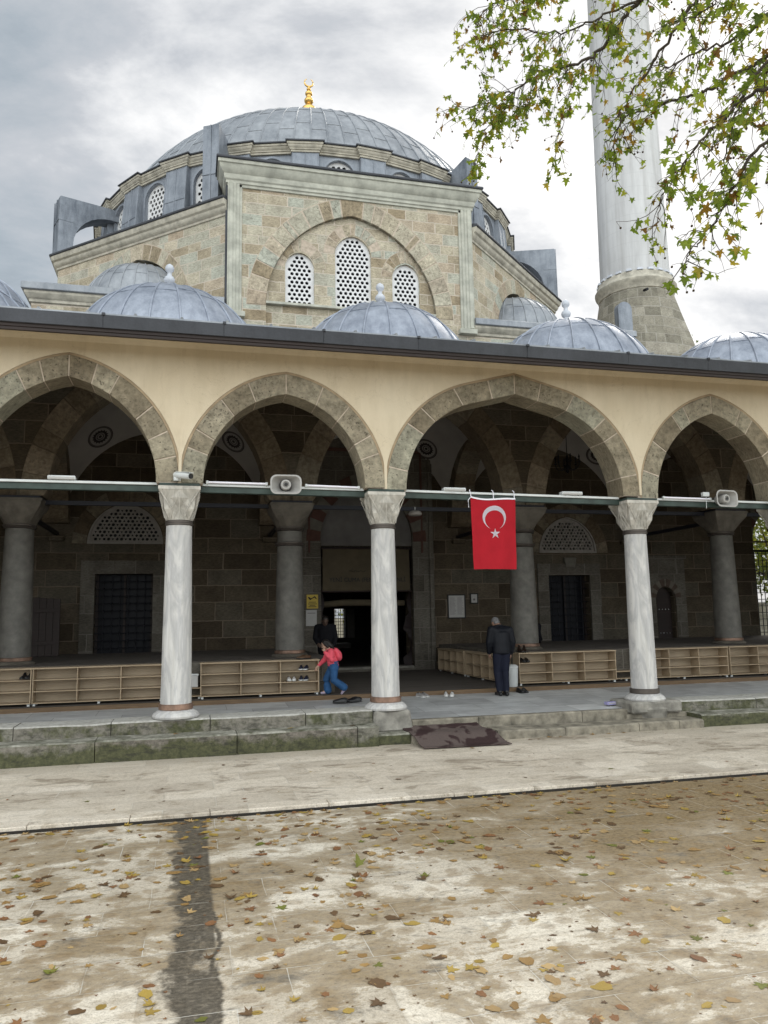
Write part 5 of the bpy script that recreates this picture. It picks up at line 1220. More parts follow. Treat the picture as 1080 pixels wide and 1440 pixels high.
pair(2.28, 16.02, FLR + .29, R(165), 'shoe', 'black pair with white soles', 'in the middle rack', NV, WS)
pair(2.03, 16.02, FLR + .29, R(175), 'sneaker', 'off white pair', 'in the middle rack', WH, WS, .92)
pair(7.17, 16.04, FLR + .72, R(180), 'boot', 'tall brown pair', 'on the rack top beside the man in black', simple('dark_brown_leather', (.03, .018, .013), .45), BS, .95, high=.07)
pair(7.20, 16.04, FLR + .505, R(175), 'shoe', 'black pair', 'in the rack right of the man in black', LE, BS)
pair(6.98, 16.95, FLR + .33, R(90), 'sneaker', 'white pair', 'in the low aisle rack', WH, WS, .9)

# --- bin, boxes, door mat, cabinet
b_ = thing('waste_bin', 'white cylindrical waste bin standing behind the man in black', 'bin', (6.80, 15.82, FLR))
MB().lathe(6.80, 15.82, [(.10, FLR), (.115, FLR + .02), (.13, FLR + .40), (.135, FLR + .41), (.12, FLR + .41), (.1, FLR + .05)], 24, cap=False).build('body', M['white_plastic'], b_, smooth=40)
MB().lathe(6.80, 15.82, [(.138, FLR + .405), (.138, FLR + .43), (.09, FLR + .47), (.02, FLR + .48)], 24).build('lid', M['white_plastic'], b_, smooth=40)
cb = thing('storage_box', 'pale box under the window glimpsed beside the leftmost column', 'box', (-.05, 16.1, FLR + .23))
MB().box(-.38, .17, 15.98, 16.2, FLR + .232, FLR + .46).build('body', M['paper'], cb, bevel=.01); MB().box(-.39, .18, 15.97, 16.21, FLR + .46, FLR + .49).build('lid', M['white_plastic'], cb, bevel=.006)
bx = thing('tissue_box', 'small flat lilac box on the marble floor beside the right column plinth', 'box', (7.66, 13.28, .35))
lil = simple('lilac_card', (.32, .30, .52), .5, bump=0)
MB().hexa([(7.57, 13.22, .352), (7.79, 13.25, .352), (7.78, 13.36, .352), (7.56, 13.33, .352), (7.57, 13.22, .405), (7.79, 13.25, .405), (7.78, 13.36, .405), (7.56, 13.33, .405)]).build('carton', lil, bx, bevel=.004)
MB().hexa([(7.60, 13.215, .375), (7.76, 13.237, .375), (7.76, 13.24, .375), (7.60, 13.22, .375), (7.60, 13.215, .39), (7.76, 13.237, .39), (7.76, 13.24, .39), (7.60, 13.22, .39)]).build('print_band', M['paper'], bx)
mb = MB(); n1, n2 = 24, 16; vs = []
def matz(v):
    y = 11.80 + v * 0.99; prof = [(11.80, .010), (11.92, .016), (12.27, .148), (12.36, .16), (12.62, .165), (12.80, .215), (12.9, .25)]
    for (a, za_), (b, zb_) in zip(prof, prof[1:]):
        if y <= b: return y, za_ + (zb_ - za_) * (y - a) / (b - a)
    return prof[-1]
for j in range(n2 + 1):
    for i in range(n1 + 1):
        y, z = matz(j / n2); u = i / n1
        x = 3.56 + u * (1.44 - .10 * j / n2) + (j / n2) * -.10
        vs.append((x + .006 * math.sin(j * 1.3), y - u * .06 * (1 - j / n2) + .006 * math.sin(i * .8), z + .003 * math.sin(i * .9 + j * .7) + .006))
fs = [(j * (n1 + 1) + i, j * (n1 + 1) + i + 1, (j + 1) * (n1 + 1) + i + 1, (j + 1) * (n1 + 1) + i) for j in range(n2) for i in range(n1)]
mb.add(vs, fs)
t = NT('wet_brown_mat'); v = t.co(); f = t.noise(v, 1.6, 4, .6, .5)
t.set(col=t.mix(t.ramp(f, [(.50, 0.), (.53, 1.)]), t.mix(t.noise(v, 60, 3), (.07, .052, .048), (.125, .096, .087)), (.04, .024, .024)), rough=t.ramp(f, [(.5, .95), (.53, .6)]), spec=.2); t.bump(t.noise(v, 140, 2), .25, .004)
dm = mb.build('door_mat', t.m, org=(4.3, 12.3, 0)); sol = dm.modifiers.new('thick', 'SOLIDIFY'); sol.thickness = .014; sol.offset = 1
tag(dm, 'brown carpet mat with wet patches draped over the central steps', 'mat')
cab = thing('folded_door_leaf', 'tall dark boarded door leaf leaning behind the left inner column', 'door', (-3.4, 20.9, 1.2))
for k in range(4): MB().box(-3.83 + k * .165, -3.67 + k * .165, 20.94 - k * .02, 20.99 - k * .02, 1.215, 2.68 - k * .015).build('board', M['wood_dark'], cab, bevel=.004)
for z in (1.5, 2.3): MB().box(-3.83, -3.17, 20.86, 20.88, z, z + .09).build('batten', M['wood_dark'], cab, bevel=.003)

# --- notices and signs
def framed(name, label, x0, x1, z0, z1, y, lines, seal=False):
    r_ = thing(name, label, 'notice', ((x0 + x1) / 2, y, z0)); w_ = .035
    mb = MB(); plate(mb, FY(y), rect(x0, x1, z0, z1), [rect(x0 + w_, x1 - w_, z0 + w_, z1 - w_)], -.035, 0); mb.build('frame', M['black'], r_)
    MB().box(x0 + w_, x1 - w_, y - .018, y - .005, z0 + w_, z1 - w_).build('sheet', M['paper'], r_)
    mb = MB(); rr = random.Random(5)
    for k in range(lines):
        z = z1 - w_ - .07 - k * (z1 - z0 - .2) / lines
        for a, b in ((x0 + .07, (x0 + x1) / 2 - .02), ((x0 + x1) / 2 + .02, x1 - .07)): mb.box(a, b - rr.uniform(0, .05), y - .0195, y - .0185, z, z + .008)
    if seal: mb.lathe(0, 0, [(0, 0)], 3) if False else mb.box((x0 + x1) / 2 - .03, (x0 + x1) / 2 + .03, y - .0195, y - .0185, z0 + .1, z0 + .16)
    mb.build('faint_print', M['ink'], r_)
framed('framed_notice', 'larger black framed paper notice on the stone wall right of the portal', 7.46, 8.03, 1.95, 2.67, YW - .002, 18)
framed('framed_notice', 'small black framed paper notice hanging right of the larger one', 8.18, 8.44, 2.38, 2.70, YW - .002, 4, True)
ys = thing('warning_sign', 'yellow notice with dark pictogram on the wall left of the doorway', 'sign', (3.36, 21.83, 2.3)); q = YW - .165
MB().box(3.20, 3.53, q - .012, q, 2.31, 2.70).build('plate', M['yellow'], ys, bevel=.003)
mb = MB(); mb.tube([(3.25, q - .014, 2.63), (3.31, q - .014, 2.57), (3.36, q - .014, 2.60), (3.43, q - .014, 2.64), (3.48, q - .014, 2.58)], [.018, .028, .012, .024, .012], 8); mb.build('pictogram', M['black'], ys)
mb = MB()
for z, a, b in ((2.48, 3.26, 3.47), (2.43, 3.24, 3.49), (2.39, 3.28, 3.45), (2.35, 3.25, 3.48)): mb.box(a, b, q - .0145, q - .0125, z, z + .018)
mb.build('printed_lines', M['black'], ys)
ps = thing('paper_notice', 'plain whitish notice on the wall below the yellow sign', 'notice', (3.34, 21.83, 1.8)); MB().box(3.18, 3.49, q - .012, q, 1.82, 2.27).build('sheet', M['paper'], ps, bevel=.003)
MB().box(3.22, 3.45, q - .014, q - .0125, 2.17, 2.19).build('printed_line', M['ink'], ps)
# banner over the door
ban = thing('door_banner', 'beige cloth banner with dark lettering hung across the doorway', 'banner', (4.9, 21.75, 2.8))
mb = MB(); n = 30; vs = []
for j in range(9):
    for k in range(n + 1): x = 3.66 + 2.58 * k / n; vs.append((x, 21.78 + .02 * math.sin(k * .7 + j * .3) + .012 * math.sin(j), 4.0 - 1.2 * j / 8))
mb.add(vs, [(j * (n + 1) + k, j * (n + 1) + k + 1, (j + 1) * (n + 1) + k + 1, (j + 1) * (n + 1) + k) for j in range(8) for k in range(n)]); mb.build('cloth', M['canvas'], ban, smooth=60)
MB().tube([(3.6, 21.78, 2.78), (6.3, 21.78, 2.78)], .025, 8).build('bottom_rod', M['wood_dark'], ban)
MB().tube([(3.6, 21.78, 4.02), (6.3, 21.78, 4.02)], .025, 8).build('top_rod', M['wood_dark'], ban)
def lettering(txt, size, loc, name, mat, parent, align='LEFT'):
    cu = bpy.data.curves.new('tmp', 'FONT'); cu.body = txt; cu.size = size; cu.extrude = .002; cu.align_x = align
    ob = bpy.data.objects.new('tmp', cu); me = ob.to_mesh(); mb = MB()
    fr = Fr(loc); mb.add([fr(v.co.x, v.co.y, -v.co.z) for v in me.vertices], [tuple(p.vertices) for p in me.polygons])
    ob.to_mesh_clear(); bpy.data.objects.remove(ob); bpy.data.curves.remove(cu); return mb.build(name, mat, parent)
lettering('YEN\u0130 CUMA (FENTET  BEL', .165, (3.84, 21.74, 3.06), 'lettering', M['black'], ban); lettering('NL\u0130', .165, (5.83, 21.74, 3.06), 'lettering', M['black'], ban)
mb = MB(); pts = [(4.42 + .5 * k / 12, 21.745, 3.36 + .018 * math.sin(k * 1.7)) for k in range(13)]; mb.tube(pts, .006, 5); mb.tube([(4.5, 21.745, 3.38), (4.52, 21.745, 3.44)], .006, 5); mb.build('script_line', M['black'], ban)

# --- fittings on the beams
def flood(label, x, z):
    r_ = thing('emergency_lamp', label, 'lamp', (x, 13.03, z), 'white lamp housings on the tie beams')
    MB().box(x - .21, x + .21, 12.95, 13.10, z + .008, z + .075).build('housing', M['white_plastic'], r_, bevel=.012)
    MB().box(x - .19, x + .19, 12.94, 12.95, z + .014, z + .05).build('diffuser', M['paper'], r_, bevel=.003)
    for s in (-.13, .13): MB().box(x + s - .015, x + s + .015, 12.98, 13.06, z - .002, z + .009).build('bracket', M['iron'], r_)
flood('white lamp housing on the tie beam of the leftmost arch', -2.03, 4.312)
flood('white lamp housing on the beam left of the red flag', 4.6, 4.272)
flood('white lamp housing on the beam right of the red flag', 6.93, 4.252)
def tube_lamp(label, xa, za, xb, zb_):
    r_ = thing('fluorescent_tube', label, 'lamp', (xa, 12.95, za), 'unlit fluorescent tubes on the tie beams')
    MB().tube([(xa, 12.95, za), (xb, 12.95, zb_)], .019, 10).build('tube', M['white_cloth'], r_, smooth=60)
    for x, z, s in ((xa, za, -1), (xb, zb_, 1)): MB().box(x - .02, x + .02, 12.925, 12.975, z - .026, z + .026).build('socket', M['white_plastic'], r_, bevel=.004)
tube_lamp('long unlit tube on the beam of the second arch, left of the loudspeaker', .24, 4.33, 1.22, 4.325); tube_lamp('long unlit tube on the beam of the second arch, right of the loudspeaker', 1.90, 4.315, 2.82, 4.30)
tube_lamp('unlit tube on the beam between the right column and the right loudspeaker', 8.86, 4.25, 9.9, 4.24)
def horn(label, x, z, turn):
    r_ = thing('horn_loudspeaker', label, 'loudspeaker', (x, 12.78, z), 'grey horn loudspeakers')
    def rr_(w_, h_, rd, y, n=6):
        L = []
        for cx_, cy_, a0 in ((w_ - rd, h_ - rd, 0), (-w_ + rd, h_ - rd, 90), (-w_ + rd, -h_ + rd, 180), (w_ - rd, -h_ + rd, 270)):
            for k in range(n + 1): a = R(a0 + 90 * k / n); L.append((cx_ + rd * math.cos(a), y, cy_ + rd * math.sin(a)))
        return L
    o = Vector((x, 12.78, z)); rm = Matrix.Rotation(turn, 3, 'Z'); T = lambda q: o + rm @ Vector(q)
    rings = [rr_(.255, .158, .10, -.03), rr_(.262, .165, .105, -.05), rr_(.235, .14, .09, -.05), rr_(.20, .115, .08, .02), rr_(.12, .09, .07, .10), rr_(.08, .07, .06, .16), rr_(.09, .08, .07, .2), rr_(.16, .115, .08, .08)]
    vs = [T(p) for L in rings for p in L]; m = len(rings[0]); mb = MB()
    mb.add(vs, [(j * m + k, j * m + (k + 1) % m, ((j + 1) % len(rings)) * m + (k + 1) % m, ((j + 1) % len(rings)) * m + k) for j in range(len(rings)) for k in range(m)])
    mb.build('horn', M['grey_plastic'], r_, smooth=50)
    mb = MB(); L0 = [[(r0 * math.cos(a), y, r0 * math.sin(a)) for a in [2 * math.pi * k / 24 for k in range(24)]] for r0, y in ((.085, .12), (.09, -.01), (.08, -.035), (.055, -.04), (.05, -.015), (.035, -.01), (.03, -.035), (.001, -.04))]
    mb.add([T(p) for L in L0 for p in L], [(j * 24 + k, j * 24 + (k + 1) % 24, (j + 1) * 24 + (k + 1) % 24, (j + 1) * 24 + k) for j in range(len(L0) - 1) for k in range(24)]); mb.build('driver_cone', M['grey_plastic'], r_, smooth=40)
    MB().add([T((.03 * math.cos(a), -.0405, .03 * math.sin(a))) for a in [2 * math.pi * k / 12 for k in range(12)]], [tuple(range(12))]).build('throat', M['black'], r_)
    mb = MB(); c = [T((.07 * math.cos(a), y, .07 * math.sin(a))) for y in (.15, .30) for a in [2 * math.pi * k / 18 for k in range(18)]]
    mb.add(c, [(k, (k + 1) % 18, 18 + (k + 1) % 18, 18 + k) for k in range(18)] + [tuple(range(18))[::-1], tuple(range(18, 36))]); mb.build('driver', M['dark_plastic'], r_, smooth=40)
    mb = MB(); mb.hexa([T(p) for p in ((-.04, .12, -.1), (.04, .12, -.1), (.04, .2, -.1), (-.04, .2, -.1), (-.04, .12, .02), (.04, .12, .02), (.04, .2, .02), (-.04, .2, .02))]); mb.build('bracket', M['iron'], r_)
horn('grey horn loudspeaker on the beam of the second arch, facing the court', 1.53, 4.29, R(-4)); horn('grey horn loudspeaker on the beam of the rightmost arch', 10.12, 4.225, R(6))
jb = thing('junction_box', 'white junction box left of the right loudspeaker', 'box', (9.8, 12.95, 4.27)); MB().box(9.72, 9.86, 12.9, 12.98, 4.285, 4.37).build('case', M['white_plastic'], jb, bevel=.006); MB().tube([(9.8, 12.93, 4.285), (9.79, 12.93, 4.05)], .006, 6).build('cable', M['white_plastic'], jb)
sc_ = thing('security_camera', 'white bullet security camera above the leftmost column capital', 'camera', (-.2, 12.72, 4.34))
MB().lathe(-.24, 12.72, [(.0, 4.30), (.06, 4.30), (.062, 4.33), (.06, 4.38), (.035, 4.42), (.0, 4.43)], 16, cap=False).build('mount', M['white_plastic'], sc_, smooth=50)
MB().tube([(-.27, 12.72, 4.40), (-.19, 12.62, 4.375), (-.03, 12.45, 4.335)], [.045, .055, .05], 14).build('body', M['white_plastic'], sc_, smooth=50)
MB().tube([(-.035, 12.455, 4.336), (-.02, 12.435, 4.333)], [.042, .042], 14).build('lens_face', M['black'], sc_)
MB().hexa([(-.27, 12.67, 4.44), (-.21, 12.74, 4.44), (.02, 12.46, 4.385), (-.05, 12.40, 4.385), (-.27, 12.67, 4.448), (-.21, 12.74, 4.448), (.02, 12.46, 4.393), (-.05, 12.40, 4.393)]).build('sun_shield', M['white_plastic'], sc_)
# pendant lamp and chandelier under the porch
pl_ = thing('pendant_lamp', 'small white dome lamp hanging right of the middle column', 'lamp', (5.14, 17.35, 4.45))
MB().tube([(5.14, 17.35, 4.62), (5.14, 17.35, 4.53)], .012, 6).build('stem', M['white_plastic'], pl_)
MB().lathe(5.14, 17.35, [(.03, 4.535), (.09, 4.53), (.15, 4.50), (.165, 4.45), (.15, 4.42), (.05, 4.41), (.0, 4.41)], 24, cap=False).build('shade', M['lattice_in'], pl_, smooth=50)
ch_ = thing('chandelier', 'black wrought iron chandelier hanging under the vault behind the right arch', 'chandelier', (10.42, 19.7, 6.1)); X_, Y_ = 10.42, 19.7
MB().tube([(X_, Y_, 6.55), (X_, Y_, 8.0)], .012, 6).build('chain', M['iron'], ch_)
MB().lathe(X_, Y_, [(.01, 6.02), (.05, 6.06), (.03, 6.12), (.08, 6.2), (.03, 6.3), (.06, 6.4), (.02, 6.56)], 16).build('stem', M['iron'], ch_, smooth=50)
for k in range(6):
    a = 2 * math.pi * k / 6 + .3; c, s = math.cos(a), math.sin(a)
    pts = [(X_ + r_ * c, Y_ + r_ * s, z) for r_, z in ((.03, 6.22), (.14, 6.12), (.26, 6.13), (.33, 6.22), (.34, 6.30))]
    ar = MB().tube(pts, .014, 6).build('arm', M['iron'], ch_, smooth=50)
    MB().lathe(X_ + .34 * c, Y_ + .34 * s, [(.01, 6.29), (.06, 6.32), (.02, 6.34), (.018, 6.44), (.03, 6.47), (.015, 6.52), (.002, 6.55)], 10).build('candle', M['iron'], ar, smooth=50)

# --- the flag
FX0, FX1, FZ0, FZ1, FYY = 4.885, 5.755, 2.87, 4.185, 12.93
fg = thing('flag', 'red flag with white crescent and star hanging from the beam of the widest arch', 'flag', (5.3, FYY, 2.87), None)
def flagp(u, v):   # u,v in 0..1, v down
    sag = .035 * math.sin(math.pi * u) * (1 - v) * .7 + .012 * math.sin(2 * math.pi * u) * (1 - v)
    x = FX0 + (FX1 - FX0) * (u + (0.02 * v if u < .5 else -.03 * v) * abs(u - .5) * 2 + .018 * v)
    z = FZ1 - (FZ1 - FZ0) * v - sag * 1.1 - .022 * u * (1 - v)
    y = FYY + .030 * math.sin(5.6 * u + 1.1 + 1.6 * v) * (0.35 + v) + .014 * math.sin(13 * u + 2.5 * v) * v + .012 * math.sin(9 * v + 4 * u) * v + .02 * max(0, v - .82) * math.sin(7 * u)
    return Vector((x, y, z))
def cloth(name, f, nu, nv, mat):
    mb = MB(); mb.add([f(i / nu, j / nv) for j in range(nv + 1) for i in range(nu + 1)], [(j * (nu + 1) + i, j * (nu + 1) + i + 1, (j + 1) * (nu + 1) + i + 1, (j + 1) * (nu + 1) + i) for j in range(nv) for i in range(nu)])
    return mb.build(name, mat, fg, smooth=80)
cl_ = cloth('cloth', flagp, 28, 40, M['red_flag'])
cloth('white_header', lambda u, v: flagp(u, v * .022 - .006) + Vector((0, -.006, 0)), 28, 2, M['white_cloth'])
def emblem(poly, name):
    mb = MB(); plate(mb, lambda a, b, d: flagp(a, b) + Vector((0, -.006, 0)), poly, [], 0, 0.0); 
    bm_v = mb
    return mb.build(name, M['white_cloth'], fg, smooth=80)
ar_ = (FX1 - FX0) / (FZ1 - FZ0)
def em(x, y): return (.5 + x, .27 + y * ar_)     # units of flag width, y down
Ro, Ri, off = .26, .212, .052
outer = []; 
# crescent opening towards the ground: outer circle minus an inner circle shifted down
ti = math.acos((off * off + Ro * Ro - Ri * Ri) / (2 * off * Ro)); tj = math.acos((off * off + Ri * Ri - Ro * Ro) / (2 * off * -Ri)) if abs((off * off + Ri * Ri - Ro * Ro) / (2 * off * -Ri)) <= 1 else math.pi
for k in range(41): t_ = ti + (2 * math.pi - 2 * ti) * k / 40; outer.append((Ro * math.sin(t_), Ro * math.cos(t_)))
tip = outer[0]; tj = math.atan2(tip[0], tip[1] - off)
for k in range(1, 40): t_ = (2 * math.pi - tj) + (2 * tj - 2 * math.pi) * k / 40; outer.append((Ri * math.sin(t_), off + Ri * math.cos(t_)))
emblem([em(x, y) for x, y in outer], 'crescent')
star = []
for k in range(10): t_ = 2 * math.pi * k / 10; r_ = .118 if k % 2 == 0 else .045; star.append((r_ * math.sin(t_), .345 - r_ * math.cos(t_)))
emblem([em(x, y) for x, y in star], 'star')
for u in (.015, .5, .975):
    p = flagp(u, 0); MB().tube([p + Vector((0, -.01, -.015)), p + Vector((-.01 if u < .1 else .01, .02, .08)), (p.x + (-.015 if u < .1 else .012), 12.965, 4.30), (p.x, 13.0, 4.32)], .008, 6).build('tie_string', M['white_cloth'], fg)
MB().tube([flagp(0, .01), flagp(0, .03) + Vector((-.05, -.01, -.03)), flagp(0, .06) + Vector((-.045, -.012, -.12))], .007, 6).build('tie_string', M['white_cloth'], fg)

# ================================================================== PEOPLE
def organic(mb, name, mats, parent, voxel=.011, smooth_it=3):
    me = bpy.data.meshes.new('tmp'); me.from_pydata(mb.v, [], mb.f)
    bm = bmesh.new(); bm.from_mesh(me); bmesh.ops.recalc_face_normals(bm, faces=bm.faces); bm.to_mesh(me); bm.free()
    ob = link(bpy.data.objects.new('tmp', me))
    r_ = ob.modifiers.new('r', 'REMESH'); r_.mode = 'VOXEL'; r_.voxel_size = voxel
    s_ = ob.modifiers.new('s', 'SMOOTH'); s_.factor = .5; s_.iterations = smooth_it
    dg = bpy.context.evaluated_depsgraph_get(); dg.update()
    m2 = bpy.data.meshes.new_from_object(ob.evaluated_get(dg)); m2.name = name
    bpy.data.objects.remove(ob); bpy.data.meshes.remove(me)
    m2.materials.clear()
    for m in (mats if isinstance(mats, list) else [mats]): m2.materials.append(m)
    for p in m2.polygons: p.use_smooth = True; p.material_index = 0
    o = link(bpy.data.objects.new(name, m2)); o.parent = parent; return o
def limb(mb, pts, rad, n=12):
    mb.tube(pts, rad, n)
    for p, r_ in zip(pts, rad): mb.ball(p, r_, n=12, m=8)
def torso(mb, pts, rads):
    """chain of ellipsoids between spine points: rads = (rx, ry)"""
    for (p, q), (a, b) in zip(zip(pts, pts[1:]), zip(rads, rads[1:])):
        p, q = Vector(p), Vector(q); n = max(2, int((q - p).length / .035))
        for k in range(n + 1): f = k / n; mb.ball(p.lerp(q, f), a[0] + (b[0] - a[0]) * f, a[1] + (b[1] - a[1]) * f, .06, 16, 8)
def hand(mb, w_, d, nrm, s=1.0, curl=.5, side=1):
    w_, d, nrm = Vector(w_), Vector(d).normalized(), Vector(nrm).normalized(); lat = d.cross(nrm).normalized(); nrm = lat.cross(d)
    for k in range(4): mb.ball(w_ + d * (.03 + .016 * k) * s, .02 * s, .02 * s, .02 * s, 10, 6)
    for q in (-1.5, -.5, .5, 1.5): limb(mb, [w_ + d * .03 * s + lat * q * .014 * s, w_ + d * .085 * s + lat * q * .019 * s], [.012 * s, .011 * s], 8)
    for q, L in ((-1.5, .060), (-.5, .074), (.5, .080), (1.5, .070)):
        b = w_ + d * .088 * s + lat * q * .0195 * s; m_ = b + (d * math.cos(curl * .6) + nrm * math.sin(curl * .6)) * L * .5 * s; e_ = m_ + (d * math.cos(curl * 1.6) + nrm * math.sin(curl * 1.6)) * L * .5 * s
        limb(mb, [b, m_, e_], [.0100 * s, .0092 * s, .0082 * s], 8)
    b = w_ + d * .03 * s + lat * side * .022 * s; limb(mb, [b, b + (d * .6 + lat * side * .75 + nrm * .2).normalized() * .035 * s, b + (d * .85 + lat * side * .55 + nrm * .35).normalized() * .065 * s], [.0125 * s, .011 * s, .009 * s], 8)
def person(label, loc, heading, P, skin, group=None, s=1.0):
    r_ = thing('person', label, 'person', loc); r_.rotation_euler = (0, 0, heading); r_.scale = (s, s, s); ORG[r_.name] = Vector((0, 0, 0))
    mb = MB(); hc = Vector(P['head']); hm = Matrix.Rotation(P.get('yaw', 0), 3, 'Z') @ Matrix.Rotation(-P.get('pitch', 0), 3, 'X'); hs = P.get('hs', 1.0); H = lambda x, y, z: hc + hm @ (Vector((x, y, z)) * hs)
    mb.ball(H(0, -.008, .025), .076 * hs, .096 * hs, .092 * hs, 18, 12, rot=hm); mb.ball(H(0, .022, -.03), .062 * hs, .07 * hs, .085 * hs, 16, 10, rot=hm); mb.ball(H(0, .052, -.082), .034 * hs, .032 * hs, .028 * hs, 10, 8, rot=hm)
    limb(mb, [H(0, .088, .012), H(0, .108, -.022)], [.009 * hs, .0145 * hs], 8); mb.ball(H(0, .084, -.056), .024 * hs, .012 * hs, .010 * hs, 10, 6, rot=hm); mb.ball(H(0, .078, .03), .05 * hs, .016 * hs, .012 * hs, 10, 6, rot=hm)
    for sx in (-1, 1): mb.ball(H(sx * .076, -.012, -.008), .012 * hs, .022 * hs, .034 * hs, 8, 6, rot=hm)
    limb(mb, [P['neck'], H(0, -.02, -.06)], [.052 * hs, .05 * hs])
    torso(mb, [P['pelvis'], P['waist'], P['chest'], P['neck']], [(.135, .09), (.12, .085), (.145, .095), (.07, .06)])
    for k in (0, 1):
        sh, el, wr = P['arm'][k]; limb(mb, [P['chest'], sh], [.06, .052]); limb(mb, [sh, el, wr], [.048, .039, .026]); hd = P['hand'][k]; hand(mb, wr, hd[0], hd[1], hs, hd[2], hd[3])
        hp_, kn, an, toe = P['leg'][k]; limb(mb, [P['pelvis'], hp_], [.09, .085]); limb(mb, [hp_, kn, an], [.082, .054, .036]); limb(mb, [an, (Vector(an) + Vector(toe)) / 2 + Vector((0, 0, .005)), toe], [.037, .034, .024])
    body = organic(mb, 'body', skin, r_, .0085, 2)
    mb = MB()
    for sx in (-1, 1): mb.ball(H(sx * .03, .078, .012), .011 * hs, .008 * hs, .006 * hs, 8, 6, rot=hm)
    mb.build('eyes', M['black'], body, smooth=60); 
    mb = MB(); mb.ball(H(0, .094, -.056), .02 * hs, .006 * hs, .0045 * hs, 8, 6, rot=hm); mb.build('lips', M['red_stone'], body, smooth=60)
    return r_, H, hm, hs
def sleeve_set(P, add, cuff=.0):
    mb = MB(); torso(mb, [Vector(P['pelvis']) + Vector(P.get('hem', (0, 0, .03))), P['waist'], P['chest'], Vector(P['neck']) + Vector((0, 0, -.02))], add['torso'])
    for k in (0, 1):
        sh, el, wr = [Vector(p) for p in P['arm'][k]]; limb(mb, [P['chest'], sh], [add['arm'][0] * 1.5, add['arm'][0]]); limb(mb, [Vector(P['neck']) + Vector((0, -.01, -.04)), sh], [add['arm'][0] * .8, add['arm'][0] * .95]); limb(mb, [sh, sh.lerp(el, .5), el, el.lerp(wr, .5), wr.lerp(el, .06)], add['arm'])
    return mb
def leg_set(P, r_, low=1.0):
    mb = MB()
    torso(mb, [Vector(P['pelvis']) + Vector((0, 0, .10)), P['pelvis']], [(.15, .115), (.165, .125)])
    for k in (0, 1):
        hp_, kn, an, toe = [Vector(p) for p in P['leg'][k]]; limb(mb, [P['pelvis'], hp_], [.11, .105]); limb(mb, [hp_, hp_.lerp(kn, .5), kn, kn.lerp(an, .5), an.lerp(kn, .08)], r_)
    return mb
SK = simple('skin', (.42, .26, .19), .55, bump=.05); SKD = simple('weathered_skin', (.30, .18, .13), .6, bump=.05)
HD = simple('dark_hair', (.012, .009, .008), .45, scale=30, stretch=(1, 1, .2), bump=.4); HG = simple('grey_hair', (.15, .147, .15), .6, scale=40, bump=.4)
LJ = fabric('black_leather_jacket', (.007, .008, .012), .55, fold=.55, fscale=11); NT_ = fabric('navy_trousers', (.010, .012, .024), .8, fold=.5, fscale=10); CO = fabric('coral_jacket', (.74, .10, .14), .7, fold=.5, fscale=13, var=.1); JE = fabric('blue_jeans', (.028, .085, .20), .85, fold=.5, fscale=13); DKC = fabric('black_coat', (.008, .008, .011), .85, fold=.4); SO = fabric('lilac_socks', (.36, .31, .40), .9, fold=.2)

# the man in black, seen from behind, head bent
P = dict(pelvis=(0, 0, .90), waist=(.005, .01, 1.07), chest=(.01, .05, 1.27), neck=(-.01, .10, 1.42), head=(-.045, .19, 1.475), pitch=R(42), yaw=R(10), hem=(0, 0, -.02),
         arm=[[(-.19, .04, 1.35), (-.245, .05, 1.09), (-.215, .15, .87)], [(.205, .04, 1.33), (.265, .04, 1.07), (.245, .12, .85)]], hand=[((.05, .25, -1), (1, .2, 0), .6, 1), ((-.05, .25, -1), (-1, .2, 0), .6, -1)],
         leg=[[(-.085, 0, .86), (-.09, .05, .48), (-.075, -.02, .085), (-.09, .15, .035)], [(.085, 0, .86), (.075, .02, .48), (.055, -.06, .085), (.065, .11, .035)]])
MZ = .312 + (15.1 - 13) / 2.62 * .109
m_, H, hm, hs = person('man in black leather jacket seen from behind with bowed grey head', (6.28, 15.12, MZ), R(-4), P, SKD)
organic(sleeve_set(P, dict(torso=[(.205, .155), (.205, .15), (.215, .15), (.085, .08)], arm=[.085, .078, .07, .062, .056])), 'leather_jacket', LJ, m_, .013, 12)
organic(leg_set(P, [.105, .095, .078, .07, .066]), 'trousers', NT_, m_, .013)
mb = MB(); mb.ball(H(0, -.022, .045), .083, .092, .083, 16, 10, rot=hm); mb.ball(H(0, -.055, -.015), .068, .05, .06, 14, 8, rot=hm); organic(mb, 'hair', HG, m_, .009)
mb = MB(); limb(mb, [Vector(P['neck']) + Vector((-.05, -.05, .0)), Vector(P['neck']) + Vector((0, -.075, .015)), Vector(P['neck']) + Vector((.05, -.05, .0))], [.03, .03, .03]); organic(mb, 'collar', LJ, m_, .01)
for k in (0, 1):
    an, toe = Vector(P['leg'][k][2]), Vector(P['leg'][k][3]); mb = MB(); limb(mb, [an + Vector((0, -.055, -.045)), an + Vector((0, .04, -.04)), toe, toe + Vector((0, .03, -.005))], [.040, .045, .042, .03]); limb(mb, [an + Vector((0, 0, .08)), an + Vector((0, -.02, -.03))], [.048, .045]); organic(mb, 'boot', LE, m_, .01)

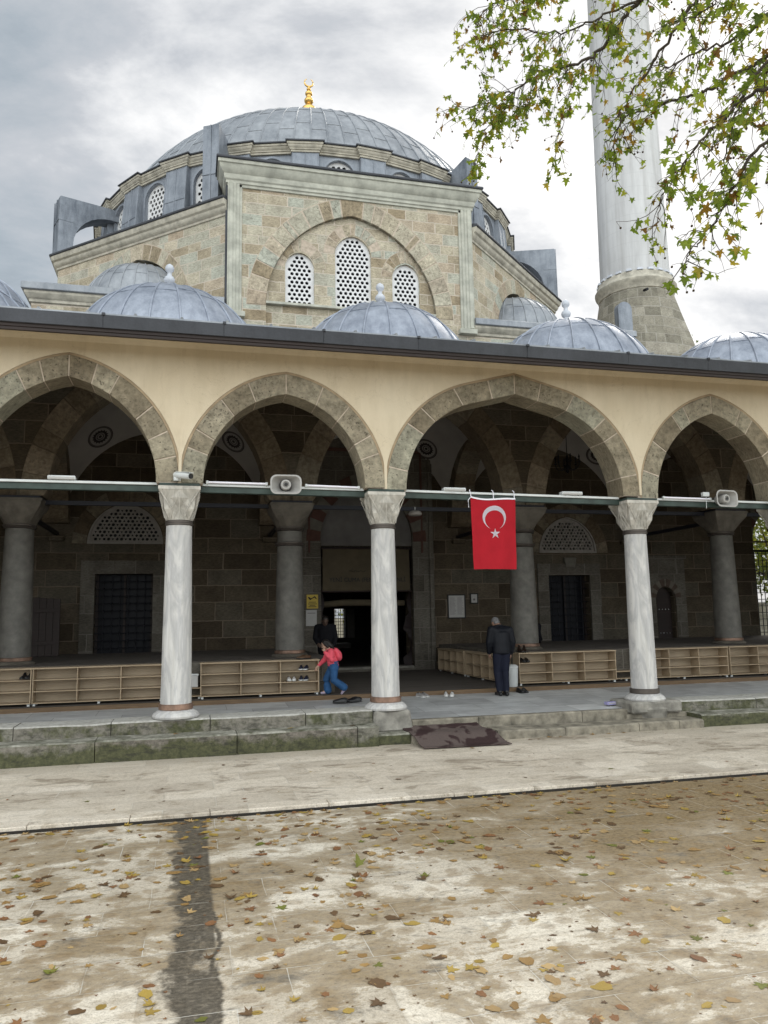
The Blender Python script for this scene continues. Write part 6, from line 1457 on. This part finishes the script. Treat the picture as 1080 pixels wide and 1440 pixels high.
# the girl in the coral jacket, walking to the left
P = dict(pelvis=(0, 0, .60), waist=(0, .02, .72), chest=(0, .06, .86), neck=(0, .10, .965), head=(0, .165, 1.055), pitch=R(28), yaw=R(6), hs=.90, hem=(0, 0, .02),
         arm=[[(-.125, .06, .92), (-.175, .05, .74), (-.115, .19, .90)], [(.125, .08, .91), (.15, .17, .73), (.11, .30, .62)]], hand=[((.25, .15, .9), (.8, .5, 0), .7, 1), ((-.05, .6, -.8), (-.8, 0, -.3), .5, -1)],
         leg=[[(-.075, -.01, .57), (-.08, .0, .31), (-.08, -.235, .135), (-.08, -.17, .025)], [(.07, .01, .57), (.07, .14, .32), (.07, .11, .065), (.07, .25, .03)]])
g_, H, hm, hs = person('girl in coral hooded jacket and blue jeans walking left past the shoe rack', (2.86, 15.80, FLR), R(86), P, SK, s=.95)
mb = sleeve_set(P, dict(torso=[(.150, .125), (.150, .125), (.155, .125), (.07, .07)], arm=[.066, .062, .058, .05, .042]))
organic(mb, 'jacket', CO, g_, .011)
mb = MB(); mb.ball((0, -.105, .83), .13, .085, .135, 16, 10, rot=Matrix.Rotation(R(-20), 3, 'X')); mb.ball((0, -.04, .93), .11, .08, .06, 14, 8); organic(mb, 'hood', CO, g_, .011)
mb = MB()
for sx in (-1, 1): mb.tube([(sx * .075, -.06, .95), (sx * .085, .03, .985), (sx * .09, .13, .93), (sx * .09, .15, .80)], .011, 6)
mb.build('strap', M['curtain'], g_, smooth=60)
organic(leg_set({**P, 'pelvis': (0, 0, .58)}, [.088, .086, .080, .082, .086]), 'jeans', JE, g_, .012)
mb = MB(); mb.ball(H(0, -.02, .035), .086 * .9, .1 * .9, .09 * .9, 16, 10, rot=hm); limb(mb, [H(0, -.07, .0), H(-.03, -.10, -.09), H(-.05, -.10, -.17)], [.065, .055, .03]); limb(mb, [H(-.06, .0, .02), H(-.078, -.01, -.06)], [.04, .03]); organic(mb, 'hair', HD, g_, .009)
for k in (0, 1):
    an, toe = Vector(P['leg'][k][2]), Vector(P['leg'][k][3]); mb = MB(); d = (toe - an); limb(mb, [an + Vector((0, -.02, .04)), an + Vector((0, -.015, -.02)), an.lerp(toe, .55) + Vector((0, 0, -.005)), toe], [.042, .040, .036, .027]); organic(mb, 'sock', SO, g_, .009)

# a dark figure behind the girl, and someone sitting beyond the inner column
P = dict(pelvis=(0, 0, .88), waist=(0, .02, 1.05), chest=(0, .06, 1.25), neck=(0, .11, 1.39), head=(-.01, .17, 1.47), pitch=R(32), yaw=R(15), hem=(0, 0, -.12),
         arm=[[(-.19, .05, 1.32), (-.25, .06, 1.06), (-.20, .18, .86)], [(.19, .05, 1.32), (.24, .08, 1.06), (.16, .24, .95)]], hand=[((.05, .3, -1), (1, .2, 0), .6, 1), ((-.4, .6, -.4), (-.5, .2, -.6), .6, -1)],
         leg=[[(-.085, 0, .84), (-.09, .08, .46), (-.09, .02, .085), (-.1, .17, .035)], [(.085, 0, .84), (.08, -.02, .46), (.08, -.12, .085), (.09, .03, .035)]])
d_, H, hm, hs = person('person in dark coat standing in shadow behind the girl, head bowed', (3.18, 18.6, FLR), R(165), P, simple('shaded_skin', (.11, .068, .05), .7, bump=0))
organic(sleeve_set(P, dict(torso=[(.20, .16), (.20, .155), (.205, .15), (.085, .08)], arm=[.082, .074, .066, .06, .054])), 'coat', DKC, d_, .014, 12)
organic(leg_set(P, [.1, .09, .074, .066, .062]), 'trousers', DKC, d_, .014)
mb = MB(); mb.ball(H(0, -.02, .045), .085, .097, .084, 16, 10, rot=hm); mb.ball(H(0, -.05, -.01), .07, .055, .06, 14, 8, rot=hm); organic(mb, 'hair', HD, d_, .01)
for k in (0, 1):
    an, toe = Vector(P['leg'][k][2]), Vector(P['leg'][k][3]); mb = MB(); limb(mb, [an + Vector((0, -.05, -.045)), toe, toe + Vector((0, .03, -.005))], [.04, .042, .03]); limb(mb, [an + Vector((0, 0, .07)), an + Vector((0, -.02, -.03))], [.046, .045]); organic(mb, 'shoe', LE, d_, .011)
P = dict(pelvis=(0, 0, .13), waist=(0, .03, .28), chest=(0, .06, .46), neck=(0, .09, .60), head=(0, .14, .69), pitch=R(18), hem=(0, 0, 0),
         arm=[[(-.19, .05, .53), (-.25, .12, .29), (-.14, .32, .24)], [(.19, .05, .53), (.25, .12, .29), (.14, .32, .24)]], hand=[((.4, 1, 0), (0, 0, -1), .6, 1), ((-.4, 1, 0), (0, 0, -1), .6, -1)],
         leg=[[(-.1, .02, .13), (-.34, .34, .16), (-.02, .38, .07), (.10, .42, .06)], [(.1, .02, .13), (.34, .36, .16), (.02, .52, .07), (-.10, .54, .05)]])
s_, H, hm, hs = person('person in dark clothes with a pale cap sitting beyond the inner column by the window', (9.40, 20.05, 1.21), R(100), P, SKD, s=.95)
organic(sleeve_set(P, dict(torso=[(.2, .16), (.19, .15), (.205, .15), (.085, .08)], arm=[.082, .074, .066, .06, .054])), 'coat', DKC, s_, .014)
organic(leg_set(P, [.1, .09, .074, .066, .062]), 'trousers', DKC, s_, .014)
mb = MB(); mb.ball(H(0, -.01, .05), .088, .105, .075, 16, 10, rot=hm); organic(mb, 'cap', M['paper'], s_, .01)

# ================================================================== PLANE TREE OVER THE COURT
CM = Matrix(CAMR)
def at(px, py, depth): return CAMP + CM @ (Vector(((px - 540) / 1080, (720 - py) / 1080, -1)) * depth)
def spline(pts, n=6):
    o = []
    for i in range(len(pts) - 1):
        p0, p1, p2, p3 = pts[max(0, i - 1)], pts[i], pts[i + 1], pts[min(len(pts) - 1, i + 2)]
        for k in range(n):
            t_ = k / n; o.append(.5 * (2 * p1 + (p2 - p0) * t_ + (2 * p0 - 5 * p1 + 4 * p2 - p3) * t_ ** 2 + (3 * p1 - p0 - 3 * p2 + p3) * t_ ** 3))
    return o + [pts[-1]]
LEAF = []
for a, r_ in ((-90, .10), (-52, .36), (-18, .72), (8, .40), (30, .92), (42, .52), (60, .50), (72, .74), (90, 1.05), (108, .74), (120, .50), (138, .52), (150, .92), (172, .40), (198, .72), (232, .36)): LEAF.append((r_ * math.cos(R(a)), r_ * math.sin(R(a))))
def add_leaf(mb, p, size, rr, droop=.55, rot=None, curl=None):
    if rot is None:
        rot = Matrix.Rotation(rr.uniform(0, 6.283), 3, 'Z') @ Matrix.Rotation(R(rr.gauss(-58, 28)), 3, 'X') @ Matrix.Rotation(R(rr.gauss(0, 30)), 3, 'Y')
    cu = rr.uniform(-.35, .25) if curl is None else curl
    vs = [p + rot @ Vector((0, size * .10, 0))]
    for x, y in LEAF: vs.append(p + rot @ Vector((x * size * .55, (y + .12) * size * .55, cu * (x * x + y * y) * size * .5 + rr.uniform(-.03, .03) * size)))
    n = len(LEAF); mb.add(vs, [(0, 1 + k, 1 + (k + 1) % n) for k in range(n)])
tree = thing('plane_tree', 'plane tree with thin hanging branches and yellowing leaves over the court at upper right', 'tree', (12.6, 7.2, 0))
rt = random.Random(11)
base = Vector((12.6, 7.2, 0)); fork = Vector((12.3, 7.2, 4.6)); crown = Vector((11.6, 7.5, 7.6))
mb = MB(); mb.tube(spline([base + Vector((0, 0, -.1)), base + Vector((.02, .02, .7)), base + Vector((-.1, .05, 2.4)), fork, crown], 5), [.52, .47, .43, .41, .40, .385, .38, .375, .37, .365, .36, .35, .34, .33, .32, .31, .29, .27, .25, .23, .21], 14); mb.build('trunk', M['bark'], tree, smooth=60)
BR_ = [ # (pixel x, pixel y, depth) paths, start radius, end radius, twigs per metre, twig length
 ([(1180, -60, 9.6), (1000, -55, 9.9), (905, 0, 10.1), (862, 45, 10.4), (826, 84, 10.6), (770, 100, 11.0), (722, 128, 11.4), (665, 150, 11.8)], .060, .008, 6.0, .75),
 ([(905, 0, 10.1), (850, 20, 10.4), (790, 45, 10.8), (720, 40, 11.2), (665, 55, 11.5)], .03, .006, 7.0, .6),
 ([(1000, -90, 9.9), (880, -60, 10.6), (780, -30, 11.0), (700, 5, 11.4), (668, 25, 11.6)], .035, .006, 8.0, .6),
 ([(722, 128, 11.4), (694, 165, 11.5), (672, 205, 11.6), (668, 232, 11.6)], .012, .004, 6.0, .35),
 ([(1180, 30, 8.8), (1070, 85, 9.0), (1010, 120, 9.2), (950, 140, 9.5), (890, 160, 9.8), (850, 200, 10.0)], .055, .006, 5.0, .6),
 ([(1160, -120, 8.8), (1010, -30, 9.2), (950, 40, 9.5), (905, 110, 9.8), (872, 160, 10.0), (862, 235, 10.1)], .05, .006, 5.0, .55),
 ([(1200, 90, 7.6), (1090, 120, 7.9), (1035, 150, 8.1), (985, 200, 8.3), (945, 250, 8.5), (925, 300, 8.6)], .045, .005, 5.0, .6),
 ([(1180, 150, 7.0), (1085, 190, 7.2), (1040, 250, 7.4), (1005, 310, 7.5), (975, 350, 7.6), (962, 372, 7.6)], .035, .004, 4.4, .5),
 ([(1200, -40, 8.2), (1100, 10, 8.4), (1040, 50, 8.6), (980, 75, 8.9), (930, 100, 9.1)], .05, .006, 9.0, .7),
 ([(1200, 60, 7.8), (1110, 70, 8.0), (1060, 110, 8.2), (1030, 170, 8.3), (1015, 240, 8.4)], .05, .006, 8.0, .7),
 ([(1150, -160, 8.6), (1060, -60, 8.8), (1010, 0, 9.0), (960, 30, 9.2)], .04, .006, 9.0, .7),
 ([(770, 100, 11.0), (745, 140, 11.1), (700, 150, 11.3), (640, 150, 11.6)], .012, .004, 4.0, .35),
 ([(826, 84, 10.6), (800, 130, 10.7), (790, 190, 10.7), (775, 240, 10.8)], .010, .003, 2.5, .35),
]
leaves = MB(); twigs = MB(); seeds = MB()
for bi, (pts, r0, r1, dens, tl) in enumerate(BR_):
    P3 = [at(*p) for p in pts]
    if pts[0][0] > 990: P3 = [crown.lerp(P3[0], .02) if False else crown + Vector((0, 0, -.6 * (bi % 3))), crown.lerp(P3[0], .5) + Vector((0, 0, .35))] + P3; r0_ = r0 * .85
    else: r0_ = r0 * .6
    sp = spline(P3, 7); n = len(sp)
    for i in range(1, n - 1): sp[i] = sp[i] + Vector((rt.gauss(0, .018), rt.gauss(0, .018), rt.gauss(0, .018)))
    rad = [r0_ + (r1 - r0_) * (i / (n - 1)) ** .8 for i in range(n)]
    mb = MB(); mb.tube(sp, rad, 8); mb.build('branch', M['bark'], tree, smooth=60)
    start = 14 if pts[0][0] > 990 else 0
    for i in range(start, n - 1):
        L = (sp[i + 1] - sp[i]).length; k = L * dens * (2.9 if sp[i].x < 5.2 else 2.1); k = int(k) + (1 if rt.random() < k - int(k) else 0)
        for _ in range(k):
            p = sp[i].lerp(sp[i + 1], rt.random()); d = Vector((rt.gauss(0, .7), rt.gauss(0, .7), rt.gauss(-.35, .45))) + (sp[i + 1] - sp[i]).normalized() * .6; d.normalize()
            Lt = tl * rt.uniform(.45, 1.25); m = 6; q = [p]
            for j in range(m):
                d = (d + Vector((rt.gauss(0, .22), rt.gauss(0, .22), rt.gauss(-.14, .18)))).normalized(); q.append(q[-1] + d * Lt / m)
                if rt.random() < .5:
                    d2 = (d + Vector((rt.gauss(0, .6), rt.gauss(0, .6), rt.gauss(-.3, .5)))).normalized(); e_ = q[-1] + d2 * rt.uniform(.06, .2); twigs.tube([q[-1], q[-1].lerp(e_, .5) + Vector((0, 0, .01)), e_], [.003, .0025, .002], 4)
                    if rt.random() < .75: add_leaf(leaves, e_, rt.uniform(.085, .175), rt)
                    elif rt.random() < .5: seeds.ball(e_ + Vector((0, 0, -.02)), .014, n=6, m=4)
            twigs.tube(q, [.006 - .004 * j / m for j in range(m + 1)], 4)
            for j in range(2, m + 1):
                if rt.random() < .55: add_leaf(leaves, q[j] + Vector((rt.gauss(0, .02), rt.gauss(0, .02), -.02)), rt.uniform(.085, .19), rt)
            if rt.random() < .35: e_ = q[-1] + Vector((rt.gauss(0, .02), rt.gauss(0, .02), -rt.uniform(.05, .18))); twigs.tube([q[-1], e_], .002, 4); seeds.ball(e_, .014, n=6, m=4)
# the rest of the crown, above and behind the photographer's view
for _ in range(1500):
    a = rt.uniform(0, 6.283); r_ = 4.2 * math.sqrt(rt.random()); p = Vector((13.2 + r_ * math.cos(a), 6.6 + r_ * math.sin(a), 8.2 + rt.uniform(-.9, 3.2) * (1 - (r_ / 5) ** 2)))
    v = p - CAMP; c_ = CM.transposed() @ v
    if c_.z < 0 and abs(c_.x / -c_.z) < .56 and abs(c_.y / -c_.z) < .72: continue
    add_leaf(leaves, p, rt.uniform(.16, .3), rt)
fo = leaves.build('foliage', M['leaf'], tree, uv=False, fixn=False); twigs.add(seeds.v, seeds.f, 1); tw = twigs.build('twig', [M['bark'], simple('seed_brown', (.06, .04, .02), .9, bump=0)], tree, uv=False)
fo['kind'] = 'stuff'; tw['kind'] = 'stuff'

# background greenery: one small crown over the roofs, shrubs beyond the grille and behind the hall
def bg_tree(label, x, y, zb, zt, rad, n, size, seed, group='trees beyond the mosque'):
    rr = random.Random(seed); t_ = thing('broadleaf_tree', label, 'tree', (x, y, zb), group)
    mb = MB(); mb.tube([(x, y, zb), (x + .1, y, zb + (zt - zb) * .45), (x - .1, y + .1, zb + (zt - zb) * .85)], [.22, .16, .05], 8); mb.build('trunk', M['bark'], t_)
    mb = MB(); cl = [Vector((x + rr.gauss(0, rad * .55), y + rr.gauss(0, rad * .5), zt - rr.random() * (zt - zb) * .6)) for _ in range(14)]
    for c in cl: mb.tube([(x, y, zb + (zt - zb) * .5), (Vector((x, y, zb + (zt - zb) * .5)).lerp(c, .6) + Vector((0, 0, .1))), c], [.05, .035, .012], 5)
    mb.build('limb', M['bark'], t_)
    mb = MB()
    for _ in range(n): c = rr.choice(cl); add_leaf(mb, c + Vector((rr.gauss(0, rad * .24), rr.gauss(0, rad * .24), rr.gauss(0, rad * .2))), size * rr.uniform(.6, 1.3), rr)
    mb.build('crown', M['bush'], t_, uv=False, fixn=False); return t_
bg_tree('small yellow green treetop showing over the roof behind the rightmost dome', 36.6, 50.0, 0, 22.9, 2.4, 420, .42, 1)
bg_tree('leafy tree outside the bright gap at the right end of the porch', 25.0, 28.5, -.1, 6.5, 1.9, 1900, .26, 2)
bg_tree('second leafy tree outside the right end gap, half hidden by the iron grille', 28.2, 31.0, -.1, 7.5, 2.3, 1900, .28, 3)
bg_tree('tree seen through the far hall window beyond the doorway', 8.2, 46.0, -.1, 5.5, 1.6, 500, .24, 4)
gw = thing('garden_wall', 'low pale garden wall outside beyond the iron grille', 'wall', (27, 34, 0)); MB().box(20, 38, 33.8, 34.2, -.1, 2.3).build('wall_body', M['cone'], gw); MB().box(19.95, 38.05, 33.75, 34.25, 2.3, 2.42).build('coping', M['plinth'], gw, bevel=.02)

# ================================================================== FALLEN LEAVES
def leafcol(name, lo, hi, rough=.6):
    t = NT(name); v = t.co(); c = t.ramp(t.noise(v, 45, 4, .6), [(.32, lo), (.66, hi)]); oi = t.n('ObjectInfo').outputs['Random']
    c = t.mix(1., c, t.ramp(oi, [(0, (.78, .74, .7)), (1, (1.18, 1.16, 1.05))]), 'MULTIPLY'); t.set(col=c, rough=rough, spec=.35); t.bump(t.noise(v, 70, 3), .3, .004); return t.m
kinds = [('yellow', leafcol('fallen_yellow', (.28, .19, .04), (.42, .30, .075)), 'yellow'), ('ochre', leafcol('fallen_ochre', (.23, .14, .05), (.36, .225, .085)), 'ochre'), ('rust', leafcol('fallen_rust', (.17, .08, .035), (.27, .135, .06)), 'rust brown'),
         ('brown', leafcol('fallen_brown', (.085, .05, .025), (.16, .095, .045)), 'dark brown'), ('green', leafcol('fallen_green', (.10, .12, .022), (.19, .19, .035)), 'green'), ('buff', leafcol('fallen_buff', (.33, .22, .10), (.44, .31, .155)), 'pale buff')]
wts = [.17, .27, .15, .17, .05, .19]
rl = random.Random(21)
def leaf_mesh(kind, seed, form):
    rr = random.Random(seed); mb = MB(); n = 1
    if form == 'oval':
        P_ = [(.5 * math.sin(a) * (.66 + .10 * math.sin(3 * a + seed)) * q_, .5 * math.cos(a) * q_) for a, q_ in [(2 * math.pi * k / 18, rr.uniform(.74, 1.12)) for k in range(18)]]
    else: P_ = [(x * .58, y * .55) for x, y in LEAF]
    c = (rr.uniform(.05, .22) if form != 'curled' else rr.uniform(.4, .85)) ; tw = rr.uniform(-.25, .25) * (1 if form != 'curled' else 2)
    f = lambda x, y: Vector((x, y, c * (x * x * 1.6 + y * y * .5) + tw * x * y + rr.uniform(0, .025) + .012))
    rings = [[(x * s, y * s) for x, y in P_] for s in (.5, 1.0)]; m = len(P_); vs = [f(0, 0)] + [f(*p) for L in rings for p in L]
    fs = [(0, 1 + k, 1 + (k + 1) % m) for k in range(m)] + [(1 + k, 1 + m + k, 1 + m + (k + 1) % m, 1 + (k + 1) % m) for k in range(m)]
    mb.add(vs, fs); y0 = min(p[1] for p in P_); mb.tube([(0, y0 * .3, .02), (.02, y0 - .1, .03), (.05, y0 - .32, .02)], [.012, .01, .008], 4)
    return mb
mats_k = {k: m for k, m, _ in kinds}
protos = {}
forms = ['flat', 'flat', 'flat', 'curled', 'oval', 'oval', 'oval']
names_f = {'flat': 'flat lobed', 'curled': 'dry curled', 'oval': 'flattened wet'}
def put_leaf(x, y, z, kind, form, size, v):
    key = (kind, form, v)
    if key not in protos:
        mb = leaf_mesh(kind, v * 7 + len(protos), form); o = mb.build('fallen_leaf', mats_k[kind], None, smooth=40, uv=False, fixn=False); protos[key] = o
    else: o = link(protos[key].copy())
    o.location = (x, y, z); o.rotation_euler = (R(rl.uniform(-4, 4)), R(rl.uniform(-4, 4)), rl.uniform(0, 6.283)); o.scale = (size * rl.uniform(.8, 1.15), size, size * .8)
    lab = {k: l for k, _, l in kinds}[kind]
    tag(o, '%s %s plane leaf fallen on the stained courtyard paving' % (names_f[form], lab), 'leaf', 'fallen leaves on the courtyard'); return o
cand = []
while len(cand) < 700:
    y = rl.uniform(3.6, KY - .12); px = rl.uniform(-60, 1140)
    # image-space density falls off with distance, so sample the ground area in view evenly
    x = rl.uniform(-2.6, 8.2); c_ = CM.transposed() @ (Vector((x, y, 0)) - CAMP)
    if c_.z > -.5: continue
    ux, uy = c_.x / -c_.z, c_.y / -c_.z
    if abs(ux) > .53 or uy < -.70: continue
    if rl.random() > (.62 + .3 * math.sin(x * 1.7 + y * 2.3) + .2 * math.sin(x * 3.1 - y * 1.3)): continue
    cand.append((y, x))
# a few clumps
for _ in range(26):
    y0 = rl.uniform(4.0, 8.2); x0 = rl.uniform(-1.5, 6.5)
    for k in range(rl.randint(2, 4)): cand.append((y0 + rl.gauss(0, .10), x0 + rl.gauss(0, .12)))
cand.sort()
near_, far_ = cand[:290], cand[290:]
for y, x in near_:
    k = rl.choices([k for k, _, _ in kinds], wts)[0]; put_leaf(x, y, -.03, k, rl.choice(forms), rl.uniform(.07, .135) * (1.0 if rl.random() < .62 else .6), rl.randint(0, 2))
# one bright green leaf and one big curled one stand out
o = put_leaf(1.43, 6.75, -.025, 'green', 'curled', .17, 1); o['label'] = 'upright bright yellow green leaf in mid courtyard right of the wet band'; o.rotation_euler = (R(55), R(10), .6)
mbs = {k: MB() for k, _, _ in kinds}
lit = MB(); order = [k for k, _, _ in kinds]
def scatter(x, y, z, size, k, v):
    mb = leaf_mesh(k, v, rl.choice(forms)); rm = Matrix.Rotation(rl.uniform(0, 6.283), 3, 'Z'); lit.add([rm @ Vector(p) * size + Vector((x, y, z)) for p in mb.v], mb.f, order.index(k))
for y, x in far_: scatter(x, y, -.03, rl.uniform(.07, .135), rl.choices(order, wts)[0], rl.randint(0, 999))
for _ in range(60):
    y = rl.uniform(KY + .2, 12.2); scatter(rl.uniform(-3, 10), y, .001, rl.uniform(.03, .09), rl.choices(order, [.1, .2, .2, .5, .02, .05])[0], rl.randint(0, 999))
for _ in range(110): scatter(rl.uniform(-3, 9.5), KY - .15 - abs(rl.gauss(0, .13)), -.03, rl.uniform(.06, .12), rl.choices(order, wts)[0], rl.randint(0, 999))
for x in (4.6, 5.9, 6.1, 6.7, 7.0, 7.3): scatter(x, 12.24, .002, rl.uniform(.07, .11), 'ochre', rl.randint(0, 999))
for _ in range(900):   # crumbs of bark and seed
    y = 3.6 + 5 * rl.random() ** .8; x = rl.uniform(-2.5, 8); scatter(x, y, -.03, rl.uniform(.012, .035), rl.choices(order, [.05, .1, .2, .6, .02, .03])[0], rl.randint(0, 999))
lo = lit.build('leaf_litter', [m for _, m, _ in kinds], None, smooth=40, uv=False, fixn=False); tag(lo, 'scattered small brown and yellow leaf litter over the paving and along the kerb', 'leaf litter', None, 'stuff')
for x, y, z, k in ((1.6, 12.66, .314, 'yellow'), (-.2, 12.7, .314, 'ochre'), (2.6, 12.58, .314, 'brown')):
    o = put_leaf(x, y, z, k, 'flat', .15, 1); o['label'] = {'yellow': 'yellow leaf lying on the mossy kerb between two columns', 'ochre': 'ochre leaf lying on the mossy kerb below the leftmost column', 'brown': 'brown leaf lying on the mossy kerb near the middle column'}[k]; o['group'] = 'leaves on the kerb'
